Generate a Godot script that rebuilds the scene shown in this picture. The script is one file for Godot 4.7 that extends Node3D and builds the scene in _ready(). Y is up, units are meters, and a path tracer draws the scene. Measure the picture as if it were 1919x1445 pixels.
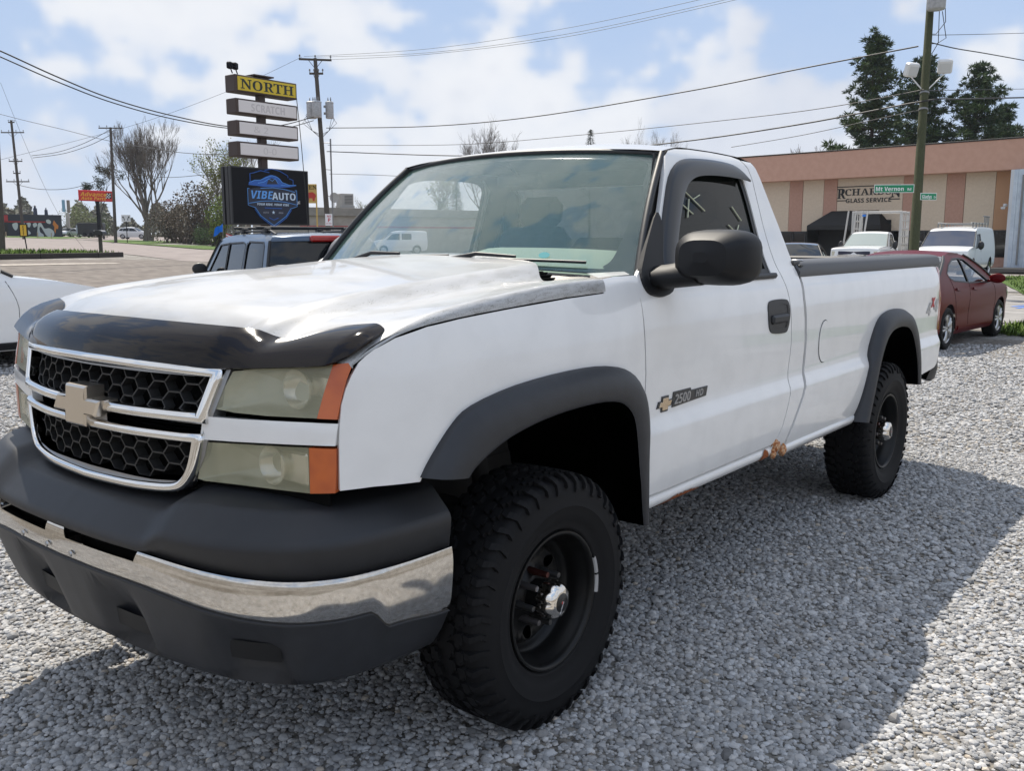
extends Node3D

# ---------------------------------------------------------------- mesh helpers
class MB:
	var v := PackedVector3Array()
	var n := PackedVector3Array()
	var uv := PackedVector2Array()
	var c := PackedColorArray()
	var ix := PackedInt32Array()
	var col := Color(1, 1, 1)
	var xf := Transform3D()

	func vert(p: Vector3, nn: Vector3, u := Vector2.ZERO) -> int:
		v.append(xf * p)
		n.append((xf.basis * nn).normalized())
		uv.append(u)
		c.append(col)
		return v.size() - 1

	func tri(a: int, b: int, d: int) -> void:
		var g := (v[d] - v[a]).cross(v[b] - v[a])
		if g.dot(n[a] + n[b] + n[d]) < 0.0:
			ix.append(a); ix.append(d); ix.append(b)
		else:
			ix.append(a); ix.append(b); ix.append(d)

	func face(p: Array, out: Vector3) -> void: # flat convex polygon
		var k := []
		for q in p:
			k.append(vert(q, out))
		for i in range(1, p.size() - 1):
			tri(k[0], k[i], k[i + 1])

	func flat3(a: Vector3, b: Vector3, d: Vector3) -> void: # triangle, clockwise seen from outside
		var g := (d - a).cross(b - a)
		if g.length_squared() < 1e-16:
			return
		g = g.normalized()
		var i := vert(a, g)
		vert(b, g)
		vert(d, g)
		tri(i, i + 1, i + 2)

	# rows of points -> smooth surface; out is a rough outward direction or INF for "away from axis point ctr"
	func grid(rows: Array, out: Vector3, ctr := Vector3.INF, wrap := false) -> void:
		var R := rows.size()
		var C: int = rows[0].size()
		var base := v.size()
		for r in R:
			for k in C:
				var p: Vector3 = rows[r][k]
				var ku := k - 1
				var kd := k + 1
				if wrap:
					ku = (k - 1 + C - 1) % (C - 1) if k > 0 else C - 2
					kd = 1 if k == C - 1 else k + 1
				else:
					ku = maxi(k - 1, 0)
					kd = mini(k + 1, C - 1)
				var a: Vector3 = rows[r][kd] - rows[r][ku]
				var b: Vector3 = rows[mini(r + 1, R - 1)][k] - rows[maxi(r - 1, 0)][k]
				var g := a.cross(b)
				if g.length_squared() < 1e-18:
					if r > 0 and r < R - 1 or R < 3:
						g = out if out != Vector3.ZERO else Vector3.UP
					else:
						var rr := 1 if r == 0 else R - 2
						var a2: Vector3 = rows[rr][kd] - rows[rr][ku]
						g = a2.cross(b)
				var hint := out
				if ctr != Vector3.INF:
					hint = p - ctr
				vert(p, g.normalized(), Vector2(float(k) / (C - 1), float(r) / (R - 1)))
		# one orientation for all
		var s := 0.0
		for r in R:
			for k in C:
				var i := base + r * C + k
				var h: Vector3 = out if ctr == Vector3.INF else rows[r][k] - ctr
				s += n[i].dot(xf.basis * h)
		if s < 0.0:
			for i in range(base, v.size()):
				n[i] = -n[i]
		for r in R - 1:
			for k in C - 1:
				var i := base + r * C + k
				tri(i, i + 1, i + C + 1)
				tri(i, i + C + 1, i + C)

	func surf(f: Callable, us: Array, vs: Array, out: Vector3) -> void:
		var rows := []
		for b in vs:
			var row := []
			for a in us:
				row.append(f.call(a, b))
			rows.append(row)
		grid(rows, out)

	# a polygon in parameter space laid on the surface f(Vector2) -> Vector3
	func drape(poly: PackedVector2Array, holes: Array, f: Callable, du: float, dv: float, out: Vector3, uvs := Vector2(1, 1), vrows := []) -> void:
		var lo := Vector2(INF, INF)
		var hi := -lo
		for p in poly:
			lo = lo.min(p)
			hi = hi.max(p)
		var nu := maxi(1, int(ceil((hi.x - lo.x) / du)))
		var us := []
		for i in nu + 1:
			us.append(lerpf(lo.x, hi.x, float(i) / nu))
		var vs := []
		if vrows.is_empty():
			var nv := maxi(1, int(ceil((hi.y - lo.y) / dv)))
			for i in nv + 1:
				vs.append(lerpf(lo.y, hi.y, float(i) / nv))
		else:
			vs.append(lo.y)
			for y in vrows:
				if y > lo.y + 0.002 and y < hi.y - 0.002:
					vs.append(y)
			vs.append(hi.y)
		for i in nu:
			for j in vs.size() - 1:
				var cell := PackedVector2Array([Vector2(us[i], vs[j]), Vector2(us[i + 1], vs[j]), Vector2(us[i + 1], vs[j + 1]), Vector2(us[i], vs[j + 1])])
				var parts: Array = Geometry2D.intersect_polygons(poly, cell)
				for h in holes:
					var nxt := []
					for q in parts:
						nxt.append_array(Geometry2D.clip_polygons(q, h))
					parts = nxt
				for q in parts:
					if q.size() < 3 or Geometry2D.is_polygon_clockwise(q) and false:
						continue
					var t := Geometry2D.triangulate_polygon(q)
					var base := v.size()
					for p in q:
						drop(p, f, out, uvs)
					for k in range(0, t.size(), 3):
						tri(base + t[k], base + t[k + 1], base + t[k + 2])

	func drop(p: Vector2, f: Callable, out: Vector3, uvs := Vector2(1, 1)) -> int:
		var o: Vector3 = f.call(p)
		var g := nrm(p, f, out)
		return vert(o, g, p * uvs)

	func nrm(p: Vector2, f: Callable, out: Vector3) -> Vector3:
		var e := 0.004
		var a: Vector3 = f.call(p + Vector2(e, 0)) - f.call(p - Vector2(e, 0))
		var b: Vector3 = f.call(p + Vector2(0, e)) - f.call(p - Vector2(0, e))
		var g := a.cross(b).normalized()
		if g.dot(out) < 0.0:
			g = -g
		return g

	# the edge of a draped polygon turned inwards by depth
	func rim(poly: PackedVector2Array, f: Callable, depth: float, out: Vector3, step := 0.03) -> void:
		var ctr := Vector2.ZERO
		for p in poly:
			ctr += p / poly.size()
		var cw := Geometry2D.is_polygon_clockwise(poly)
		for i in poly.size():
			var a := poly[i]
			var b := poly[(i + 1) % poly.size()]
			var m := maxi(1, int(ceil(a.distance_to(b) / step)))
			var d := (b - a).normalized()
			var side := Vector2(d.y, -d.x)
			if cw:
				side = -side
			for k in m:
				var p := a.lerp(b, float(k) / m)
				var q := a.lerp(b, float(k + 1) / m)
				var P: Vector3 = f.call(p)
				var Q: Vector3 = f.call(q)
				var np := nrm(p, f, out)
				var nq := nrm(q, f, out)
				var o3: Vector3 = f.call(p + side * 0.004) - P
				if o3.length_squared() < 1e-12:
					continue
				face([P, Q, Q - nq * depth, P - np * depth], o3.normalized())

	func box(ctr: Vector3, size: Vector3, bev := 0.0, b := Basis()) -> void:
		var h := size / 2.0
		var e := minf(bev, minf(h.x, minf(h.y, h.z)) * 0.95)
		var keep := xf
		xf = xf * Transform3D(b, ctr)
		for ax in 3:
			for s in [-1.0, 1.0]:
				var o := Vector3.ZERO
				o[ax] = s
				var i1 := (ax + 1) % 3
				var i2 := (ax + 2) % 3
				var q := []
				for t in [[-1, -1], [1, -1], [1, 1], [-1, 1]]:
					var p := Vector3.ZERO
					p[ax] = s * h[ax]
					p[i1] = t[0] * (h[i1] - e)
					p[i2] = t[1] * (h[i2] - e)
					q.append(p)
				face(q, o)
		if e > 0.0:
			for ax in 3:
				var i1 := (ax + 1) % 3
				var i2 := (ax + 2) % 3
				for s1 in [-1.0, 1.0]:
					for s2 in [-1.0, 1.0]:
						var q := []
						for t in [[-1, 0], [1, 0], [1, 1], [-1, 1]]:
							var p := Vector3.ZERO
							p[ax] = t[0] * (h[ax] - e)
							p[i1] = s1 * (h[i1] - (e if t[1] == 1 else 0.0))
							p[i2] = s2 * (h[i2] - (0.0 if t[1] == 1 else e))
							q.append(p)
						var o := Vector3.ZERO
						o[i1] = s1
						o[i2] = s2
						face(q, o.normalized())
			for sx in [-1.0, 1.0]:
				for sy in [-1.0, 1.0]:
					for sz in [-1.0, 1.0]:
						face([Vector3(sx * h.x, sy * (h.y - e), sz * (h.z - e)), Vector3(sx * (h.x - e), sy * h.y, sz * (h.z - e)), Vector3(sx * (h.x - e), sy * (h.y - e), sz * h.z)], Vector3(sx, sy, sz).normalized())
		xf = keep

	func tube(path: Array, rad, sides := 8, caps := true) -> void:
		var rows := []
		var up := Vector3.UP
		var side := Vector3.ZERO
		for i in path.size():
			var t: Vector3 = (path[mini(i + 1, path.size() - 1)] - path[maxi(i - 1, 0)]).normalized()
			if side == Vector3.ZERO:
				side = t.cross(up if absf(t.y) < 0.9 else Vector3.RIGHT).normalized()
			else:
				side = (side - t * side.dot(t)).normalized()
			var o := t.cross(side)
			var r: float = rad[i] if rad is Array else rad
			var row := []
			for k in sides + 1:
				var a := TAU * k / sides
				row.append([path[i] + (side * cos(a) + o * sin(a)) * r, side * cos(a) + o * sin(a)])
			rows.append(row)
		var base := v.size()
		for r in rows.size():
			for k in sides + 1:
				vert(rows[r][k][0], rows[r][k][1], Vector2(float(k) / sides, float(r)))
		for r in rows.size() - 1:
			for k in sides:
				var i := base + r * (sides + 1) + k
				tri(i, i + 1, i + sides + 2)
				tri(i, i + sides + 2, i + sides + 1)
		if caps:
			for e in [0, rows.size() - 1]:
				var q := []
				for k in sides:
					q.append(rows[e][k][0])
				var d: Vector3 = path[e] - path[1 if e == 0 else e - 1]
				face(q, d.normalized())

	# profile of Vector2(radius, height) turned about the y axis of t
	func lathe(prof: Array, t: Transform3D, sides := 24, smooth := true) -> void:
		var keep := xf
		xf = xf * t
		for i in prof.size() - 1:
			var a: Vector2 = prof[i]
			var b: Vector2 = prof[i + 1]
			var d := (b - a)
			if d.length() < 1e-7:
				continue
			var nn := Vector2(d.y, -d.x).normalized()
			var na := nn
			var nb := nn
			if smooth:
				if i > 0:
					var d0: Vector2 = (a - prof[i - 1]).normalized()
					if d0.dot(d.normalized()) > 0.6:
						na = (nn + Vector2(d0.y, -d0.x)).normalized()
				if i < prof.size() - 2:
					var d1: Vector2 = (prof[i + 2] - b).normalized()
					if d1.dot(d.normalized()) > 0.6:
						nb = (nn + Vector2(d1.y, -d1.x)).normalized()
			var base := v.size()
			for k in sides + 1:
				var w := TAU * k / sides
				var e := Vector3(cos(w), 0, sin(w))
				vert(e * a.x + Vector3.UP * a.y, e * na.x + Vector3.UP * na.y, Vector2(float(k) / sides, 0))
				vert(e * b.x + Vector3.UP * b.y, e * nb.x + Vector3.UP * nb.y, Vector2(float(k) / sides, 1))
			for k in sides:
				var j := base + k * 2
				tri(j, j + 1, j + 3)
				tri(j, j + 3, j + 2)
		xf = keep

	# polygon in the xy plane of t pushed out along its z by depth, edges chamfered
	func prism(poly: PackedVector2Array, depth: float, t := Transform3D(), bev := 0.0, back := true) -> void:
		var keep := xf
		xf = xf * t
		if Geometry2D.is_polygon_clockwise(poly):
			poly = poly.duplicate()
			poly.reverse()
		var top := poly
		if bev > 0.0:
			var off := Geometry2D.offset_polygon(poly, -bev)
			if off.size() == 1:
				top = off[0]
		var tr := Geometry2D.triangulate_polygon(top)
		var base := v.size()
		for p in top:
			vert(Vector3(p.x, p.y, depth), Vector3.BACK, p)
		for k in range(0, tr.size(), 3):
			tri(base + tr[k], base + tr[k + 1], base + tr[k + 2])
		if back:
			tr = Geometry2D.triangulate_polygon(poly)
			base = v.size()
			for p in poly:
				vert(Vector3(p.x, p.y, 0), Vector3.FORWARD, p)
			for k in range(0, tr.size(), 3):
				tri(base + tr[k], base + tr[k + 1], base + tr[k + 2])
		for i in poly.size():
			var a := poly[i]
			var b := poly[(i + 1) % poly.size()]
			var d := (b - a).normalized()
			var o := Vector3(d.y, -d.x, 0)
			face([Vector3(a.x, a.y, 0), Vector3(b.x, b.y, 0), Vector3(b.x, b.y, depth - bev), Vector3(a.x, a.y, depth - bev)], o)
		if bev > 0.0 and top != poly:
			for i in poly.size(): # chamfer ring, joined to the nearest point of the inset outline
				var a := poly[i]
				var b := poly[(i + 1) % poly.size()]
				var ia := near(top, a)
				var ib := near(top, b)
				var d := (b - a).normalized()
				var o := Vector3(d.y, -d.x, 1).normalized()
				face([Vector3(a.x, a.y, depth - bev), Vector3(b.x, b.y, depth - bev), Vector3(top[ib].x, top[ib].y, depth), Vector3(top[ia].x, top[ia].y, depth)], o)
		xf = keep

	func near(poly: PackedVector2Array, p: Vector2) -> int:
		var best := 0
		for i in poly.size():
			if poly[i].distance_squared_to(p) < poly[best].distance_squared_to(p):
				best = i
		return best

	func mesh(mat: Material) -> ArrayMesh:
		var a := []
		a.resize(Mesh.ARRAY_MAX)
		a[Mesh.ARRAY_VERTEX] = v
		a[Mesh.ARRAY_NORMAL] = n
		a[Mesh.ARRAY_TEX_UV] = uv
		a[Mesh.ARRAY_COLOR] = c
		a[Mesh.ARRAY_INDEX] = ix
		var m := ArrayMesh.new()
		m.add_surface_from_arrays(Mesh.PRIMITIVE_TRIANGLES, a)
		if mat:
			m.surface_set_material(0, mat)
		return m

	func put(called: String, mat: Material, parent: Node3D) -> MeshInstance3D:
		var o := MeshInstance3D.new()
		o.name = called
		if ix.size():
			o.mesh = mesh(mat)
		parent.add_child(o, true)
		return o


func pv(a: Array) -> PackedVector2Array:
	var r := PackedVector2Array()
	for i in range(0, a.size(), 2):
		r.append(Vector2(a[i], a[i + 1]))
	return r


# open polyline of flat numbers, made smooth
func curve2(a: Array, per := 5, closed := false) -> PackedVector2Array:
	var p := pv(a)
	var r := PackedVector2Array()
	var m := p.size()
	for i in (m if closed else m - 1):
		var p0 := p[(i - 1 + m) % m] if closed else p[maxi(i - 1, 0)]
		var p1 := p[i]
		var p2 := p[(i + 1) % m]
		var p3 := p[(i + 2) % m] if closed else p[mini(i + 2, m - 1)]
		for k in per:
			r.append(p1.cubic_interpolate(p2, p0, p3, float(k) / per))
	if not closed:
		r.append(p[m - 1])
	return r


func pch(xs: Array, ys: Array, x: float) -> float: # monotone cubic
	var m := xs.size()
	if x <= xs[0]:
		return ys[0]
	if x >= xs[m - 1]:
		return ys[m - 1]
	var i := 0
	while x > xs[i + 1]:
		i += 1
	var h: float = xs[i + 1] - xs[i]
	var d: float = (ys[i + 1] - ys[i]) / h
	var s0 := d
	var s1 := d
	if i > 0:
		var dp: float = (ys[i] - ys[i - 1]) / (xs[i] - xs[i - 1])
		s0 = 0.0 if dp * d <= 0.0 else 2.0 * dp * d / (dp + d)
	if i < m - 2:
		var dn: float = (ys[i + 2] - ys[i + 1]) / (xs[i + 2] - xs[i + 1])
		s1 = 0.0 if dn * d <= 0.0 else 2.0 * dn * d / (dn + d)
	var t: float = (x - xs[i]) / h
	var t2 := t * t
	var t3 := t2 * t
	return ys[i] * (2 * t3 - 3 * t2 + 1) + h * s0 * (t3 - 2 * t2 + t) + ys[i + 1] * (-2 * t3 + 3 * t2) + h * s1 * (t3 - t2)


func circle2(c: Vector2, r: float, m := 20, r2 := 0.0) -> PackedVector2Array:
	var q := PackedVector2Array()
	for k in m:
		q.append(c + Vector2(cos(TAU * k / m) * r, sin(TAU * k / m) * (r2 if r2 > 0.0 else r)))
	return q


func mirror_x() -> Transform3D:
	return Transform3D(Basis(Vector3(-1, 0, 0), Vector3(0, 1, 0), Vector3(0, 0, 1)), Vector3.ZERO)


# ---------------------------------------------------------------- naming
func tag(o: Node, label: String, category: String, group := "") -> Node:
	o.set_meta("label", label)
	o.set_meta("category", category)
	if group:
		o.set_meta("group", group)
	return o


func thing(called: String, label: String, category: String, at := Vector3.ZERO, turn := 0.0, group := "") -> Node3D:
	var o := Node3D.new()
	o.name = called
	add_child(o, true)
	o.position = at
	o.rotation.y = turn
	tag(o, label, category, group)
	return o


func struct(o: Node) -> Node:
	o.set_meta("kind", "structure")
	return o


func stuff(o: Node) -> Node:
	o.set_meta("kind", "stuff")
	return o


# ---------------------------------------------------------------- materials
func lin(r: float, g := -1.0, b := -1.0) -> Color:
	if g < 0.0:
		return Color(r, r, r).linear_to_srgb()
	return Color(r, g, b).linear_to_srgb()


func mat(c: Color, rough := 0.8, metal := 0.0, coat := 0.0) -> StandardMaterial3D:
	var m := StandardMaterial3D.new()
	m.albedo_color = c
	m.roughness = rough
	m.metallic = metal
	if coat > 0.0:
		m.clearcoat_enabled = true
		m.clearcoat = coat
		m.clearcoat_roughness = 0.04
	return m


func glass(c: Color, a: float, rough := 0.02) -> StandardMaterial3D:
	var m := StandardMaterial3D.new()
	m.albedo_color = Color(c.r, c.g, c.b, a)
	m.transparency = BaseMaterial3D.TRANSPARENCY_ALPHA
	m.roughness = rough
	return m


func noise(freq: float, seed_: int, type := FastNoiseLite.TYPE_SIMPLEX_SMOOTH, oct := 4) -> FastNoiseLite:
	var f := FastNoiseLite.new()
	f.noise_type = type
	f.frequency = freq
	f.seed = seed_
	f.fractal_type = FastNoiseLite.FRACTAL_FBM if oct > 1 else FastNoiseLite.FRACTAL_NONE
	f.fractal_octaves = oct
	return f


func ramp(stops: Array) -> Gradient: # offset, linear grey or colour
	var g := Gradient.new()
	var offs := PackedFloat32Array()
	var cols := PackedColorArray()
	for s in stops:
		offs.append(s[0])
		cols.append(s[1] if s[1] is Color else lin(s[1]))
	g.offsets = offs
	g.colors = cols
	return g


func ntex(f: FastNoiseLite, size: int, g: Gradient = null, normal := false, strength := 4.0) -> NoiseTexture2D:
	var t := NoiseTexture2D.new()
	t.width = size
	t.height = size
	t.seamless = true
	t.generate_mipmaps = false
	t.noise = f
	if g:
		t.color_ramp = g
	t.as_normal_map = normal
	t.bump_strength = strength
	return t


func tri_mat(tex: Texture2D, scale: float, rough := 0.9, c := Color(1, 1, 1), bump: Texture2D = null, cm := 1.0) -> StandardMaterial3D:
	var m := mat(c, rough)
	m.albedo_texture = tex
	m.uv1_triplanar = true
	m.uv1_world_triplanar = true
	m.uv1_scale = Vector3.ONE * scale
	if bump:
		m.heightmap_enabled = true
		m.heightmap_texture = bump
		m.heightmap_scale = cm
	return m


func text(called: String, s: String, fnt: String, height: float, depth: float, m: Material, parent: Node3D, t: Transform3D, wide := 1.0, bold := true, italic := false) -> MeshInstance3D:
	var tm := TextMesh.new()
	var f := SystemFont.new()
	f.font_names = PackedStringArray([fnt])
	if bold:
		f.font_weight = 700
	tm.font = f
	tm.text = s
	tm.font_size = 64
	tm.pixel_size = height / 64.0 / 0.72
	tm.depth = depth
	tm.curve_step = 2.0
	tm.material = m
	var o := MeshInstance3D.new()
	o.name = called
	o.mesh = tm
	parent.add_child(o, true)
	var b := Basis(Vector3(wide, 0, 0), Vector3(0.22 if italic else 0.0, 1, 0), Vector3(0, 0, 1))
	o.transform = t * Transform3D(b, Vector3.ZERO)
	return o

# ---------------------------------------------------------------- camera, sky, sun
const EYE := Vector3(2.613, 1.536, 2.273)
const YAW := -2.469
const PITCH := -0.156
const FOC := 1733.96

func axes() -> Array:
	var fw := Vector3(sin(YAW) * cos(PITCH), sin(PITCH), cos(YAW) * cos(PITCH))
	var r := fw.cross(Vector3.UP).normalized()
	return [fw, r, r.cross(fw)]


func at(px: float, py: float, d: float) -> Vector3: # a point of the place, d metres ahead
	var a := axes()
	return EYE + (a[0] + a[1] * ((px - 959.5) / FOC) - a[2] * ((py - 722.5) / FOC)) * d


const HS := [-30.0, 6.0, 10.0, 17.2, 19.4, 28.0, 47.0, 57.0, 120.0]
const HV := [0.0, 0.0, 0.12, 0.6, 0.72, 0.92, 1.32, 1.6, 3.0]

func ty(x: float, z: float) -> float: # the lie of the land
	var s := -x * 0.8 + z * 0.6
	var i := 0
	while i < 7 and s > HS[i + 1]:
		i += 1
	var h := lerpf(HV[i], HV[i + 1], clampf((s - HS[i]) / (HS[i + 1] - HS[i]), 0.0, 1.0))
	return h * smoothstep(-6.0, -22.0, x) - 0.10 * smoothstep(-9.5, -12.5, z) * smoothstep(-14.0, -8.0, x)


func gp(x: float, z: float, up := 0.0) -> Vector3:
	return Vector3(x, ty(x, z) + up, z)


var blobs := []
var sky_fbm: FastNoiseLite
var sky_fine: FastNoiseLite
var sky_big: FastNoiseLite

func sky_at(d: Vector3, fine: bool) -> Color:
	var el := maxf(d.y, 0.0)
	var k := pow(1.0 - el, 5.0)
	var blue := Color(0.36, 0.53, 0.84).lerp(Color(0.60, 0.72, 0.90), k)
	# clouds: a layer seen in perspective, plus the larger heaps
	var q := Vector3(d.x, d.y * 1.5, d.z)
	var f := sky_fbm.get_noise_3dv(q * 100.0)
	var g := sky_big.get_noise_3dv(q * 100.0)
	var den := f * 0.85 + g * 0.6 + 0.17
	var dark := 0.0
	var lit := 0.0
	for b in blobs:
		var e: Vector3 = d - b[0]
		var u: float = e.dot(b[1]) / b[3]
		var w: float = e.dot(b[2]) / b[4]
		var r2 := u * u + w * w
		if r2 < 5.0 and d.dot(b[0]) > 0.0:
			var a := exp(-r2 * 1.4)
			den += a * b[5]
			dark += a * b[6]
			lit += a * b[7]
	if fine:
		den += sky_fine.get_noise_3dv(q * 100.0) * 0.52
	else:
		den += sky_fine.get_noise_3dv(q * 100.0) * 0.52
	var cov := smoothstep(-0.02, 0.20, den) * 0.86 + 0.14 * smoothstep(-0.9, 0.1, den)
	var thick := smoothstep(0.35, 1.0, den + g * 0.2)
	var white := Color(0.84, 0.87, 0.93).lerp(Color(0.98, 0.98, 0.99), clampf(lit + smoothstep(0.1, 0.5, den) * 0.6, 0.0, 1.0))
	var grey := Color(0.42, 0.49, 0.66)
	var cl := white.lerp(grey, clampf(thick * 0.50 + dark + 0.35 * smoothstep(0.0, 0.5, -sky_big.get_noise_3dv(q * 260.0)), 0.0, 0.95))
	var c := blue.lerp(cl, cov * 0.93)
	# haze towards the horizon and the glow of the sun
	c = c.lerp(Color(0.76, 0.83, 0.93), pow(1.0 - el, 14.0) * 0.7)
	var sun := Vector3(-0.475, 0.826, -0.305).normalized()
	var s := maxf(0.0, d.dot(sun))
	c = c * (1.0 + 0.55 * pow(s, 12.0))
	return c * SKY_GAIN


func blob(px: float, py: float, w: float, h: float, den: float, dark := 0.0, lit := 0.0) -> void:
	var a := axes()
	var p := (at(px, py, 1.0) - EYE).normalized()
	var r: Vector3 = p.cross(Vector3.UP).normalized()
	blobs.append([p, r, r.cross(p), w / FOC, h / FOC, den, dark, lit])


func make_sky() -> Sky:
	sky_fbm = noise(0.021, 5, FastNoiseLite.TYPE_SIMPLEX_SMOOTH, 5)
	sky_big = noise(0.011, 11, FastNoiseLite.TYPE_SIMPLEX_SMOOTH, 2)
	sky_fine = noise(0.12, 23, FastNoiseLite.TYPE_SIMPLEX_SMOOTH, 5)
	# white heaps left of the sign
	blob(330, 60, 170, 90, 0.85, 0.0, 0.5)
	blob(470, 130, 150, 90, 0.85, 0.0, 0.6)
	blob(250, 20, 200, 60, 0.6, 0.1, 0.3)
	blob(40, 40, 120, 60, 0.7, 0.1, 0.4)
	blob(420, 200, 120, 60, 0.4, 0.1, 0.3)
	blob(700, 190, 70, 50, 0.6, 0.0, 0.5)
	blob(650, 230, 120, 40, 0.6, 0.0, 0.4)
	# blue gap at the left edge, paler blue above the pole
	blob(60, 140, 130, 50, -1.0)
	blob(180, 190, 110, 35, -0.7)
	blob(80, 250, 200, 40, -0.3)
	blob(560, 130, 30, 90, -0.25)
	blob(840, 210, 180, 60, -0.45)
	blob(860, 90, 200, 90, 0.35, 0.12)
	blob(640, 60, 120, 60, 0.15, 0.05)
	blob(955, 40, 45, 25, 0.8, 0.0, 0.5)
	blob(700, 25, 50, 30, 0.5, 0.0, 0.3)
	# the heap behind the cab: bright rim, blue-grey base
	blob(1070, 140, 34, 70, 0.9, -0.2, 0.9)
	blob(1140, 50, 70, 40, 0.9, -0.2, 0.9)
	blob(1250, 20, 120, 40, 0.6, 0.0, 0.5)
	blob(1380, 70, 70, 34, 0.9, -0.3, 0.9)
	blob(1200, 130, 90, 60, 0.5, 0.3)
	blob(1300, 165, 170, 48, 0.1, 0.62)
	blob(1150, 195, 60, 40, -0.35, 0.3)
	blob(1500, 40, 110, 55, 0.6, 0.55)
	blob(1600, 10, 120, 30, 0.5, 0.3)
	blob(1500, 215, 200, 55, 0.6, -0.1, 0.3)
	blob(1660, 130, 120, 70, 0.5, 0.0, 0.3)
	blob(1850, 80, 140, 120, 0.5, 0.12, 0.1)
	blob(1420, 130, 60, 60, 0.35, 0.05, 0.2)
	var lo := Image.create_empty(1024, 512, false, Image.FORMAT_RGBF)
	for y in 256:
		var el := PI / 2.0 - PI * (y + 0.5) / 512.0
		for x in 1024:
			lo.set_pixel(x, y, sky_at(pano(x, 1024.0, el), false))
	lo.fill_rect(Rect2i(0, 256, 1024, 256), Color(0.2, 0.19, 0.18))
	lo.resize(4096, 2048, Image.INTERPOLATE_BILINEAR)
	# the part of the sky before the camera in full detail
	for y in range(780, 1024):
		var el := PI / 2.0 - PI * (y + 0.5) / 2048.0
		for x in range(X0, X0 + 900):
			var xx := posmod(x, 4096)
			lo.set_pixel(xx, y, sky_at(pano(xx, 4096.0, el), true))
	var m := PanoramaSkyMaterial.new()
	m.panorama = ImageTexture.create_from_image(lo)
	var s := Sky.new()
	s.sky_material = m
	return s

var X0 := 0
const SKY_GAIN := 0.77

func pano(x: float, w: float, el: float) -> Vector3: # Godot's equirectangular layout: the centre column looks along -z
	var th := (x + 0.5) / w * TAU - PI
	return Vector3(sin(th) * cos(el), sin(el), -cos(th) * cos(el))


func make_env() -> void:
	var cam := Camera3D.new()
	cam.name = "camera"
	cam.fov = 45.24
	cam.far = 2000.0
	cam.near = 0.05
	add_child(cam)
	var a := axes()
	cam.transform = Transform3D(Basis(a[1], a[2], -a[0]), EYE)
	cam.current = true
	var f: Vector3 = a[0]
	X0 = int((atan2(f.x, -f.z) + PI) / TAU * 4096.0) - 450
	var e := Environment.new()
	e.background_mode = Environment.BG_SKY
	e.sky = make_sky()
	e.tonemap_mode = Environment.TONE_MAPPER_LINEAR
	e.tonemap_exposure = 1.3
	e.sdfgi_enabled = true
	e.ssao_enabled = true
	e.ssil_enabled = true
	e.fog_enabled = true
	e.fog_density = 0.0002
	e.fog_light_color = Color(0.86, 0.9, 0.96)
	var we := WorldEnvironment.new()
	we.name = "world_environment"
	we.environment = e
	add_child(we)
	var sun := DirectionalLight3D.new()
	sun.name = "sun"
	sun.light_energy = 1.6
	sun.light_color = Color(1.0, 0.965, 0.91)
	sun.light_angular_distance = 0.5
	sun.shadow_enabled = true
	add_child(sun)
	var dir := Vector3(0.575, -1.0, 0.37).normalized()
	sun.look_at_from_position(Vector3.ZERO, dir, Vector3.UP)

# ---------------------------------------------------------------- ground
func strip(called: String, outline: PackedVector2Array, up: float, step: float, m: Material) -> MeshInstance3D:
	var b := MB.new()
	b.drape(outline, [], func(p): return gp(p.x, p.y, up), step, step, Vector3.UP)
	return b.put(called, m, self)


func steps(list: Array) -> Array: # from, to, step triples
	var r := []
	for s in list:
		var x: float = s[0]
		while x < s[1] - 1e-6:
			r.append(x)
			x += s[2]
	r.append(list[-1][1])
	return r


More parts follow.
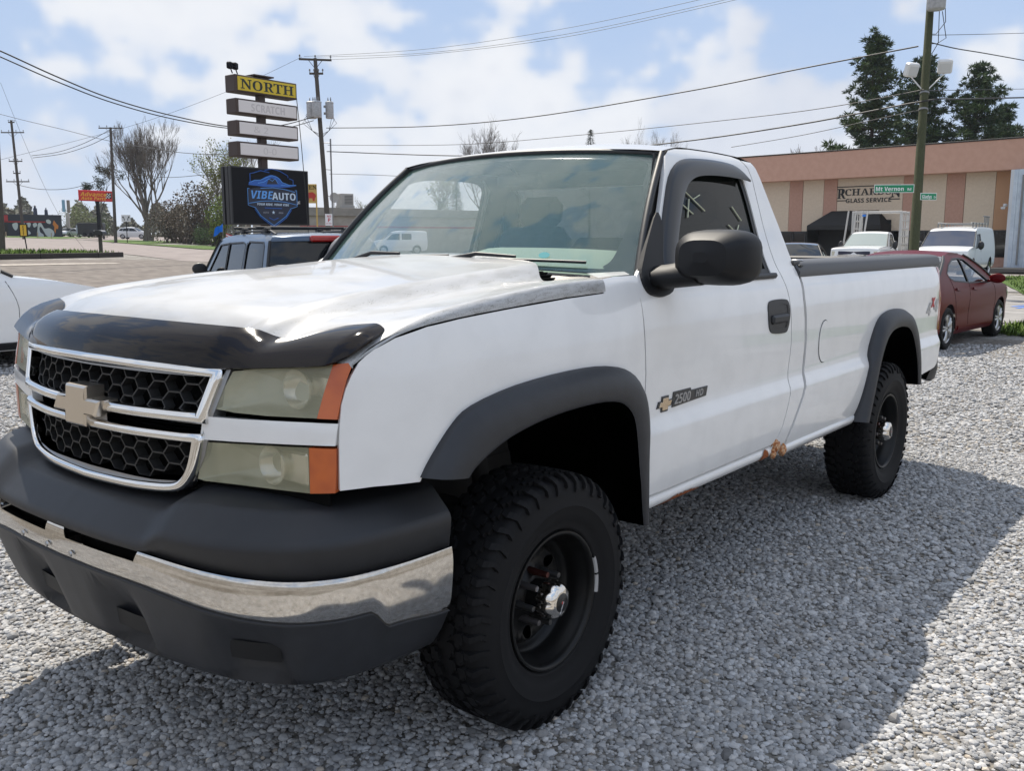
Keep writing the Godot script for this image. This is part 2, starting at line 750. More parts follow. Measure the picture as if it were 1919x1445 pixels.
func make_ground() -> void:
	var cell := noise(0.035, 3, FastNoiseLite.TYPE_CELLULAR, 2)
	cell.cellular_return_type = FastNoiseLite.RETURN_CELL_VALUE
	cell.cellular_distance_function = FastNoiseLite.DISTANCE_EUCLIDEAN
	var cd := noise(0.035, 3, FastNoiseLite.TYPE_CELLULAR, 2)
	cd.cellular_return_type = FastNoiseLite.RETURN_DISTANCE
	var gt := ntex(cell, 1024, ramp([[0.0, Color(0.36, 0.35, 0.34)], [0.35, Color(0.49, 0.485, 0.47)], [0.6, Color(0.58, 0.575, 0.565)], [1.0, Color(0.70, 0.69, 0.68)]]))
	var gb := ntex(cd, 1024, ramp([[0.0, 1.0], [1.0, 0.0]]))
	var gm := tri_mat(gt, 1.0 / 1.1, 0.95, Color(0.96, 0.95, 0.94), gb, 1.2)
	var gmac := ntex(noise(0.01, 8, FastNoiseLite.TYPE_SIMPLEX_SMOOTH, 5), 512, ramp([[0.25, Color(0.78, 0.76, 0.73)], [0.7, Color(1.0, 1.0, 1.0)]]))
	gm.detail_enabled = true
	gm.detail_albedo = gmac
	gm.detail_blend_mode = BaseMaterial3D.BLEND_MODE_MUL
	gm.detail_uv_layer = BaseMaterial3D.DETAIL_UV_2
	gm.uv2_triplanar = true
	gm.uv2_world_triplanar = true
	gm.uv2_scale = Vector3.ONE / 9.0
	var b := MB.new()
	var xs := steps([[-460.0, -140.0, 40.0], [-140.0, -10.0, 2.0], [-10.0, 20.0, 1.0], [20.0, 320.0, 50.0]])
	var zs := steps([[-460.0, -120.0, 40.0], [-120.0, -10.0, 2.0], [-10.0, 20.0, 1.0], [20.0, 320.0, 50.0]])
	b.surf(func(x, z): return gp(x, z), xs, zs, Vector3.UP)
	struct(b.put("gravel_ground", gm, self))

	# worn asphalt of the lot and the road
	var asp := ntex(noise(0.02, 31, FastNoiseLite.TYPE_SIMPLEX_SMOOTH, 6), 1024, ramp([[0.2, Color(0.315, 0.285, 0.265)], [0.5, Color(0.375, 0.345, 0.32)], [0.8, Color(0.43, 0.40, 0.375)]]))
	var fine := ntex(noise(0.25, 32, FastNoiseLite.TYPE_SIMPLEX_SMOOTH, 3), 512, ramp([[0.2, 0.25], [0.8, 1.0]]))
	var am := tri_mat(asp, 1.0 / 14.0, 0.9, Color(1, 1, 1), fine, 0.5)
	var apron := curve2([-9.5, 40, -10.5, 10, -14.0, 1, -13.2, -2.6, -14.5, -9.0, -19.5, -17.0, -26.0, -27.0, -34.0, -42.0, -47.0, -36.0, -42.5, -27.5, -38.2, -22.5, -36.6, -17.0, -35.0, -10.0, -32.0, 10.0, -30.0, 40.0], 3)
	struct(strip("asphalt_lot", apron, 0.012, 1.5, am))
	var rt := ntex(noise(0.012, 35, FastNoiseLite.TYPE_SIMPLEX_SMOOTH, 6), 1024, ramp([[0.2, Color(0.43, 0.395, 0.385)], [0.8, Color(0.505, 0.47, 0.455)]]))
	var rm := tri_mat(rt, 1.0 / 20.0, 0.9, Color(1, 1, 1), fine, 0.4)
	var road := pv([-47.0, 80.0, -48.0, 30.0, -48.6, -14.0, -48.3, -25.0, -41.0, -23.0, -37.2, -22.6, -34.0, -34.0, -28.0, -60.0, -24.0, -90.0, -40.0, -90.0, -51.0, -52.0, -57.0, -36.5, -78.0, -43.5, -101.0, -51.6, -113.5, -53.0, -125.0, -51.5, -160.0, -30.0, -160.0, 80.0])
	struct(strip("road", road, 0.02, 2.0, rm))
	var far_lot := pv([-113.5, -54.5, -125.0, -53.5, -230.0, -40.0, -260.0, -160.0, -150.0, -130.0, -118.0, -96.0, -104.0, -78.0, -108.0, -66.0, -113.0, -61.5, -101.0, -54.0])
	struct(strip("far_parking_lot", far_lot, 0.03, 4.0, rm))
	var conc := tri_mat(ntex(noise(0.02, 41), 512, ramp([[0.2, Color(0.55, 0.52, 0.48)], [0.8, Color(0.66, 0.63, 0.6)]])), 0.2, 0.9)
	struct(strip("pale_pavement_edge", pv([-31.2, -12.0, -33.0, -15.8, -33.9, -17.8, -34.3, -17.7, -33.6, -15.6, -31.9, -11.8]), 0.024, 0.6, conc))
	# grass
	var gcol := ntex(noise(0.05, 51, FastNoiseLite.TYPE_SIMPLEX_SMOOTH, 5), 512, ramp([[0.2, Color(0.21, 0.30, 0.07)], [0.5, Color(0.27, 0.38, 0.08)], [0.8, Color(0.35, 0.45, 0.12)]]))
	var grm := tri_mat(gcol, 0.5, 0.95, Color(1, 1, 1), ntex(noise(0.3, 52), 512), 3.0)
	var verges := [
		["grass_verge", pv([-101.0, -51.9, -57.5, -37.2, -53.5, -44.0, -58.0, -52.0, -82.0, -46.2, -106.0, -70.0, -113.0, -61.0]), 0.05],
		["grass_verge", pv([-125.0, -51.4, -113.0, -52.7, -137.4, -70.7, -165.0, -74.0, -190.0, -40.0, -160.0, -29.0]), 0.05],
		["grass_strip", pv([-38.6, -7.0, -37.8, -14.4, -40.2, -20.6, -43.0, -21.5, -48.0, -19.2, -48.0, -5.0]), 0.03],
		["grass_patch", pv([-2.7, -28.9, -1.2, -27.4, 5.0, -31.0, 5.0, -46.0, -5.4, -45.5, -6.5, -43.2]), 0.03],
		["grass_patch", pv([-1.2, -16.2, 0.3, -14.9, 0.9, -13.4, 6.0, -12.4, 8.0, -16.5, -0.6, -17.7]), 0.03],
		["grass_patch", pv([-12.6, -2.0, -10.6, -3.6, -12.0, -6.2, -14.5, -9.0, -13.6, -2.7]), 0.03],
	]
	for q in verges:
		struct(strip(q[0], q[1], q[2], 1.5, grm))
	var side_road := mat(lin(0.32, 0.31, 0.31), 0.9)
	side_road = tri_mat(ntex(noise(0.02, 61, FastNoiseLite.TYPE_SIMPLEX_SMOOTH, 5), 512, ramp([[0.2, Color(0.46, 0.45, 0.44)], [0.8, Color(0.55, 0.54, 0.53)]])), 0.12, 0.9, Color(1, 1, 1), fine, 0.4)
	struct(strip("side_road", pv([-1.0, -18.0, -0.3, -17.4, 8.0, -17.0, 30.0, -16.0, 30.0, -28.0, 8.0, -27.5, -1.3, -27.3, -2.9, -28.6, -12.0, -31.0, -30.0, -35.0, -33.0, -30.0, -22.0, -25.0, -8.0, -20.5]), 0.018, 1.5, side_road))
	struct(strip("building_forecourt", pv([-7.2, -43.4, -3.0, -30.4, -12.0, -31.4, -30.0, -35.4, -34.0, -42.0, -28.0, -58.0, -21.0, -58.0]), 0.016, 2.0, side_road))
	# painted survey marks on the side road
	var blue := mat(lin(0.04, 0.16, 0.55), 0.8)
	var mk := MB.new()
	var o := hit_px(1895, 577)
	for s in [[0, 0, 0.25, 0.5], [0.25, 0.5, 0.45, 0.05], [0.45, 0.05, 0.6, 0.55], [0.75, 0.5, 0.85, 0.1], [0.2, -0.25, 0.3, 0.15], [0.95, 0.45, 1.15, 0.1], [1.1, 0.5, 1.0, 0.0]]:
		var p := o + Vector3(s[0], 0, -s[1] * 2.0)
		var r := o + Vector3(s[2], 0, -s[3] * 2.0)
		p.y = ty(p.x, p.z) + 0.026
		r.y = ty(r.x, r.z) + 0.026
		var w := (r - p).cross(Vector3.UP).normalized() * 0.05
		mk.face([p - w, p + w, r + w, r - w], Vector3.UP)
	struct(mk.put("blue_survey_paint", blue, self))
	gravel()
	tufts()


func hit_px(px: float, py: float) -> Vector3:
	var d := at(px, py, 1.0) - EYE
	var t := 2.0
	while t < 400.0:
		var p := EYE + d * t
		if p.y < ty(p.x, p.z):
			return p
		t *= 1.004
	return EYE + d * t


func stone_mesh() -> ArrayMesh:
	var rng := RandomNumberGenerator.new()
	rng.seed = 77
	var b := MB.new()
	var t := (1.0 + sqrt(5.0)) / 2.0
	var p := []
	for q in [[-1, t, 0], [1, t, 0], [-1, -t, 0], [1, -t, 0], [0, -1, t], [0, 1, t], [0, -1, -t], [0, 1, -t], [t, 0, -1], [t, 0, 1], [-t, 0, -1], [-t, 0, 1]]:
		p.append(Vector3(q[0], q[1], q[2]).normalized() * rng.randf_range(0.78, 1.15))
	for f in [[0, 11, 5], [0, 5, 1], [0, 1, 7], [0, 7, 10], [0, 10, 11], [1, 5, 9], [5, 11, 4], [11, 10, 2], [10, 7, 6], [7, 1, 8], [3, 9, 4], [3, 4, 2], [3, 2, 6], [3, 6, 8], [3, 8, 9], [4, 9, 5], [2, 4, 11], [6, 2, 10], [8, 6, 7], [9, 8, 1]]:
		var a: Vector3 = p[f[0]]
		var c: Vector3 = p[f[1]]
		var d: Vector3 = p[f[2]]
		var g := (c - a).cross(d - a).normalized()
		if g.dot(a) < 0:
			g = -g
		# slightly rounded: corner normals lean towards the centre line
		var k0 := b.vert(a, g * 0.9 + a * 0.14)
		b.vert(c, g * 0.75 + c * 0.35)
		b.vert(d, g * 0.75 + d * 0.35)
		b.tri(k0, k0 + 1, k0 + 2)
	var m := mat(Color(1, 1, 1), 0.9)
	m.vertex_color_use_as_albedo = true
	return b.mesh(m)


func gravel() -> void:
	var rng := RandomNumberGenerator.new()
	rng.seed = 4
	var buf := PackedFloat32Array()
	var cnt := 0
	var a := axes()
	var f: Vector3 = a[0]
	var az := atan2(f.x, f.z)
	var lay := [[0.9, 4.2, 6800.0, 0.0122], [4.2, 7.5, 4600.0, 0.0132], [7.5, 12.5, 1500.0, 0.017], [12.5, 19.0, 480.0, 0.023]]
	for L in lay:
		var half: float = 0.86 if L[0] < 4.0 else 0.72
		var area: float = half * (L[1] * L[1] - L[0] * L[0])
		var m := int(area * L[2])
		for i in m:
			var r := sqrt(rng.randf_range(L[0] * L[0], L[1] * L[1]))
			var w: float = az + rng.randf_range(-half, half)
			var x := EYE.x + sin(w) * r
			var z := EYE.z + cos(w) * r
			if z < -13.2 - (x + 1.5) * 0.6 or x < -12.5:
				continue
			var s: float = L[3] * (0.42 + 0.78 * pow(rng.randf(), 1.8))
			if rng.randf() < 0.03:
				s *= 1.5
			var q := Basis(Vector3(rng.randf_range(-1, 1), rng.randf_range(-1, 1), rng.randf_range(-1, 1)).normalized(), rng.randf() * TAU)
			var sq := Basis(Vector3.UP, rng.randf() * TAU) * Basis.from_scale(Vector3(s * rng.randf_range(0.85, 1.35), s * rng.randf_range(0.5, 0.85), s)) * q
			var y := ty(x, z) + s * rng.randf_range(-0.1, 0.55)
			var g := 0.215 + 0.25 * pow(rng.randf(), 1.2) - (0.10 if rng.randf() < 0.08 else 0.0)
			var warm := rng.randf_range(-0.02, 0.03)
			if rng.randf() < 0.015:
				warm = 0.14
			buf.append_array(PackedFloat32Array([sq.x.x, sq.y.x, sq.z.x, x, sq.x.y, sq.y.y, sq.z.y, y, sq.x.z, sq.y.z, sq.z.z, z, g * (1 + warm), g, g * (1.0 - warm * 1.2), 1.0]))
			cnt += 1
	var mm := MultiMesh.new()
	mm.transform_format = MultiMesh.TRANSFORM_3D
	mm.use_colors = true
	mm.mesh = stone_mesh()
	mm.instance_count = cnt
	mm.buffer = buf
	var o := MultiMeshInstance3D.new()
	o.name = "gravel_stones"
	o.multimesh = mm
	add_child(o, true)
	stuff(tag(o, "loose pale grey crushed gravel spread all round the truck", "gravel"))


# grass blades along the near edges of the grass
func tufts() -> void:
	var rng := RandomNumberGenerator.new()
	rng.seed = 9
	var beds := [
		["grass_blades", "bright green grass blades beside the red sedan's front wheel", Rect2(-1.0, -17.4, 4.0, 3.4), 2600, 0.07, 0.16, func(x, z): return z < -15.2 - (x - 0.0) * -0.2 and z > -17.4],
		["grass_blades", "mown green grass before the tan building", Rect2(-6.0, -44.5, 9.0, 16.0), 5000, 0.06, 0.12, func(x, z): return x > -6.2 + (z + 43.5) * -0.24 * -1.0 and true],
		["weeds", "low weeds and rough grass behind the timber kerb by the mailbox", Rect2(-44.5, -21.4, 6.5, 12.0), 5200, 0.1, 0.34, func(x, z): return x < -37.9 + (z + 14.4) * 0.39],
	]
	for q in beds:
		var b := MB.new()
		var R: Rect2 = q[2]
		for i in q[3]:
			var x := R.position.x + rng.randf() * R.size.x
			var z := R.position.y + rng.randf() * R.size.y
			if not q[6].call(x, z):
				continue
			var h := rng.randf_range(q[4], q[5])
			var w := h * 0.22
			var d := Vector3(rng.randf_range(-1, 1), 0, rng.randf_range(-1, 1)).normalized()
			var p := gp(x, z, 0.02)
			var s := d.cross(Vector3.UP) * w
			b.col = Color(0.06, 0.11, 0.015).lerp(Color(0.14, 0.22, 0.035), rng.randf())
			b.face([p - s, p + s, p + Vector3.UP * h + d * h * 0.5], (d + Vector3.UP).normalized())
		var m := mat(Color(1, 1, 1), 0.8)
		m.vertex_color_use_as_albedo = true
		stuff(tag(b.put(q[0], m, self), q[1], "grass" if q[0] != "weeds" else "weeds"))

# ---------------------------------------------------------------- the white pickup
const YSA := [0.45, 0.52, 0.58, 0.70, 0.80, 0.835, 0.905, 0.94, 1.05, 1.20, 1.30, 1.38, 1.42, 1.50, 1.60, 1.75, 1.87, 1.92]
const XSA := [0.90, 0.915, 0.955, 0.977, 0.984, 0.985, 0.962, 0.959, 0.962, 0.958, 0.945, 0.915, 0.893, 0.862, 0.830, 0.782, 0.738, 0.70]
const YSB := [0.45, 0.55, 0.70, 0.85, 1.00, 1.15, 1.25, 1.32, 1.37, 1.41, 1.43]
const XSB := [0.90, 0.935, 0.962, 0.970, 0.970, 0.966, 0.957, 0.942, 0.925, 0.900, 0.88]
const ROWS := [0.5, 0.54, 0.58, 0.62, 0.66, 0.70, 0.74, 0.78, 0.81, 0.825, 0.835, 0.845, 0.86, 0.88, 0.895, 0.905, 0.915, 0.93, 0.95, 0.98, 1.02, 1.06, 1.1, 1.14, 1.18, 1.22, 1.26, 1.3, 1.33, 1.36, 1.38, 1.4, 1.42, 1.45, 1.5, 1.55, 1.6, 1.65, 1.7, 1.75, 1.8, 1.83, 1.86, 1.88, 1.9]

var xa := PackedFloat32Array()
var xb := PackedFloat32Array()

func sx(z: float, y: float) -> float:
	if xa.is_empty():
		for i in 800:
			xa.append(pch(YSA, XSA, 0.4 + i * 0.002))
			xb.append(pch(YSB, XSB, 0.4 + i * 0.002))
	var k := clampf((y - 0.4) / 0.002, 0.0, 798.0)
	var i := int(k)
	var a := lerpf(xa[i], xa[i + 1], k - i)
	if z > -0.70:
		var b := lerpf(xb[i], xb[i + 1], k - i)
		a = lerpf(a, b, smoothstep(-0.70, -0.35, z)) if y < 1.43 else a
	if z > 0.45:
		var t := (z - 0.45) / 0.40
		a -= 0.12 * t * t
	if z < -4.3:
		var t2 := (-4.3 - z) / 0.2
		a -= 0.012 * t2 * t2
	return a


func sp(p: Vector2) -> Vector3: # (z, y) on the left flank
	return Vector3(sx(p.x, p.y), p.y, p.x)


const FXA := [0.0, 0.2, 0.4, 0.55, 0.70, 0.80, 0.885, 0.905, 0.92]
const FZA := [0.972, 0.962, 0.928, 0.887, 0.846, 0.816, 0.785, 0.76, 0.72]

func fz(x: float, y: float) -> float:
	return pch(FXA, FZA, absf(x)) - maxf(0.0, y - 1.08) * 0.22


func fp(p: Vector2) -> Vector3:
	return Vector3(p.x, p.y, fz(p.x, p.y))


const BXA := [0.0, 0.3, 0.6, 0.8, 0.9, 0.94, 0.955, 0.957]
const BZA := [1.088, 1.078, 1.035, 0.945, 0.83, 0.70, 0.56, 0.46]
var bplan: PackedVector2Array

# point of the bumper's plan outline, t from -1 to 1, moved inwards by ins
func bp(t: float, ins: float, y: float) -> Vector3:
	if bplan.is_empty():
		bplan = curve2([0.0, 1.088, 0.3, 1.078, 0.6, 1.035, 0.8, 0.945, 0.9, 0.83, 0.94, 0.70, 0.955, 0.56, 0.957, 0.46], 8)
	var k := absf(t) * (bplan.size() - 1)
	var i := mini(int(k), bplan.size() - 2)
	var p := bplan[i].lerp(bplan[i + 1], k - i)
	var d := (bplan[i + 1] - bplan[i]).normalized()
	var o := Vector2(-d.y, d.x)
	if o.dot(Vector2(0.3, 1.0)) < 0:
		o = -o
	p -= o * ins
	return Vector3(p.x * (1.0 if t >= 0.0 else -1.0), y, p.y)


func bt_of(x: float) -> float: # t where the plan outline has that x (for |x| < 0.93)
	bp(0.0, 0.0, 0.0)
	for i in bplan.size() - 1:
		if bplan[i + 1].x >= absf(x):
			return (i + (absf(x) - bplan[i].x) / maxf(1e-6, bplan[i + 1].x - bplan[i].x)) / (bplan.size() - 1) * signf(x)
	return signf(x)


var M := {}

func truck_materials() -> void:
	M.white = mat(lin(0.74, 0.75, 0.755), 0.32, 0.0, 0.8)
	# faint grime in the paint
	var gt := ntex(noise(0.006, 71, FastNoiseLite.TYPE_SIMPLEX_SMOOTH, 4), 1024, ramp([[0.2, 0.725], [0.6, 0.765], [1.0, 0.775]]))
	M.white.albedo_color = Color(1, 1, 0.995)
	M.white.albedo_texture = gt
	M.white.uv1_triplanar = true
	M.white.uv1_scale = Vector3.ONE * 0.8
	M.black = mat(lin(0.022, 0.023, 0.026), 0.55)
	var grain := ntex(noise(0.4, 72, FastNoiseLite.TYPE_SIMPLEX_SMOOTH, 2), 256)
	for k in ["black", "flare"]:
		var c := lin(0.021, 0.023, 0.028) if k == "flare" else lin(0.015, 0.016, 0.019)
		M[k] = tri_mat(ntex(noise(0.02, 73, FastNoiseLite.TYPE_SIMPLEX_SMOOTH, 5), 512, ramp([[0.2, 0.75], [0.8, 1.0]])), 1.5, 0.5, c, grain, 0.03)
		M[k].uv1_world_triplanar = false
	M.mirror = mat(lin(0.010, 0.0105, 0.012), 0.5)
	M.mirror.metallic_specular = 0.36
	M.dark = mat(lin(0.006), 0.9)
	M.dark.metallic_specular = 0.1
	M.under = mat(lin(0.034, 0.031, 0.028), 0.9)
	M.chrome = mat(lin(0.78, 0.77, 0.75), 0.08, 1.0)
	M.chrome_dull = tri_mat(ntex(noise(0.05, 74, FastNoiseLite.TYPE_SIMPLEX_SMOOTH, 5), 512, ramp([[0.2, Color(0.76, 0.745, 0.72)], [0.8, Color(0.83, 0.815, 0.795)]])), 2.0, 0.10)
	M.chrome_dull.metallic = 1.0
	M.roof = mat(lin(0.45, 0.455, 0.46), 0.35, 0.0, 0.5)  # the white paint, darkened to offset direct sun on the roof
	M.gloss = mat(lin(0.007, 0.005, 0.005), 0.05)
	M.gloss.metallic_specular = 0.36
	M.rubber = mat(lin(0.0085, 0.0085, 0.0092), 0.7)
	M.rubber.metallic_specular = 0.3
	M.rim = mat(lin(0.007), 0.35)
	M.rim.metallic_specular = 0.35
	M.lens = StandardMaterial3D.new()
	M.lens.albedo_color = Color(1, 1, 1, 0.42)
	M.lens.albedo_texture = ntex(noise(0.009, 77, FastNoiseLite.TYPE_SIMPLEX_SMOOTH, 3), 512, ramp([[0.2, Color(0.64, 0.63, 0.51)], [0.8, Color(0.73, 0.715, 0.60)]]))
	M.lens.uv1_triplanar = true
	M.lens.uv1_scale = Vector3.ONE * 2.2
	M.lens.transparency = BaseMaterial3D.TRANSPARENCY_ALPHA
	M.lens.roughness = 0.3
	M.lens.clearcoat_enabled = true
	M.lens.clearcoat = 0.6
	M.lens.clearcoat_roughness = 0.15
	M.amber = tri_mat(ntex(noise(0.008, 75, FastNoiseLite.TYPE_SIMPLEX_SMOOTH, 3), 512, ramp([[0.25, Color(0.66, 0.30, 0.13)], [0.75, Color(0.76, 0.38, 0.15)]])), 2.0, 0.2)
	M.amber.clearcoat_enabled = true
	M.amber.clearcoat = 0.5
	M.rust = tri_mat(ntex(noise(0.06, 76, FastNoiseLite.TYPE_SIMPLEX_SMOOTH, 5), 512, ramp([[0.2, Color(0.22, 0.09, 0.04)], [0.5, Color(0.55, 0.27, 0.10)], [0.8, Color(0.75, 0.50, 0.28)]])), 6.0, 0.95)
	M.windshield = glass(lin(0.16, 0.30, 0.27), 0.15)
	M.added_pane = glass(lin(0.10, 0.24, 0.20), 0.07)
	M.tint = glass(lin(0.008, 0.010, 0.009), 0.86)
	M.tint.metallic_specular = 0.27
	M.frit = mat(lin(0.006), 0.2)
	M.trim = mat(lin(0.05, 0.05, 0.048), 0.8)
	M.dash = mat(lin(0.30, 0.43, 0.33), 0.75)  # the green cast of the windshield glass is put into this colour
	M.cloth = mat(lin(0.035, 0.035, 0.036), 0.95)
	M.headliner = mat(lin(0.12, 0.115, 0.105), 0.95)
	M.red = mat(lin(0.30, 0.012, 0.012), 0.15, 0.0, 0.5)
	M.silver = mat(lin(0.45), 0.35, 1.0)
	M.steel_white = mat(lin(0.62), 0.5)


func sided(truck: Node3D, called: String, m: Material, f: Callable) -> Array: # the same part for the left and the right flank
	var r := []
	for s in 2:
		var b := MB.new()
		if s == 1:
			b.xf = mirror_x()
		f.call(b)
		r.append(b.put(called, m, truck))
	return r


func both(truck: Node3D, called: String, m: Material, f: Callable) -> MeshInstance3D: # one part that spans both halves
	var b := MB.new()
	f.call(b)
	b.xf = mirror_x()
	f.call(b)
	return b.put(called, m, truck)


func panel(b: MB, poly: PackedVector2Array, holes: Array, depth := 0.018, f: Callable = sp, out := Vector3.RIGHT) -> void:
	b.drape(poly, holes, f, 0.06, 0.06, out, Vector2(1, 1), ROWS if f == sp else [])
	b.rim(poly, f, depth, out)
	for h in holes:
		var q: PackedVector2Array = h.duplicate()
		# the edge of a hole faces into the hole
		var ctr := Vector2.ZERO
		for p in q:
			ctr += p / q.size()
		var cw := Geometry2D.is_polygon_clockwise(q)
		for i in q.size():
			var a := q[i]
			var c := q[(i + 1) % q.size()]
			var d := (c - a).normalized()
			var side := Vector2(d.y, -d.x)
			if not cw:
				side = -side
			var P: Vector3 = f.call(a)
			var Q: Vector3 = f.call(c)
			var nn := b.nrm(a, f, out)
			var o3: Vector3 = f.call(a + side * 0.004) - P
			b.face([P, Q, Q - nn * depth, P - nn * depth], o3.normalized())


func make_truck() -> void:
	truck_materials()
	var t := thing("pickup_truck", "white lifted pickup truck with black fender flares parked on gravel in the foreground", "pickup truck")
	var front_arch := curve2([0.580, 0.922, 0.557, 0.958, 0.523, 0.998, 0.468, 1.050, 0.390, 1.088, 0.192, 1.12, -0.077, 1.133, -0.291, 1.125, -0.424, 1.091, -0.505, 1.028, -0.540, 0.918, -0.538, 0.806, -0.532, 0.708, -0.527, 0.609, -0.527, 0.54], 3)
	var front_in := curve2([0.450, 0.905, 0.425, 0.925, 0.375, 0.950, 0.315, 0.972, 0.240, 0.992, 0.105, 1.012, -0.060, 1.022, -0.230, 1.018, -0.335, 0.995, -0.400, 0.940, -0.425, 0.86, -0.440, 0.77, -0.455, 0.69, -0.466, 0.61, -0.478, 0.54], 3)
	var rear_arch := curve2([-2.826, 0.545, -2.862, 0.617, -2.925, 0.760, -2.99, 0.913, -3.075, 1.045, -3.18, 1.108, -3.36, 1.133, -3.56, 1.125, -3.70, 1.085, -3.80, 1.01, -3.87, 0.90, -3.915, 0.78, -3.93, 0.68, -3.94, 0.63], 3)
	var rear_in := curve2([-2.905, 0.535, -2.945, 0.617, -3.005, 0.745, -3.07, 0.875, -3.145, 0.965, -3.235, 1.010, -3.37, 1.030, -3.53, 1.022, -3.63, 0.99, -3.71, 0.925, -3.775, 0.84, -3.82, 0.755, -3.845, 0.67, -3.855, 0.63], 3)
	# ---- fender
	var fender := pv([0.789, 0.918, 0.789, 0.974, 0.788, 1.028, 0.785, 1.081, 0.778, 1.134, 0.766, 1.173, 0.751, 1.204, 0.731, 1.235, 0.712, 1.251, 0.690, 1.265, 0.629, 1.290, 0.527, 1.312, 0.403, 1.324, 0.28, 1.332, 0.165, 1.339, 0.0, 1.347, -0.111, 1.353, -0.330, 1.360, -0.342, 1.368, -0.345, 1.405, -0.44, 1.412, -0.585, 1.412, -0.580, 1.39, -0.552, 1.335, -0.546, 1.23, -0.552, 1.07, -0.548, 0.95, -0.545, 0.90, -0.532, 0.80, -0.522, 0.70, -0.518, 0.555])
	for i in range(front_arch.size() - 1, -1, -1):
		fender.append(front_arch[i] + Vector2(0.0 if i > 3 else -0.0, -0.012))
	fender.append(Vector2(0.709, 0.918))
	# the arch opening leaves a sliver behind the flare
	sided(t, "fender", M.white, func(b): 
		panel(b, fender, [])
		# top flange by the cowl
		b.grid([[Vector3(0.898, 1.411, -0.345), Vector3(0.84, 1.424, -0.36), Vector3(0.79, 1.418, -0.44)], [Vector3(0.893, 1.414, -0.45), Vector3(0.84, 1.424, -0.47), Vector3(0.79, 1.418, -0.52)], [Vector3(0.888, 1.415, -0.56), Vector3(0.84, 1.424, -0.60), Vector3(0.785, 1.418, -0.66)]], Vector3.UP))
	# ---- doors
	var door := pv([-0.60, 1.415, -0.562, 1.39, -0.554, 1.335, -0.554, 1.23, -0.560, 1.07, -0.556, 0.95, -0.552, 0.90, -0.540, 0.80, -0.529, 0.70, -0.524, 0.612, -1.70, 0.612, -1.745, 0.630, -1.785, 0.685, -1.825, 0.79, -1.853, 0.90, -1.870, 1.0, -1.876, 1.072, -1.872, 1.17, -1.857, 1.271, -1.838, 1.345, -1.826, 1.40, -1.815, 1.5, -1.808, 1.6, -1.812, 1.7, -1.820, 1.8, -1.812, 1.86, -1.775, 1.897, -1.70, 1.908, -1.5, 1.912, -1.3, 1.910, -1.17, 1.902, -1.10, 1.890, -1.055, 1.868, -0.99, 1.78, -0.89, 1.65, -0.785, 1.52])
	var win := curve2([-0.735, 1.375, -0.80, 1.49, -0.875, 1.60, -0.95, 1.70, -1.02, 1.780, -1.10, 1.832, -1.21, 1.862, -1.40, 1.872, -1.60, 1.868, -1.685, 1.848, -1.725, 1.80, -1.735, 1.70, -1.735, 1.55, -1.735, 1.46, -1.735, 1.378], 2)
	var doors := sided(t, "door", M.white, func(b): panel(b, door, [win]))
	for s in 2:
		var D: Node3D = doors[s]
		var X := Transform3D() if s == 0 else mirror_x()
		var wf := func(p): return sp(p) + Vector3(-0.014, 0, 0)
		var b := MB.new()
		b.xf = X
		b.drape(win, [], wf, 0.2, 0.1, Vector3.RIGHT)
		b.put("window_glass", M.tint if s == 0 else glass(lin(0.03, 0.04, 0.04), 0.10), D)
		# rubber round the glass and the sill strip
		b = MB.new()
		b.xf = X
		var inner: PackedVector2Array = Geometry2D.offset_polygon(win, -0.03)[0]
		b.drape(win, [inner], func(p): return sp(p) + Vector3(-0.006, 0, 0), 0.1, 0.1, Vector3.RIGHT)
		var sill := []
		for z in [-0.735, -1.0, -1.3, -1.6, -1.752]:
			sill.append(sp(Vector2(z, 1.378)) + Vector3(0.006, 0, 0))
		b.tube(sill, 0.014, 6)
		b.put("window_seal", M.black, D)
		# rain guard over the window
		if s == 1:
			continue
		b = MB.new()
		b.xf = X
		var go := curve2([-0.775, 1.40, -0.80, 1.475, -0.872, 1.59, -0.95, 1.695, -1.02, 1.778, -1.10, 1.833, -1.21, 1.865, -1.40, 1.876, -1.60, 1.872, -1.70, 1.852, -1.745, 1.815], 3)
		var gi := curve2([-0.85, 1.40, -0.885, 1.46, -0.955, 1.56, -1.03, 1.655, -1.10, 1.728, -1.17, 1.772, -1.26, 1.796, -1.41, 1.806, -1.58, 1.806, -1.69, 1.800, -1.748, 1.795], 3)
		var rows := []
		for k in [[0.0, -0.008], [0.02, 0.012], [0.2, 0.020], [0.5, 0.026], [0.8, 0.026], [1.0, 0.022]]:
			var row := []
			for i in go.size():
				row.append(sp(go[i].lerp(gi[i], k[0])) + Vector3(k[1], 0, 0))
			rows.append(row)
		b.grid(rows, Vector3.RIGHT)
		b.put("window_visor", M.black if false else mat(lin(0.02, 0.021, 0.023), 0.3), D)
		# handle
		b = MB.new()
		b.xf = X
		var hf := func(p): return sp(p) + Vector3(0.004, 0, 0)
		var ho := curve2([-1.615, 1.255, -1.66, 1.272, -1.80, 1.270, -1.845, 1.25, -1.853, 1.19, -1.83, 1.135, -1.79, 1.118, -1.66, 1.125, -1.622, 1.15, -1.612, 1.20], 4, true)
		var hi: PackedVector2Array = Geometry2D.offset_polygon(ho, -0.022)[0]
		b.drape(ho, [hi], hf, 0.03, 0.03, Vector3.RIGHT)
		b.rim(ho, hf, 0.012, Vector3.RIGHT)
		b.drape(hi, [], func(p): return sp(p) + Vector3(0.0015, 0, 0), 0.1, 0.1, Vector3.RIGHT)
		var hb := MB.new()
		b.box(sp(Vector2(-1.735, 1.185)) + Vector3(0.004, 0, 0), Vector3(0.026, 0.040, 0.185), 0.01)
		b.put("door_handle", M.black, D)
		# mirror
		b = MB.new()
		b.xf = X
		var rows2 := []
		var cx := 1.135
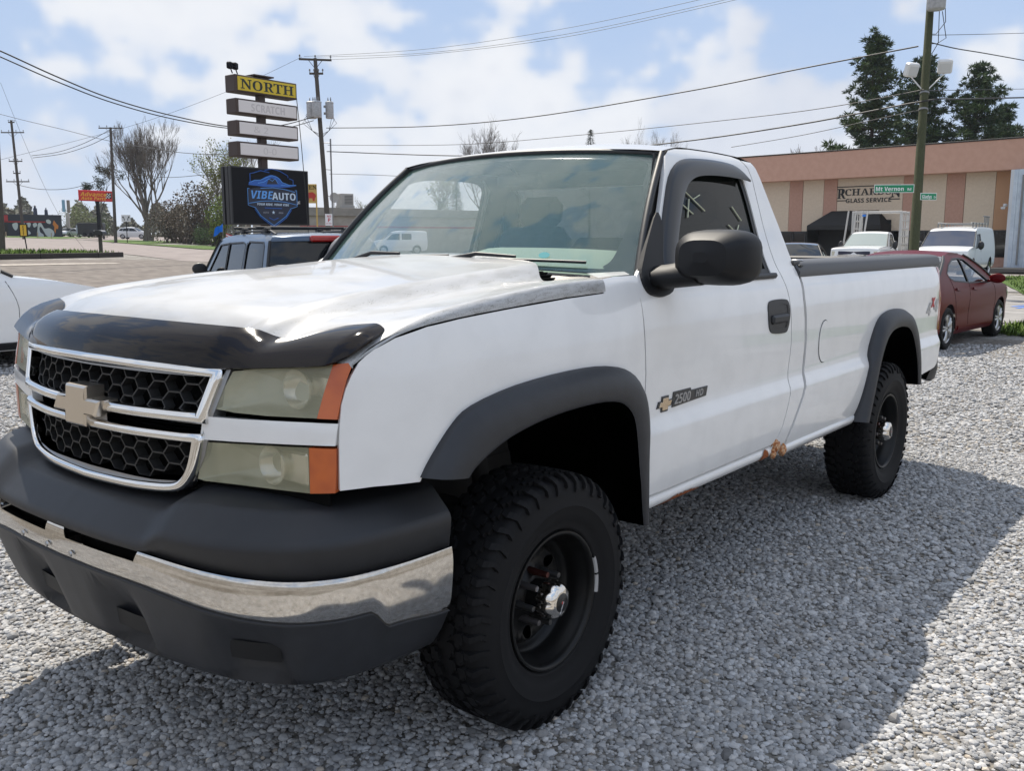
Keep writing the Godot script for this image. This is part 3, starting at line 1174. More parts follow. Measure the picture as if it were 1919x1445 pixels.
		for q in [[-0.30, 0.60, 0.62], [-0.46, 0.86, 0.86], [-0.60, 0.97, 0.96], [-0.78, 1.0, 1.0], [-0.90, 0.98, 0.98], [-0.94, 0.93, 0.95]]:
			var row := []
			for k in 33:
				var w := TAU * k / 32
				var cw := cos(w)
				var sw := sin(w)
				var pw := 0.62
				var ex = signf(cw) * pow(absf(cw), pw) * 0.148 * q[1]
				var ey = signf(sw) * pow(absf(sw), pw) * 0.098 * q[2]
				# nose of the shell: seen from the front it is wide in x, thin in z
				row.append(Vector3(cx + ex * 1.0, 1.475 + ey, lerpf(-0.62, -0.80, (float(q[0]) + 0.30) / -0.64)))
			rows2.append(row)
		b.grid(rows2, Vector3.ZERO, Vector3(cx, 1.475, -0.78), true)
		var cap := []
		for k in 32:
			cap.append(rows2[0][k])
		var ctr := Vector3(cx, 1.478, -0.606)
		var capr := [[], []]
		for k in 33:
			capr[0].append(rows2[0][k])
			capr[1].append(ctr + (rows2[0][k] - ctr) * 0.3 + Vector3(0, 0, 0.006))
		b.grid(capr, Vector3.BACK)
		var c3 := []
		for k in 32:
			c3.append(capr[1][k])
		b.face(c3, Vector3.BACK)
		# arm from the sail panel
		b.grid([[Vector3(0.88, 1.44, -0.72), Vector3(0.96, 1.45, -0.715), Vector3(1.06, 1.47, -0.71)], [Vector3(0.91, 1.42, -0.655), Vector3(0.98, 1.43, -0.65), Vector3(1.06, 1.44, -0.65)], [Vector3(0.925, 1.38, -0.64), Vector3(0.99, 1.385, -0.635), Vector3(1.10, 1.395, -0.645)], [Vector3(0.92, 1.355, -0.69), Vector3(0.99, 1.365, -0.69), Vector3(1.10, 1.378, -0.70)], [Vector3(0.91, 1.36, -0.79), Vector3(0.99, 1.37, -0.79), Vector3(1.09, 1.385, -0.79)]], Vector3(0, -0.2, 1))
		# sail panel at the foot of the window
		var sail := curve2([-0.60, 1.375, -0.612, 1.42, -0.665, 1.475, -0.74, 1.55, -0.84, 1.64, -0.86, 1.60, -0.82, 1.50, -0.80, 1.42, -0.80, 1.36, -0.72, 1.335, -0.63, 1.345], 3, true)
		b.drape(sail, [], func(p): return sp(p) + Vector3(0.012, 0, 0), 0.05, 0.05, Vector3.RIGHT)
		b.rim(sail, func(p): return sp(p) + Vector3(0.012, 0, 0), 0.02, Vector3.RIGHT)
		b.put("wing_mirror", M.mirror, D)
		b = MB.new()
		b.xf = X
		b.face([Vector3(1.03, 1.40, -0.803), Vector3(1.24, 1.40, -0.803), Vector3(1.24, 1.55, -0.803), Vector3(1.03, 1.55, -0.803)], Vector3.FORWARD)
		b.put("mirror_glass", mat(lin(0.7), 0.03, 1.0), D)
		if s == 0:
			door_badge(D)
			window_marks(D)
	# ---- cab corner behind the door
	var corner := pv([-1.834, 1.40, -1.823, 1.5, -1.816, 1.6, -1.820, 1.7, -1.828, 1.8, -1.820, 1.862, -1.79, 1.895, -1.885, 1.892, -1.905, 1.865, -1.925, 1.80, -1.955, 1.70, -1.990, 1.60, -2.015, 1.52, -2.030, 1.44, -2.032, 1.36, -2.022, 1.26, -2.036, 1.17, -2.043, 1.07, -2.040, 0.95, -2.025, 0.88, -1.985, 0.80, -1.93, 0.72, -1.88, 0.64, -1.862, 0.60, -1.86, 0.565, -1.715, 0.565, -1.72, 0.605, -1.752, 0.626, -1.793, 0.685, -1.833, 0.79, -1.861, 0.90, -1.878, 1.0, -1.884, 1.072, -1.880, 1.17, -1.865, 1.271, -1.846, 1.345])
	sided(t, "cab_corner_panel", M.white, func(b): panel(b, corner, [], 0.04))
	# ---- bed sides
	var bed := pv([-2.06, 1.385, -2.052, 1.26, -2.066, 1.17, -2.073, 1.07, -2.070, 0.95, -2.055, 0.88, -2.015, 0.80, -1.96, 0.72, -1.91, 0.64, -1.895, 0.60, -1.893, 0.550, -2.80, 0.545])
	for p in rear_arch:
		bed.append(p + Vector2(0, -0.012))
	bed.append_array(pv([-3.98, 0.66, -4.2, 0.672, -4.38, 0.682, -4.44, 0.70, -4.470, 0.76, -4.488, 0.86, -4.500, 1.0, -4.508, 1.2, -4.510, 1.385, -3.3, 1.385]))
	var beds := sided(t, "bed_side", M.white, func(b): panel(b, bed, [], 0.05))
	for s in 2:
		var X := Transform3D() if s == 0 else mirror_x()
		if s == 0:
			# fuel door seam
			var b := MB.new()
			var fc := circle2(Vector2(-2.305, 1.035), 0.078, 30, 0.108)
			var fi := circle2(Vector2(-2.305, 1.035), 0.0745, 30, 0.1045)
			b.drape(fc, [fi], func(p): return sp(p) + Vector3(0.0015, 0, 0), 0.05, 0.05, Vector3.RIGHT)
			b.put("fuel_door_seam", M.dark, beds[0])
			b = MB.new()
			b.drape(fi, [], func(p): return sp(p) + Vector3(0.004, 0, 0), 0.05, 0.03, Vector3.RIGHT)
			b.rim(fi, func(p): return sp(p) + Vector3(0.004, 0, 0), 0.004, Vector3.RIGHT)
			b.put("fuel_door", M.white, beds[0])
			bed_badge(beds[0])
		# rail cap
		var b2 := MB.new()
		b2.xf = X
		var rows := []
		for z in [-2.035, -2.10, -2.6, -3.2, -3.8, -4.3, -4.46, -4.52]:
			var e := 0.0 if z < -2.05 else 0.02
			var y := 0.0
			rows.append([Vector3(0.925, 1.362, z), Vector3(0.928, 1.385 + y, z), Vector3(0.918, 1.418 - e, z), Vector3(0.90, 1.432 - e, z), Vector3(0.85, 1.440 - e, z), Vector3(0.78, 1.440 - e, z), Vector3(0.745, 1.43 - e, z), Vector3(0.735, 1.40, z), Vector3(0.735, 1.34, z)])
		b2.grid(rows, Vector3(0.5, 1, 0))
		b2.face([rows[0][0], rows[0][1], rows[0][2], rows[0][3], rows[0][4], rows[0][5], rows[0][6], rows[0][7], rows[0][8]], Vector3.BACK)
		b2.face([rows[7][0], rows[7][1], rows[7][2], rows[7][3], rows[7][4], rows[7][5], rows[7][6], rows[7][7], rows[7][8]], Vector3.FORWARD)
		var cap := b2.put("bed_rail_cap", mat(lin(0.055, 0.057, 0.062), 0.5), t)
		b2 = MB.new()
		b2.xf = X
		b2.lathe([Vector2(0.0, 0.006), Vector2(0.024, 0.005), Vector2(0.03, 0.0)], Transform3D(Basis(), Vector3(0.86, 1.438, -2.16)), 20)
		b2.put("stake_pocket_plug", M.silver, cap)
	# ---- rockers, flares, wheel wells
	sided(t, "rocker_panel", M.white, func(b):
		var rows := []
		for z in [-0.505, -0.8, -1.2, -1.6, -1.868]:
			rows.append([Vector3(0.90, 0.612, z), Vector3(0.935, 0.607, z), Vector3(0.952, 0.592, z), Vector3(0.956, 0.575, z), Vector3(0.948, 0.555, z), Vector3(0.925, 0.545, z), Vector3(0.85, 0.545, z)])
		b.grid(rows, Vector3(1, -0.2, 0))
		b.face(rows[0], Vector3.BACK)
		b.face(rows[4], Vector3.FORWARD)
		var r2 := []
		for z in [-1.885, -2.2, -2.5, -2.84]:
			r2.append([Vector3(0.93, 0.585, z), Vector3(0.958, 0.575, z), Vector3(0.960, 0.555, z), Vector3(0.945, 0.530, z), Vector3(0.92, 0.522, z), Vector3(0.85, 0.522, z)])
		b.grid(r2, Vector3(1, -0.2, 0))
		b.face(r2[0], Vector3.BACK))
	rust(t)
	for q in [[front_arch, front_in, 0.052], [rear_arch, rear_in, 0.052]]:
		sided(t, "fender_flare", M.flare, func(b):
			var rows := []
			var A: PackedVector2Array = q[0]
			var B: PackedVector2Array = q[1]
			for k in [[0.0, -0.004], [0.0, 0.014], [0.05, 0.022], [0.22, 0.040], [0.45, 0.052], [0.72, 0.056], [0.92, 0.052], [1.0, 0.044]]:
				var row := []
				for i in A.size():
					var p := A[i].lerp(B[i], k[0])
					row.append(Vector3(lerpf(sx(A[i].x, A[i].y), 0.971, smoothstep(0.0, 0.25, k[0])) + k[1] * q[2] / 0.052, p.y, p.x))
				rows.append(row)
			var last := []
			for i in A.size():
				last.append(Vector3(0.84, B[i].y, B[i].x))
			b.grid(rows, Vector3.RIGHT)
			var ctr := Vector3(0.93, 0.6, (A[0].x + A[A.size() - 1].x) / 2.0)
			# the turned-in lip
			var lip := [rows[rows.size() - 1], last]
			var keep = b.v.size()
			b.grid(lip, Vector3.ZERO, ctr)
			for i in range(keep, b.n.size()):
				b.n[i] = -b.n[i]
			# open ends
			for e in [0, A.size() - 1]:
				var f := []
				for r in rows:
					f.append(r[e])
				f.append(last[e])
				b.face(f, Vector3(0, -1, 0)))
		sided(t, "wheel_well", M.under, func(b):
			var B: PackedVector2Array = q[1]
			var r1 := []
			var r2 := []
			var r3 := []
			for p in B:
				r1.append(Vector3(0.935, p.y + 0.012, p.x))
				r2.append(Vector3(0.60, p.y + 0.05, p.x))
				r3.append(Vector3(0.42, p.y, p.x))
			var keep = b.v.size()
			b.grid([r1, r2, r3], Vector3.ZERO, Vector3(0.7, 0.5, (B[0].x + B[B.size() - 1].x) / 2.0))
			for i in range(keep, b.n.size()):
				b.n[i] = -b.n[i]
			var poly := PackedVector2Array(B)
			b.drape(poly, [], func(p): return Vector3(0.43, p.y, p.x), 0.4, 0.4, Vector3.RIGHT))
	make_hood(t)
	make_cab(t)
	make_bed(t)
	make_front(t)
	make_bumper(t)
	make_wheels(t)
	make_under(t)


func bowtie(w: float, h: float) -> PackedVector2Array:
	# a cross with slanted ends
	var a := w / 2.0
	var c := h / 2.0
	var s := 0.12 * w
	return PackedVector2Array([Vector2(-a, -c * 0.42), Vector2(-a * 0.42 - s * 0.15, -c * 0.42), Vector2(-a * 0.42 - s * 0.25, -c), Vector2(a * 0.42 - s * 0.25, -c), Vector2(a * 0.42 - s * 0.1, -c * 0.42), Vector2(a - s, -c * 0.42), Vector2(a, c * 0.42), Vector2(a * 0.42 + s * 0.15, c * 0.42), Vector2(a * 0.42 + s * 0.25, c), Vector2(-a * 0.42 + s * 0.25, c), Vector2(-a * 0.42 + s * 0.1, c * 0.42), Vector2(-a + s, c * 0.42)])


func flank(z: float, y: float, off := 0.0) -> Transform3D: # a frame standing on the left flank: x towards the tail, y up, z outwards
	return Transform3D(Basis(Vector3(0, 0, -1), Vector3(0, 1, 0), Vector3(1, 0, 0)), Vector3(sx(z, y) + off, y, z))


func door_badge(D: Node3D) -> void:
	var b := MB.new()
	var tf := flank(-0.70, 0.940, 0.0)
	b.prism(bowtie(0.118, 0.058), 0.006, tf, 0.0015)
	b.prism(pv([0.055, -0.022, 0.33, -0.012, 0.342, 0.026, 0.205, 0.026, 0.2, 0.036, 0.065, 0.036]), 0.005, tf, 0.0015)
	var k := b.put("model_badge", mat(lin(0.03), 0.4), D)
	b = MB.new()
	b.prism(bowtie(0.094, 0.044), 0.0085, tf, 0.001)
	b.put("badge_emblem", mat(lin(0.62, 0.50, 0.36), 0.25, 0.9), k)
	text("badge_lettering", "2500", "Droid Sans", 0.036, 0.004, mat(lin(0.35), 0.4, 0.6), k, tf * Transform3D(Basis(), Vector3(0.132, 0.006, 0.006)), 1.15, true, true)
	text("badge_lettering", "HD", "Droid Sans", 0.026, 0.004, mat(lin(0.35), 0.4, 0.6), k, tf * Transform3D(Basis(), Vector3(0.268, 0.008, 0.006)), 1.25, true, true)


func bed_badge(B: Node3D) -> void:
	var grey := mat(lin(0.42, 0.41, 0.39), 0.6)
	var tf := flank(-4.255, 1.10, 0.003)
	text("decal_lettering", "4", "Droid Sans", 0.088, 0.001, grey, B, tf * Transform3D(Basis(), Vector3(-0.065, -0.015, 0)), 1.5, true, true)
	text("decal_lettering", "4", "Droid Sans", 0.088, 0.001, grey, B, tf * Transform3D(Basis(), Vector3(0.105, 0.0, 0)), 1.5, true, true)
	text("decal_lettering", "x", "Droid Sans", 0.085, 0.001, mat(lin(0.45, 0.05, 0.05), 0.6), B, tf * Transform3D(Basis(), Vector3(0.03, 0.035, 0)), 1.3, true, true)


func window_marks(D: Node3D) -> void: # grease-pencil strokes on the glass
	var m := mat(lin(0.55, 0.58, 0.42), 0.9)
	for g in [[[-1.10, 1.76, -1.20, 1.70, -1.27, 1.72], [-1.20, 1.70, -1.28, 1.655], [-1.10, 1.675, -1.17, 1.64], [-1.165, 1.70, -1.115, 1.625]], [[-1.47, 1.60, -1.53, 1.565, -1.57, 1.60], [-1.52, 1.57, -1.545, 1.52], [-1.55, 1.68, -1.61, 1.62]]]:
		var b := MB.new()
		for s in g:
			var path := []
			for i in range(0, s.size(), 2):
				path.append(sp(Vector2(s[i], s[i + 1])) + Vector3(-0.008, 0, 0))
			b.tube(path, 0.003, 4)
		b.put("grease_pencil_mark", m, D)


func rust(t: Node3D) -> void:
	var rng := RandomNumberGenerator.new()
	rng.seed = 12
	for q in [[-0.70, -1.03, 0.020, 0.0], [-1.60, -1.70, 0.0, 1.0]]:
		var b := MB.new()
		var f := func(p): # along the rocker, p.y an angle round its roll
			var a: float = p.y
			return Vector3(0.922 + 0.0365 * cos(a), 0.578 + 0.036 * sin(a), p.x)
		var top := []
		var m := 40
		var poly := PackedVector2Array()
		for i in m + 1:
			var u := float(i) / m
			var z := lerpf(q[0], q[1], u)
			var h := sin(u * PI)
			poly.append(Vector2(z, -0.85 + h * (0.55 if q[3] == 0.0 else 1.4) + rng.randf_range(-0.16, 0.16) * h))
		for i in m + 1:
			poly.append(Vector2(lerpf(q[1], q[0], float(i) / m), -1.5))
		b.drape(poly, [], f, 0.02, 0.15, Vector3(1, -0.6, 0))
		b.put("rust_patch", M.rust, t)
	# swollen rust blister where the door meets the cab corner
	var b2 := MB.new()
	for i in 9:
		var c := Vector3(0.952 + rng.randf_range(-0.008, 0.006), 0.585 + rng.randf_range(-0.032, 0.03), -1.735 - rng.randf_range(0, 0.115))
		var r := rng.randf_range(0.018, 0.032)
		var rows := []
		for j in 7:
			var row := []
			for k in 13:
				var w := TAU * k / 12
				var e := PI * j / 6
				row.append(c + Vector3(sin(e) * cos(w) * r * 0.6, cos(e) * r * (0.9 + 0.2 * sin(w * 3.0)), sin(e) * sin(w) * r))
			rows.append(row)
		b2.grid(rows, Vector3.ZERO, c, true)
	b2.put("rust_patch", tri_mat(ntex(noise(0.05, 79, FastNoiseLite.TYPE_SIMPLEX_SMOOTH, 5), 256, ramp([[0.25, Color(0.50, 0.22, 0.07)], [0.5, Color(0.72, 0.50, 0.30)], [0.75, Color(0.80, 0.72, 0.62)]])), 5.0, 0.9), t)


# ---- hood ------------------------------------------------------------------
func hood_edge(z: float) -> float: # height where the hood's skirt meets the fender
	return pch([-0.36, -0.111, 0.165, 0.403, 0.527, 0.629, 0.690, 0.731, 0.80], [1.364, 1.357, 1.343, 1.328, 1.316, 1.294, 1.269, 1.239, 1.19], z)


func hood_base(x: float, z: float) -> float:
	var ax := absf(x)
	var yd := pch([-0.62, -0.445, -0.27, -0.086, 0.123, 0.312, 0.483, 0.639, 0.95], [1.461, 1.451, 1.440, 1.426, 1.409, 1.393, 1.373, 1.349, 1.295], z)
	var ye := pch([-0.40, -0.186, 0.041, 0.243, 0.424, 0.578, 0.666, 0.80], [1.409, 1.406, 1.393, 1.375, 1.355, 1.327, 1.302, 1.26], z)
	var yv := minf(ye - 0.016 * smoothstep(0.66, 0.35, z), yd - 0.004)
	if ax < 0.545:
		return yd + 0.024 * (1.0 - pow(ax / 0.545, 2.0))
	if ax < 0.64:
		return lerpf(yd, yv, smoothstep(0.535, 0.645, ax))
	return lerpf(yv, ye, smoothstep(0.66, 0.86, ax))


func hood_lip(ax: float) -> float:
	return 1.204 + 0.034 * pow(ax / 0.88, 2.0)


func hood_y(x: float, z: float) -> float:
	var ax := absf(x)
	var zf := fz(ax, 1.2) - 0.012
	var t := clampf((z - (zf - 0.22)) / 0.22, 0.0, 1.0)
	return hood_base(x, z) - (hood_base(x, zf) - hood_lip(ax)) * t * t * (0.55 + 0.45 * t)


func hood_at(x: float, v: float) -> Vector3: # v 0 at the cowl, 1 at the front lip
	var ax := absf(x)
	var zr := pch([0.0, 0.30, 0.50, 0.56, 0.62, 0.70, 0.95], [-0.58, -0.545, -0.485, -0.452, -0.395, -0.36, -0.342], ax)
	var z := lerpf(zr, fz(ax, 1.2) - 0.012, v)
	return Vector3(x, hood_y(x, z), z)


func hood_point(u: float, v: float) -> Vector3: # u -1..1 across, the last bit is the skirt
	var a := absf(u)
	var s := 1.0 if u >= 0.0 else -1.0
	var zz := lerpf(-0.342, 0.752, v)
	var X := minf(0.908, sx(minf(zz, 0.74), 1.33) - 0.030)
	if a <= 0.9:
		return hood_at(s * X * a / 0.9, v)
	var p := hood_at(s * X, v)
	var k := (a - 0.9) / 0.1
	var ze := minf(p.z, 0.745)
	var yy := minf(hood_edge(ze), p.y - 0.014)
	var xe := sx(ze, yy) - 0.001
	var w := pow(sin(k * PI / 2.0), 0.75)
	var h := pow(1.0 - cos(k * PI / 2.0), 0.8)
	return Vector3(s * lerpf(X, xe, w), lerpf(p.y, yy, h), lerpf(p.z, ze, k))


func skin_y(ax: float, z: float) -> float: # hood and the turn of its skirt
	var y := hood_y(minf(ax, 0.85), z)
	return lerpf(y, minf(y, hood_edge(minf(z, 0.745))), pow(clampf((ax - 0.85) / 0.05, 0.0, 1.0), 1.3))


func make_hood(t: Node3D) -> void:
	var us := []
	for a in steps([[0.0, 0.5, 0.05], [0.5, 0.66, 0.010], [0.66, 0.88, 0.03], [0.88, 1.0, 0.010]]):
		us.append(a)
	var full := []
	for i in range(us.size() - 1, 0, -1):
		full.append(-us[i])
	full.append_array(us)
	var b := MB.new()
	b.surf(hood_point, full, steps([[0.0, 0.1, 0.02], [0.1, 0.75, 0.025], [0.75, 1.0, 0.02]]), Vector3.UP)
	# uv for the map of sun-dimmed paint and dirt: x across, y along
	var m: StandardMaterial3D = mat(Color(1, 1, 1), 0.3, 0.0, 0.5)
	m.albedo_texture = hood_dimming_and_dirt()
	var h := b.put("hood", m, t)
	# under the back edge
	b = MB.new()
	var top := []
	var low := []
	for a in full:
		var p := hood_point(a, 0.0)
		top.append(p)
		low.append(p + Vector3(0, -0.05, 0.01))
	b.grid([top, low], Vector3.FORWARD)
	b.put("hood_rear_edge", M.white, h)
	# dark gap between hood and fender
	sided(t, "hood_gap", M.dark, func(q):
		var r1 := []
		var r2 := []
		for z in steps([[-0.34, 0.74, 0.04]]):
			var y := hood_edge(z)
			r1.append(Vector3(sx(z, y) - 0.004, y + 0.006, z))
			r2.append(Vector3(sx(z, y) - 0.006, y - 0.012, z))
		q.grid([r1, r2], Vector3.RIGHT))
	# bug deflector, a smoked strip along the front edge
	b = MB.new()
	var rows := []
	var back := []
	var xs := steps([[-0.905, -0.83, 0.0075], [-0.83, -0.45, 0.02], [-0.45, 0.45, 0.05], [0.45, 0.83, 0.02], [0.83, 0.905, 0.0075]])
	for k in [0.0, 0.05, 0.15, 0.3, 0.5, 0.7, 0.85, 0.95, 1.0]:
		var row := []
		var rb := []
		for x in xs:
			var ax := absf(x)
			var tall := 1.0 - smoothstep(0.485, 0.565, ax)
			var F := fz(minf(ax, 0.885), 1.2)
			var lowp := Vector3(x, 1.190 + 0.044 * pow(ax / 0.88, 2.0), F + 0.020)
			var hz := F - lerpf(0.098, 0.152, smoothstep(0.56, 0.78, ax))
			var highp := Vector3(x, skin_y(ax, hz) + lerpf(0.002, 0.012, smoothstep(0.6, 0.8, ax)), hz).lerp(Vector3(x, 1.317 - 0.010 * pow(ax / 0.5, 2.0), F - 0.072), tall)
			var c := clampf((ax - 0.835) / 0.07, 0.0, 1.0)
			var kk := lerpf(k, 0.52, 1.0 - sqrt(maxf(0.0, 1.0 - c * c)))
			var p := lowp.lerp(highp, kk) + Vector3(0, 0.55, 0.83) * 0.026 * sin(kk * PI)
			if p.z < F - 0.03:
				p.y = maxf(p.y, skin_y(ax, p.z) + lerpf(0.002, 0.010, smoothstep(0.6, 0.8, ax)))
			p.z -= 0.02 * c * c
			row.append(p)
			rb.append(p - Vector3(0, 0.5, 0.8) * 0.006)
		rows.append(row)
		back.append(rb)
	b.grid(rows, Vector3(0, 0.5, 0.8))
	b.grid(back, Vector3(0, -0.5, -0.8))
	b.grid([rows[-1], back[-1]], Vector3.UP)
	b.grid([rows[0], back[0]], Vector3.DOWN)
	b.put("bug_deflector", M.gloss, t)


func hood_dimming_and_dirt() -> ImageTexture:
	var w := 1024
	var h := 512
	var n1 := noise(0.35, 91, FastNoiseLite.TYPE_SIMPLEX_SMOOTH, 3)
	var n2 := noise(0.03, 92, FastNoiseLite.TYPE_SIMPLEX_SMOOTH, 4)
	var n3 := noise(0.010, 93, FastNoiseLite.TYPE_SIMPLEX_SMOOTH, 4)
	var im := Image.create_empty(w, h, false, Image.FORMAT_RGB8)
	var clean := lin(0.41, 0.415, 0.42)  # bare white paint, darkened to offset the direct sun on the hood
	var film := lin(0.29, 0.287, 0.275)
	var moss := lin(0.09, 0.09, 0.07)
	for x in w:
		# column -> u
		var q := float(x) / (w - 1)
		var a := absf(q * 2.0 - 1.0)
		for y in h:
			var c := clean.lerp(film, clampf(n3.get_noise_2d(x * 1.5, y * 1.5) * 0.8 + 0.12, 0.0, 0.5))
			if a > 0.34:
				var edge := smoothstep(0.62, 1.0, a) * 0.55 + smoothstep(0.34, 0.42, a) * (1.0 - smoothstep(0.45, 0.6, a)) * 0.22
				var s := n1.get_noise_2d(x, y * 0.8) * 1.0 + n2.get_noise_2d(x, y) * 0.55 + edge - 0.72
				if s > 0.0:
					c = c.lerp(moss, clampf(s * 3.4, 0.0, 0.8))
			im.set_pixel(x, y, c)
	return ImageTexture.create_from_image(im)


# ---- cab -------------------------------------------------------------------
func ws_at(u: float, v: float) -> Vector3: # windshield, u -1..1 across, v 0 below 1 above
	var a := u * u
	var lo := Vector3(u * 0.868, 1.440 - 0.032 * a, -0.46 - 0.15 * a - 0.035 * a * a)
	var hi := Vector3(u * 0.708, 1.905 - 0.030 * a, -0.985 - 0.075 * a - 0.02 * a * a)
	var p := lo.lerp(hi, v)
	return p + Vector3(0, 0.72, 0.66) * 0.022 * sin(v * PI)


func roof_at(u: float, v: float) -> Vector3: # v 0 front, 1 back
	var zf := -0.985 - 0.085 * u * u
	var z := lerpf(zf, -1.90, v)
	var mid := pch([-1.95, -1.90, -1.80, -1.65, -1.45, -1.25, -1.10, -0.98], [1.89, 1.915, 1.943, 1.958, 1.964, 1.955, 1.935, 1.907], z)
	var edge := pch([-1.95, -1.88, -1.78, -1.5, -1.25, -1.08, -1.0], [1.875, 1.890, 1.908, 1.914, 1.911, 1.888, 1.868], z)
	var a := absf(u)
	var y := lerpf(edge, mid, 1.0 - pow(a, 3.0))
	var x := u * sx(z, edge)
	return Vector3(x, y, z)


func make_cab(t: Node3D) -> void:
	var us := steps([[-1.0, -0.8, 0.04], [-0.8, 0.8, 0.1], [0.8, 1.0, 0.04]])
	var vs := steps([[0.0, 1.0, 0.05]])
	var b := MB.new()
	b.surf(roof_at, us, vs, Vector3.UP)
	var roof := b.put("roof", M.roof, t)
	b = MB.new()
	b.surf(func(u, v): return roof_at(u * 0.97, v) - Vector3(0, 0.03, 0), us, vs, Vector3.DOWN)
	b.put("headliner", M.headliner, roof)
	# roof seams
	sided(t, "roof_seam", M.dark, func(q):
		var path := []
		for v in vs:
			path.append(roof_at(1.0, v) + Vector3(-0.006, 0.0, 0))
		q.tube(path, 0.004, 5))
	b = MB.new()
	b.surf(ws_at, steps([[-1.0, 1.0, 0.1]]), steps([[0.0, 1.0, 0.1]]), Vector3(0, 0.6, 0.8))
	var w := b.put("windshield", M.windshield, t)
	# two sheets added behind the outer one to strengthen its sky reflection
	for k in 2:
		b = MB.new()
		b.surf(func(u, v): return ws_at(u * 0.995, v) - Vector3(0, 0.72, 0.66) * 0.0022 * (k + 1), steps([[-1.0, 1.0, 0.1]]), steps([[0.0, 1.0, 0.1]]), Vector3(0, 0.6, 0.8))
		b.put("added_glass_layer", M.added_pane, w)
	# black border print inside the glass
	b = MB.new()
	var outer := pv([-1, 0, 1, 0, 1, 1, -1, 1])
	var hole := curve2([-0.90, 0.16, -0.86, 0.06, -0.78, 0.035, 0.0, 0.03, 0.78, 0.035, 0.86, 0.06, 0.90, 0.16, 0.935, 0.5, 0.945, 0.86, 0.92, 0.925, 0.86, 0.945, 0.0, 0.95, -0.86, 0.945, -0.92, 0.925, -0.945, 0.86, -0.935, 0.5], 4, true)
	b.drape(outer, [hole], func(p): return ws_at(p.x, p.y) - Vector3(0, 0.72, 0.66) * 0.0075, 0.08, 0.08, Vector3(0, 0.6, 0.8))
	b.put("windshield_border", M.frit, w)
	b = MB.new()
	for s in [-1.0, 1.0]:
		var path := []
		for v in steps([[0.0, 1.0, 0.08]]):
			path.append(ws_at(s, v) + Vector3(s * 0.004, 0.004, 0.004))
		b.tube(path, 0.015, 6)
	var tp := []
	for u in steps([[-1.0, 1.0, 0.1]]):
		tp.append(ws_at(u, 1.0) + Vector3(0, 0.003, -0.002))
	b.tube(tp, 0.011, 6)
	b.put("windshield_seal", M.black, w)
	# sticker
	b = MB.new()
	b.drape(circle2(Vector2(0.60, 0.095), 0.026, 20, 0.022), [], func(p): return ws_at(p.x, p.y) + Vector3(0, 0.0022, 0.002), 0.1, 0.1, Vector3(0, 0.6, 0.8))
	b.put("round_sticker", mat(lin(0.02, 0.28, 0.30), 0.6), w)
	# cowl and wipers
	b = MB.new()
	var rows := []
	for k in 5:
		var row := []
		for i in 21:
			var u := lerpf(-1.0, 1.0, i / 20.0)
			var p := ws_at(u, -0.02)
			var q := hood_at(u * 0.86, 0.0) + Vector3(0, -0.042, 0.03)
			row.append(q.lerp(p, k / 4.0) - Vector3(0, 0.012 * sin(PI * k / 4.0), 0))
		rows.append(row)
	b.grid(rows, Vector3.UP)
	var cowl := b.put("cowl_panel", M.black, t)
	b = MB.new()
	for i in 10:
		var u := 0.50 + i * 0.028
		var p := ws_at(u, -0.02).lerp(hood_at(u * 0.86, 0.0) + Vector3(0, -0.042, 0.03), 0.5)
		b.box(p, Vector3(0.012, 0.012, 0.10), 0.003)
	b.put("cowl_grille", M.dark, cowl)
	for q in [[0.18, 0.70], [-0.50, 0.02]]:
		b = MB.new()
		var a := ws_at(q[0], 0.0) + Vector3(0, 0.02, 0.035)
		var c := ws_at(q[1], 0.06) + Vector3(0, 0.016, 0.014)
		b.tube([a + Vector3(0, -0.03, 0.02), a, a.lerp(c, 0.25) + Vector3(0, 0.022, 0.012), a.lerp(c, 0.6) + Vector3(0, 0.008, 0.006)], [0.016, 0.014, 0.008, 0.006], 6)
		var path := []
		for i in 9:
			path.append(ws_at(lerpf(q[0] + 0.06, q[1] + 0.1, i / 8.0), 0.025 + 0.02 * i / 8.0) + Vector3(0, 0.012, 0.010))
		b.tube(path, 0.006, 5)
		b.put("wiper", M.black, t)
	# rear wall of the cab
	var bk := func(p): return Vector3(p.x, p.y, pch([1.30, 1.44, 1.52, 1.60, 1.70, 1.80, 1.865, 1.90], [-2.03, -2.028, -2.012, -1.988, -1.952, -1.922, -1.903, -1.885], p.y) - 0.012 * (1.0 - p.x * p.x))
	var back := pv([-0.885, 1.43, -0.93, 1.30, -0.94, 0.7, 0.94, 0.7, 0.93, 1.30, 0.885, 1.43, 0.855, 1.52, 0.825, 1.60, 0.795, 1.70, 0.765, 1.80, 0.735, 1.865, 0.70, 1.90, 0.0, 1.915, -0.70, 1.90, -0.735, 1.865, -0.765, 1.80, -0.795, 1.70, -0.825, 1.60, -0.855, 1.52])
	var bw := curve2([-0.70, 1.47, -0.72, 1.50, -0.67, 1.78, -0.64, 1.81, 0.64, 1.81, 0.67, 1.78, 0.72, 1.50, 0.70, 1.47], 3, true)
	b = MB.new()
	b.drape(back, [bw], bk, 0.2, 0.1, Vector3.FORWARD)
	var wall := b.put("cab_rear_wall", M.white, t)
	b = MB.new()
	b.drape(bw, [], bk, 0.3, 0.2, Vector3.FORWARD)
	b.put("rear_window", glass(lin(0.006), 0.93), wall)
	b = MB.new()
	b.drape(back, [bw], func(p): return bk.call(p) + Vector3(0, 0, 0.03), 0.3, 0.2, Vector3.BACK)
	b.put("rear_trim", M.cloth, wall)
	# cabin: floor, firewall, inner door faces, pillars
	b = MB.new()
	b.box(Vector3(0, 0.70, -1.25), Vector3(1.80, 0.04, 1.5))
	b.box(Vector3(0, 1.02, -0.52), Vector3(1.78, 0.66, 0.04))
	b.put("cabin_floor", M.cloth, t)
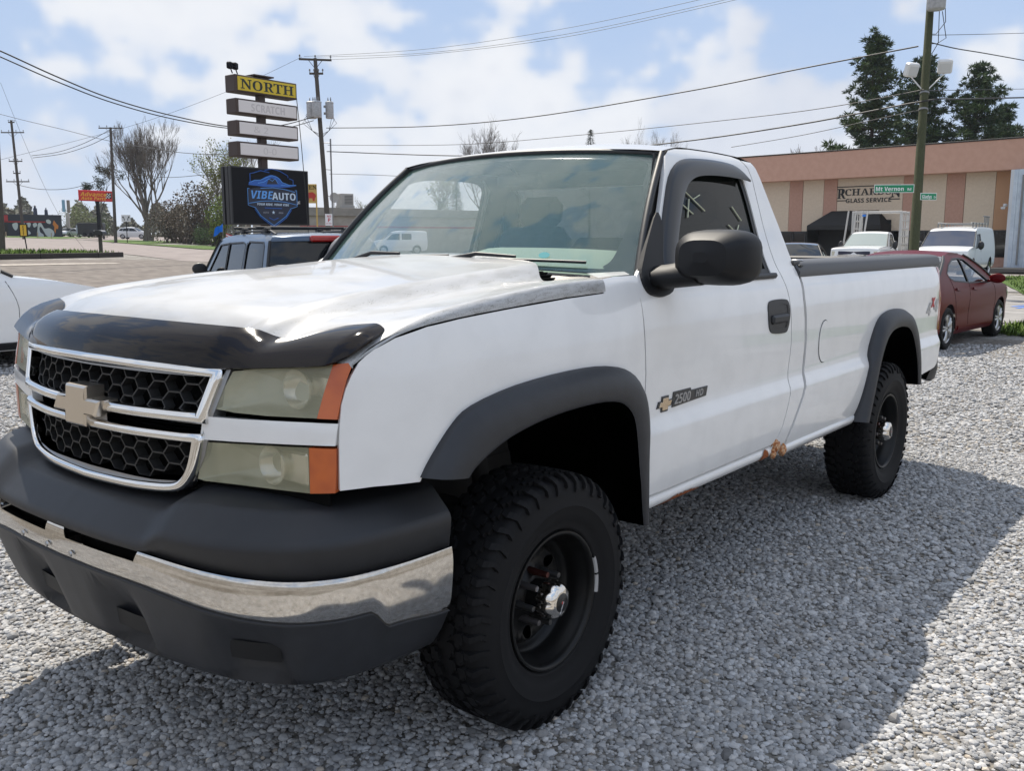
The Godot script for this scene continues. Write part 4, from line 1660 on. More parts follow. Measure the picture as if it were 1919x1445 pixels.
	sided(t, "door_trim", M.trim, func(q):
		var poly := pv([-0.60, 0.75, -1.86, 0.75, -1.84, 1.36, -0.60, 1.36])
		q.drape(poly, [], func(p): return sp(p) - Vector3(0.07, 0, 0), 0.3, 0.1, Vector3.LEFT)
		var fr := PackedVector2Array(pv([-0.60, 1.36, -1.86, 1.36, -1.90, 1.88, -1.05, 1.88]))
		var hole2 := pv([-0.76, 1.375, -1.725, 1.375, -1.72, 1.80, -1.65, 1.85, -1.10, 1.83])
		q.drape(fr, [hole2], func(p): return sp(p) - Vector3(0.045, 0, 0), 0.2, 0.1, Vector3.LEFT)
		q.box(Vector3(0.86, 1.12, -1.25), Vector3(0.09, 0.07, 0.55), 0.02))
	# dashboard
	b = MB.new()
	var drows := []
	for q in [[-0.40, 1.36], [-0.52, 1.385], [-0.62, 1.393], [-0.76, 1.388], [-0.86, 1.368], [-0.90, 1.33], [-0.90, 1.20], [-0.84, 1.0]]:
		var row := []
		for i in 25:
			var x := lerpf(-0.83, 0.83, i / 24.0)
			var hump := (0.035 + 0.085 * smoothstep(-0.25, 0.12, x)) * smoothstep(-0.55, -0.78, q[0]) * (1.0 if q[1] > 1.34 else 0.9)
			row.append(Vector3(x, q[1] + hump - 0.02 * pow(absf(x) / 0.83, 4.0), q[0] - 0.10 * pow(absf(x), 2.0) * (1.0 if q[0] > -0.7 else 0.0)))
		drows.append(row)
	b.grid(drows, Vector3(0, 1, -0.4))
	b.put("dashboard", M.dash, t)
	# bench seat and headrests
	b = MB.new()
	b.box(Vector3(0, 0.98, -1.45), Vector3(1.45, 0.22, 0.55), 0.07)
	for s in [-1.0, 0.0, 1.0]:
		b.box(Vector3(s * 0.47, 1.30, -1.74), Vector3(0.46 if s != 0.0 else 0.44, 0.62 if s != 0.0 else 0.5, 0.16), 0.06, Basis(Vector3.RIGHT, -0.22))
	var seat := b.put("bench_seat", M.cloth, t)
	for s in [-1.0, 1.0]:
		b = MB.new()
		b.box(Vector3(s * 0.45, 1.68, -1.82), Vector3(0.28, 0.17, 0.11), 0.045, Basis(Vector3.RIGHT, -0.2))
		b.put("headrest", M.cloth, seat)
	# steering wheel
	b = MB.new()
	var ring := []
	var tilt := Basis(Vector3.RIGHT, 0.9)
	for k in 33:
		var a := TAU * k / 32
		ring.append(Vector3(0.38, 1.28, -1.05) + tilt * Vector3(cos(a) * 0.19, 0, sin(a) * 0.19))
	b.tube(ring, 0.016, 8, false)
	b.box(Vector3(0.38, 1.275, -1.045), Vector3(0.17, 0.05, 0.12), 0.02, tilt)
	b.tube([Vector3(0.38, 1.28, -1.04), Vector3(0.38, 1.18, -0.85)], 0.03, 8)
	for s in [-1.0, 1.0]:
		b.tube([Vector3(0.38 + s * 0.06, 1.28, -1.045), Vector3(0.38 + s * 0.185, 1.285, -1.05)], 0.014, 6)
	b.put("steering_wheel", M.black, t)
	# inside mirror and sun visors
	b = MB.new()
	b.box(Vector3(0.0, 1.80, -1.06), Vector3(0.25, 0.06, 0.03), 0.012)
	b.tube([Vector3(0, 1.82, -1.05), Vector3(0, 1.86, -0.985)], 0.008, 6)
	b.put("inside_mirror", M.black, t)
	for s in [-1.0, 1.0]:
		b = MB.new()
		b.box(Vector3(s * 0.40, 1.872, -1.20), Vector3(0.42, 0.02, 0.17), 0.008, Basis(Vector3.RIGHT, -0.15))
		b.put("sun_visor", M.headliner, t)


func make_bed(t: Node3D) -> void:
	var liner := mat(lin(0.012), 0.6)
	var b := MB.new()
	b.box(Vector3(0, 0.90, -3.28), Vector3(1.60, 0.04, 2.46))
	b.box(Vector3(0, 1.12, -2.075), Vector3(1.84, 0.60, 0.04), 0.005)
	for s in [-1.0, 1.0]:
		b.box(Vector3(s * 0.79, 1.13, -3.28), Vector3(0.05, 0.50, 2.42))
		b.box(Vector3(s * 0.66, 1.02, -3.38), Vector3(0.24, 0.22, 0.92), 0.03)
	b.put("bed_liner", liner, t)
	b = MB.new()
	b.box(Vector3(0, 1.425, -2.06), Vector3(1.80, 0.03, 0.09), 0.008)
	b.put("bed_front_cap", mat(lin(0.03), 0.5), t)
	b = MB.new()
	b.box(Vector3(0, 1.09, -4.485), Vector3(1.66, 0.58, 0.06), 0.015)
	var tg := b.put("tailgate", M.white, t)
	b = MB.new()
	b.box(Vector3(0, 1.40, -4.485), Vector3(1.66, 0.04, 0.075), 0.012)
	b.put("tailgate_cap", mat(lin(0.05), 0.5), tg)
	b = MB.new()
	b.box(Vector3(0, 1.22, -4.522), Vector3(0.26, 0.09, 0.02), 0.006)
	b.put("tailgate_handle", M.black, tg)
	sided(t, "tail_light", M.red, func(q):
		var rows := []
		for y in [0.93, 0.96, 1.15, 1.33, 1.355]:
			var x := sx(-4.45, y)
			rows.append([Vector3(x + 0.001, y, -4.462), Vector3(x + 0.003, y, -4.50), Vector3(x - 0.012, y, -4.528), Vector3(x - 0.13, y, -4.535)])
		q.grid(rows, Vector3(0.5, 0, -1)))
	b = MB.new()
	var path := []
	var rows := []
	for i in 21:
		var u := lerpf(-1.0, 1.0, i / 20.0)
		var x := u * 0.95
		var z := -4.60 - 0.03 * (1.0 - u * u) + 0.16 * pow(absf(u), 8.0)
		var row := []
		for q in [[0.0, 0.74], [-0.02, 0.725], [-0.03, 0.70], [-0.03, 0.62], [-0.015, 0.595], [0.06, 0.585]]:
			row.append(Vector3(x, q[1], z + q[0]))
		rows.append(row)
	b.grid(rows, Vector3(0, 0, -1))
	var top := []
	for r in rows:
		top.append([r[0], Vector3(r[0].x, 0.74, -4.45)])
	b.grid(top, Vector3.UP)
	b.put("rear_bumper", M.black, t)
	sided(t, "bumper_end_cap", M.black, func(q):
		q.grid([[Vector3(0.945, 0.74, -4.42), Vector3(0.965, 0.74, -4.47), Vector3(0.95, 0.74, -4.55)], [Vector3(0.95, 0.66, -4.38), Vector3(0.97, 0.66, -4.44), Vector3(0.955, 0.66, -4.55)], [Vector3(0.93, 0.585, -4.36), Vector3(0.95, 0.585, -4.43), Vector3(0.94, 0.585, -4.55)]], Vector3.RIGHT))


# ---- front -----------------------------------------------------------------
func bar(b: MB, path: PackedVector2Array, w: float, h: float, closed: bool, f: Callable = fp) -> void:
	# a rounded moulding of width w standing h proud of the front surface along a path in (x, y)
	var m := path.size()
	var rows := []
	for i in (m + 1 if closed else m):
		var p := path[i % m]
		var p0 := path[(i - 1 + m) % m] if closed else path[maxi(i - 1, 0)]
		var p1 := path[(i + 1) % m] if closed else path[mini(i + 1, m - 1)]
		var d0 := (p - p0).normalized()
		var d1 := (p1 - p).normalized()
		if d0 == Vector2.ZERO:
			d0 = d1
		if d1 == Vector2.ZERO:
			d1 = d0
		var d := (d0 + d1).normalized()
		var o := Vector2(-d.y, d.x) / maxf(0.5, d.dot(d0))
		var row := []
		for q in [[-0.5, -0.03], [-0.5, 0.45], [-0.42, 0.78], [-0.25, 0.97], [0.0, 1.0], [0.25, 0.97], [0.42, 0.78], [0.5, 0.45], [0.5, -0.03]]:
			row.append(f.call(p + o * w * q[0]) + Vector3(0, 0, q[1] * h if q[1] > 0 else q[1]))
		rows.append(row)
	b.grid(rows, Vector3.BACK)


func resample(p: PackedVector2Array, step: float, closed: bool) -> PackedVector2Array:
	var r := PackedVector2Array()
	var m := p.size()
	for i in (m if closed else m - 1):
		var a := p[i]
		var c := p[(i + 1) % m]
		var k := maxi(1, int(ceil(a.distance_to(c) / step)))
		for j in k:
			r.append(a.lerp(c, float(j) / k))
	if not closed:
		r.append(p[m - 1])
	return r


func make_front(t: Node3D) -> void:
	# dark carrier behind everything
	var b := MB.new()
	b.drape(pv([-0.87, 0.90, 0.87, 0.90, 0.87, 1.215, 0.60, 1.205, -0.60, 1.205, -0.87, 1.215]), [], func(p): return fp(p) - Vector3(0, 0, 0.075), 0.06, 0.1, Vector3.BACK)
	b.put("radiator_support", M.dark, t)
	# grille
	var g := Node3D.new()
	g.name = "grille"
	t.add_child(g)
	b = MB.new()
	var shell := pv([-0.560, 1.218, 0.560, 1.218, 0.512, 1.055, 0.487, 0.97, 0.45, 0.90, 0.39, 0.862, 0.0, 0.845, -0.39, 0.862, -0.45, 0.90, -0.487, 0.97, -0.512, 1.055])
	var op1 := pv([-0.512, 1.180, 0.512, 1.180, 0.478, 1.084, -0.478, 1.084])
	var op2 := pv([-0.462, 1.008, 0.462, 1.008, 0.435, 0.925, 0.395, 0.893, 0.30, 0.886, -0.30, 0.886, -0.395, 0.893, -0.435, 0.925])
	var op3 := pv([0.11, 1.030, 0.485, 1.030, 0.492, 1.056, 0.11, 1.060])
	var op4 := pv([-0.11, 1.030, -0.485, 1.030, -0.492, 1.056, -0.11, 1.060])
	b.drape(shell, [op1, op2, op3, op4], func(p): return fp(p) + Vector3(0, 0, 0.004), 0.05, 0.03, Vector3.BACK)
	b.rim(shell, func(p): return fp(p) + Vector3(0, 0, 0.004), 0.05, Vector3.BACK)
	for q in [op1, op2, op3, op4]:
		var keep := b.v.size()
		b.rim(q, func(p): return fp(p) + Vector3(0, 0, 0.004), 0.06, Vector3.BACK)
		for i in range(keep, b.n.size()):
			b.n[i] = -b.n[i]
	b.put("grille_shell", mat(lin(0.30), 0.35, 0.7), g)
	# chrome frames
	b = MB.new()
	var up := PackedVector2Array()
	for i in 25:
		var x := lerpf(-0.524, 0.524, i / 24.0)
		up.append(Vector2(x, 1.205 - 0.012 * x * x / 0.3))
	up.append_array(resample(pv([0.524, 1.194, 0.490, 1.076]), 0.03, false).slice(1))
	for i in 25:
		var x := lerpf(0.490, -0.490, i / 24.0)
		up.append(Vector2(x, 1.074))
	up.append_array(resample(pv([-0.490, 1.076, -0.524, 1.194]), 0.03, false).slice(1, -1))
	bar(b, up, 0.030, 0.022, true)
	b.put("chrome_grille_frame", M.chrome, g)
	b = MB.new()
	var lo := resample(pv([-0.475, 1.018, 0.475, 1.018]), 0.04, false)
	lo.append_array(curve2([0.475, 1.018, 0.468, 0.985, 0.452, 0.935, 0.425, 0.896, 0.385, 0.876, 0.30, 0.868, 0.15, 0.863, 0.0, 0.861, -0.15, 0.863, -0.30, 0.868, -0.385, 0.876, -0.425, 0.896, -0.452, 0.935, -0.468, 0.985], 3).slice(1))
	bar(b, lo, 0.028, 0.022, true)
	b.put("chrome_grille_frame", M.chrome, g)
	# emblem
	b = MB.new()
	b.prism(bowtie(0.275, 0.118), 0.058, Transform3D(Basis(), Vector3(0.0, 1.068, 0.950)), 0.006)
	b.put("bowtie_emblem", mat(lin(0.66, 0.60, 0.52), 0.3, 1.0), g)
	# honeycomb mesh
	for q in [[op1, "honeycomb_mesh"], [op2, "honeycomb_mesh"]]:
		b = MB.new()
		var R := 0.033
		var lim: PackedVector2Array = Geometry2D.offset_polygon(q[0], 0.004)[0]
		for r in range(0, 14):
			for c in range(-15, 16):
				var ctr := Vector2(c * R * 1.5 * 1.22, 0.86 + r * R * sqrt(3.0) * 0.86 + (R * sqrt(3.0) * 0.43 if c % 2 != 0 else 0.0))
				for k in 3:
					var a0 := PI / 3.0 * k
					var a1 := PI / 3.0 * (k + 1)
					var p0 := ctr + Vector2(cos(a0) * 1.22, sin(a0) * 0.86) * R
					var p1 := ctr + Vector2(cos(a1) * 1.22, sin(a1) * 0.86) * R
					if not (Geometry2D.is_point_in_polygon(p0, lim) and Geometry2D.is_point_in_polygon(p1, lim)):
						continue
					var d := (p1 - p0).normalized()
					var o := Vector2(-d.y, d.x) * 0.0022
					var P := fp(p0) - Vector3(0, 0, 0.014)
					var Q := fp(p1) - Vector3(0, 0, 0.014)
					var O := Vector3(o.x, o.y, 0)
					var D := Vector3(0, 0, -0.03)
					b.face([P - O, Q - O, Q + O, P + O], Vector3.BACK)
					b.face([P + O, Q + O, Q + O + D, P + O + D], O.normalized())
					b.face([P - O, Q - O, Q - O + D, P - O + D], -O.normalized())
		b.put(q[1], mat(lin(0.02), 0.5), g)
	# headlights
	var mid := func(b2: MB): 
		panel(b2, pv([0.489, 1.078, 0.475, 1.015, 0.581, 1.018, 0.712, 1.024, 0.80, 1.028, 0.876, 1.032, 0.883, 1.088, 0.80, 1.086, 0.714, 1.083, 0.584, 1.079]), [], 0.03, func(p): return fp(p) + Vector3(0, 0, 0.004), Vector3.BACK)
	sided(t, "headlight_divider", M.white, mid)
	for s in 2:
		var X := Transform3D() if s == 0 else mirror_x()
		for part in 2:
			var outl: PackedVector2Array
			var amb: PackedVector2Array
			if part == 0:
				outl = pv([0.560, 1.198, 0.515, 1.100, 0.582, 1.094, 0.680, 1.093, 0.825, 1.097, 0.834, 1.157, 0.849, 1.231, 0.811, 1.230, 0.692, 1.216, 0.613, 1.206])
				amb = pv([0.826, 1.097, 0.878, 1.098, 0.882, 1.146, 0.887, 1.192, 0.893, 1.224, 0.886, 1.236, 0.850, 1.231, 0.835, 1.157])
			else:
				outl = pv([0.486, 1.008, 0.473, 0.959, 0.459, 0.906, 0.480, 0.902, 0.591, 0.903, 0.722, 0.903, 0.801, 0.903, 0.802, 0.966, 0.802, 1.021, 0.679, 1.016])
				amb = pv([0.803, 0.903, 0.872, 0.911, 0.876, 0.973, 0.877, 1.024, 0.804, 1.021])
			var h := Node3D.new()
			h.name = "headlight"
			t.add_child(h, true)
			var b3 := MB.new()
			b3.xf = X
			b3.drape(outl, [], func(p): return fp(p) + Vector3(0, 0, 0.002), 0.04, 0.03, Vector3.BACK)
			b3.put("lens", M.lens, h)
			b3 = MB.new()
			b3.xf = X
			b3.drape(amb, [], func(p): return fp(p) + Vector3(0, 0, 0.003), 0.015, 0.03, Vector3.BACK)
			b3.rim(amb, func(p): return fp(p) + Vector3(0, 0, 0.003), 0.03, Vector3.BACK)
			b3.put("amber_lens", M.amber, h)
			# bowl and reflectors
			b3 = MB.new()
			b3.xf = X
			var c := Vector2.ZERO
			for p in outl:
				c += p / outl.size()
			var rings := []
			for k in [[1.0, 0.0], [0.97, -0.02], [0.9, -0.045], [0.6, -0.058], [0.0, -0.06]]:
				var row := []
				for i in outl.size() + 1:
					var p: Vector2 = c + (outl[i % outl.size()] - c) * k[0]
					row.append(fp(p) + Vector3(0, 0, k[1]))
				rings.append(row)
			b3.grid(rings, Vector3.BACK)
			b3.put("lamp_bowl", mat(lin(0.42, 0.42, 0.33), 0.30, 0.5), h)
			b3 = MB.new()
			b3.xf = X
			var rc := Vector2(0.735, 1.16) if part == 0 else Vector2(0.67, 0.958)
			b3.lathe([Vector2(0.008, -0.03), Vector2(0.028, -0.026), Vector2(0.046, -0.008), Vector2(0.052, 0.008)], Transform3D(Basis(Vector3.RIGHT, PI / 2.0), fp(rc) + Vector3(0, 0, -0.03)), 20)
			if part == 1:
				b3.box(fp(Vector2(0.735, 0.960)) + Vector3(0, 0, -0.03), Vector3(0.11, 0.085, 0.02), 0.006)
			else:
				b3.box(fp(Vector2(0.80, 1.17)) + Vector3(0, 0, -0.035), Vector3(0.075, 0.06, 0.02), 0.006)
			b3.put("reflector", mat(lin(0.75, 0.72, 0.62), 0.25, 0.9), h)
	# filler strip under the deflector and below the lamps
	b = MB.new()
	b.drape(pv([-0.84, 0.868, 0.84, 0.868, 0.84, 0.903, 0.46, 0.890, 0.40, 0.86, -0.40, 0.86, -0.46, 0.890, -0.84, 0.903]), [], func(p): return fp(p) - Vector3(0, 0, 0.020), 0.05, 0.03, Vector3.BACK)
	b.put("lower_filler", M.dark, t)


func make_bumper(t: Node3D) -> void:
	var B := Node3D.new()
	B.name = "front_bumper"
	t.add_child(B)
	var ts := steps([[-1.0, 1.0, 0.0125]])
	var ytop := func(t_: float) -> float:
		var x := absf(bp(t_, 0.0, 0.0).x)
		return lerpf(0.832, 0.872, smoothstep(0.40, 0.50, x))
	var ch_top := func(t_: float) -> float:
		var x := absf(bp(t_, 0.0, 0.0).x)
		return lerpf(0.733, 0.702, smoothstep(0.35, 0.95, x))
	var ch_low := func(t_: float) -> float:
		var p := bp(t_, 0.0, 0.0)
		var y := lerpf(0.632, 0.584, smoothstep(0.3, 0.92, absf(p.x)))
		if absf(p.x) > 0.8:
			y -= 0.052 * smoothstep(0.735, 0.675, p.z) + 0.02 * smoothstep(0.66, 0.46, p.z)
		return y
	# black upper pad
	var b := MB.new()
	var rows := []
	for k in [[0.0, 0.19], [0.006, 0.085], [0.010, 0.072], [0.018, 0.062], [0.066, 0.013], [0.076, 0.005], [0.088, 0.001], [0.10, 0.001], [-1.0, 0.010], [-2.0, 0.04]]:
		var row := []
		for q in ts:
			var y: float = ytop.call(q) - k[0]
			if k[0] < 0:
				y = ch_top.call(q) - 0.002
			var ins: float = k[1]
			row.append(bp(q, ins, y + (0.02 * smoothstep(0.06, 0.19, ins) if k[0] >= 0 else 0.0)))
		rows.append(row)
	b.grid(rows, Vector3(0, 0.3, 1), Vector3(0, 0.7, 0.5))
	for e in [0, ts.size() - 1]:
		var f := []
		for r in rows:
			f.append(r[e])
		f.append(bp(ts[e], 0.19, 0.70))
		b.face(f, Vector3(0, 0, -1))
	b.put("bumper_pad", M.black, B)
	# chrome band with two slots let into its upper edge
	b = MB.new()
	var fch := func(p: Vector2) -> Vector3:
		var hi: float = ch_top.call(p.x)
		var lo: float = ch_low.call(p.x)
		var ins := 0.006 * pow(p.y * 2.0 - 1.0, 4.0) + 0.016 * (1.0 - p.y) * (1.0 - p.y)
		return bp(p.x, ins - 0.006, lerpf(lo, hi, p.y))
	var slots := []
	for s in [-1.0, 1.0]:
		var a := bt_of(0.06 * s)
		var c := bt_of(0.39 * s)
		var d := bt_of(0.41 * s)
		var e := bt_of(0.045 * s)
		slots.append(PackedVector2Array([Vector2(a, 0.72), Vector2(c, 0.72), Vector2(d, 1.1), Vector2(e, 1.1)]))
	var band := PackedVector2Array([Vector2(-1, 0), Vector2(1, 0), Vector2(1, 1), Vector2(-1, 1)])
	b.drape(band, slots, fch, 0.02, 0.1, Vector3(0, 0, 1))
	# drape's hint fails on the sides: turn normals outwards from the middle
	for i in b.v.size():
		if b.n[i].dot(Vector3(b.v[i].x, 0, b.v[i].z - 0.3)) < 0.0:
			b.n[i] = -b.n[i]
	for i in range(0, b.ix.size(), 3):
		var x0 := b.ix[i]
		var x1 := b.ix[i + 1]
		var x2 := b.ix[i + 2]
		if (b.v[x2] - b.v[x0]).cross(b.v[x1] - b.v[x0]).dot(b.n[x0]) < 0.0:
			b.ix[i + 1] = x2
			b.ix[i + 2] = x1
	# folded lower edge and ends
	var r1 := []
	var r2 := []
	for q in ts:
		r1.append(fch.call(Vector2(q, 0.0)))
		r2.append(fch.call(Vector2(q, 0.0)) + (Vector3(0, 0.7, 0.4) - fch.call(Vector2(q, 0.0))).normalized() * 0.03)
	b.grid([r1, r2], Vector3.DOWN)
	b.put("chrome_band", M.chrome_dull, B)
	b = MB.new()
	for s in slots:
		var q1 := []
		var q2 := []
		for i in 13:
			var tt: float = lerpf(s[0].x, s[1].x, i / 12.0)
			q1.append(bp(tt, 0.002, lerpf(ch_low.call(tt), ch_top.call(tt), 0.72)))
			q2.append(bp(tt, 0.05, lerpf(ch_low.call(tt), ch_top.call(tt), 0.72)))
		b.grid([q1, q2], Vector3.UP)
	b.put("slot_lip", M.chrome, B)
	b = MB.new()
	for s in slots:
		var q1 := []
		var q2 := []
		for i in 13:
			var tt: float = lerpf(s[3].x, s[2].x, i / 12.0)
			q1.append(bp(tt, 0.052, 0.66))
			q2.append(bp(tt, 0.052, 0.75))
		b.grid([q1, q2], Vector3.BACK)
	b.put("slot_backing", M.dark, B)
	for x in [-0.22, -0.06, 0.08]:
		b = MB.new()
		b.lathe([Vector2(0.009, 0.0), Vector2(0.008, 0.004), Vector2(0.0, 0.006)], Transform3D(Basis(Vector3.RIGHT, PI / 2.0), bp(bt_of(x), -0.002, 0.662)), 12)
		b.put("bolt_head", M.silver, B)
	# lower valance
	b = MB.new()
	rows = []
	for k in [[0.0, 0.03], [0.006, 0.002], [0.02, -0.004], [0.06, 0.004], [0.5, 0.03], [0.9, 0.062], [1.0, 0.075], [1.02, 0.11], [0.98, 0.22]]:
		var row := []
		for q in ts:
			var hi: float = ch_low.call(q) + 0.004
			var p := bp(q, 0.0, 0.0)
			var lo := lerpf(0.395, 0.392, absf(q))
			# scoops that open towards the front
			var dent := 0.0
			for s in [[0.24, 0.09], [0.72, 0.10]]:
				dent += 0.05 * exp(-pow((absf(p.x) - s[0]) / s[1], 4.0)) if k[0] > 0.4 and k[0] < 0.95 and p.z > 0.8 else 0.0
			row.append(bp(q, k[1] + 0.012 + dent, lerpf(hi, lo, k[0])))
		rows.append(row)
	b.grid(rows, Vector3.BACK, Vector3(0, 0.55, 0.4))
	b.put("lower_valance", M.flare, B)
	for s in [-1.0, 1.0]:
		for q in [[0.15, 0.33, 0.445, 0.50], [0.64, 0.79, 0.455, 0.51]]:
			b = MB.new()
			var r := []
			for i in 9:
				var tt := bt_of(lerpf(q[0], q[1], i / 8.0) * s)
				r.append([bp(tt, 0.088, q[2]), bp(tt, 0.076, q[3])])
			b.grid(r, Vector3.BACK)
			b.put("valance_scoop", M.mirror, B)


# ---- wheels ----------------------------------------------------------------
func make_wheel() -> Node3D: # axle along x, outside towards +x, hub at the origin
	var w := Node3D.new()
	var b := MB.new()
	var ax := Transform3D(Basis(Vector3(0, 0, 1), Vector3(1, 0, 0), Vector3(0, 1, 0)), Vector3.ZERO)
	var prof := [Vector2(0.225, 0.098), Vector2(0.232, 0.110), Vector2(0.238, 0.1135), Vector2(0.243, 0.1125), Vector2(0.262, 0.124), Vector2(0.285, 0.132), Vector2(0.305, 0.1355), Vector2(0.309, 0.1375), Vector2(0.313, 0.1355), Vector2(0.335, 0.134), Vector2(0.356, 0.129), Vector2(0.376, 0.121), Vector2(0.388, 0.112), Vector2(0.395, 0.095), Vector2(0.398, 0.05), Vector2(0.399, 0.0), Vector2(0.398, -0.05), Vector2(0.395, -0.095), Vector2(0.388, -0.112), Vector2(0.376, -0.121), Vector2(0.335, -0.134), Vector2(0.285, -0.132), Vector2(0.24, -0.113), Vector2(0.225, -0.098)]
	prof.reverse()
	b.lathe(prof, ax, 96)
	# tread blocks
	var rng := RandomNumberGenerator.new()
	rng.seed = 31
	var N := 46
	for k in N:
		var a0 := TAU * k / N
		var st := TAU / N
		for row in [[0.032, 0.0, 0.0], [-0.032, 0.5, 0.0], [0.066, 0.35, 0.0], [-0.066, 0.85, 0.0]]:
			var c = a0 + st * (row[1] + rng.randf_range(-0.05, 0.05))
			var h := 0.0165
			var j := st * 0.41
			var sg := 1.0 if row[0] > 0 else -1.0
			var hw := 0.0145
			var pts := [[-hw, -j * 0.9], [-hw * 0.1, -j * 0.55], [hw * 0.25, -j * 1.05], [hw, -j * 0.7], [hw * 0.85, j * 0.5], [hw * 0.2, j * 0.35], [-hw * 0.05, j], [-hw, j * 0.75]]
			lug(b, pts, row[0], c, sg, 0.392, 0.4125)
		# shoulder lugs that wrap onto the sidewall, long and short in turn
		for sg in [-1.0, 1.0]:
			var c := a0 + st * (0.1 if sg > 0 else 0.6)
			var lng := k % 2 == 0
			var cs := [Vector2(0.0835, 0.4115), Vector2(0.104, 0.409), Vector2(0.1175, 0.399), Vector2(0.1275, 0.384), Vector2(0.1355, 0.362 if lng else 0.372), Vector2(0.1365, 0.352 if lng else 0.366), Vector2(0.124, 0.352 if lng else 0.366)]
			var wd := st * (0.40 if lng else 0.34)
			var ra := []
			var rb := []
			for i in cs.size():
				var skew := st * 0.10 * sin(i * 1.6)
				for q in 2:
					var a: float = c + (wd * 0.5 + (0.0 if i < 3 else -0.1 * wd)) * (-1.0 if q == 0 else 1.0) + skew
					var P := Vector3(cs[i].x * sg, cos(a) * cs[i].y, sin(a) * cs[i].y)
					if q == 0:
						ra.append(P)
					else:
						rb.append(P)
			for i in cs.size() - 1:
				var o = (ra[i] + rb[i + 1]) * 0.5
				var nn = (ra[i + 1] - ra[i]).cross(rb[i] - ra[i]).normalized()
				if nn.dot(Vector3(o.x * 2.0, o.y, o.z)) < 0:
					nn = -nn
				b.face([ra[i], rb[i], rb[i + 1], ra[i + 1]], nn)
			var tang := Vector3(0, -sin(c), cos(c))
			var inner := Vector3(0.085 * sg, cos(c - wd * 0.5) * 0.385, sin(c - wd * 0.5) * 0.385)
			var inner2 := Vector3(0.085 * sg, cos(c + wd * 0.5) * 0.385, sin(c + wd * 0.5) * 0.385)
			for i in cs.size() - 1:
				b.face([ra[i], ra[i + 1], inner], -tang)
				b.face([rb[i], rb[i + 1], inner2], tang)
			b.face([ra[0], rb[0], inner2, inner], Vector3(-sg, 0, 0))
	b.put("tyre", M.rubber, w)
	# raised letters on the sidewall, worn to dark rubber
	# rim
	b = MB.new()
	var rp := [Vector2(0.214, -0.10), Vector2(0.224, 0.088), Vector2(0.2265, 0.104), Vector2(0.224, 0.113), Vector2(0.218, 0.1145), Vector2(0.212, 0.110), Vector2(0.208, 0.098), Vector2(0.205, 0.085), Vector2(0.196, 0.070), Vector2(0.190, 0.040), Vector2(0.189, 0.025), Vector2(0.184, 0.018), Vector2(0.178, 0.016), Vector2(0.174, 0.004), Vector2(0.165, -0.004)]
	b.lathe(rp, ax, 64)
	var holes := []
	for k in 8:
		var a := TAU * (k + 0.5) / 8
		holes.append(circle2(Vector2(cos(a), sin(a)) * 0.129, 0.0215, 14))
	var disc := func(p: Vector2) -> Vector3:
		var r := p.length()
		return Vector3(pch([0.0, 0.055, 0.07, 0.10, 0.125, 0.15, 0.168], [0.035, 0.035, 0.028, 0.006, 0.004, 0.012, -0.004], r), p.y, p.x)
	b.drape(circle2(Vector2.ZERO, 0.168, 40), holes, disc, 0.02, 0.02, Vector3.RIGHT)
	b.lathe([Vector2(0.21, -0.10), Vector2(0.0, -0.09)], ax, 32)
	b.put("rim", M.rim, w)
	# lug nuts and hub
	for k in 8:
		var a := TAU * k / 8 + 0.2
		b = MB.new()
		var q := Transform3D(ax.basis, Vector3(0.02, sin(a) * 0.0825, cos(a) * 0.0825))
		b.lathe([Vector2(0.0125, -0.01), Vector2(0.0125, 0.02), Vector2(0.0105, 0.024), Vector2(0.0105, 0.060), Vector2(0.009, 0.066), Vector2(0.0, 0.067)], q, 10, true)
		b.put("lug_nut", mat([lin(0.10), lin(0.16, 0.15, 0.15), lin(0.09, 0.03, 0.025)][k % 3], 0.35, 0.8), w)
	b = MB.new()
	b.lathe([Vector2(0.058, 0.02), Vector2(0.056, 0.06), Vector2(0.052, 0.085)], ax, 24)
	b.put("hub", M.rim, w)
	b = MB.new()
	var rows := []
	for q in [[0.030, 0.1365, 0.0], [0.034, 0.1355, 0.02], [0.046, 0.132, 0.05], [0.056, 0.122, 0.08], [0.0605, 0.106, 0.10], [0.0615, 0.088, 0.10], [0.060, 0.076, 0.10]]:
		var row := []
		for k in 97:
			var a := TAU * k / 96
			var r: float = q[0] * (1.0 + q[2] * (absf(cos(4.0 * a)) - 0.7))
			row.append(Vector3(q[1], sin(a) * r, cos(a) * r))
		rows.append(row)
	b.grid(rows, Vector3.RIGHT, Vector3(0.05, 0, 0), true)
	b.put("centre_cap", mat(lin(0.72, 0.68, 0.62), 0.12, 1.0), w)
	b = MB.new()
	b.lathe([Vector2(0.031, 0.136), Vector2(0.029, 0.1385), Vector2(0.0, 0.139)], ax, 28)
	b.put("cap_disc", mat(lin(0.012), 0.3), w)
	var tf := Transform3D(Basis(Vector3(0, 0.7, -0.7).normalized(), Vector3(0, 0.7, 0.7).normalized(), Vector3(1, 0, 0)), Vector3(0.1395, -0.012, 0.012))
	text("cap_lettering", "Workhorse", "Droid Sans", 0.0055, 0.0005, mat(lin(0.6), 0.4), w, tf * Transform3D(Basis(), Vector3(0.002, -0.003, 0)), 1.0)
	b = MB.new()
	b.lathe([Vector2(0.0055, 0.139), Vector2(0.0, 0.1402)], ax, 12)
	b.put("cap_dot", M.red, w)
	return w


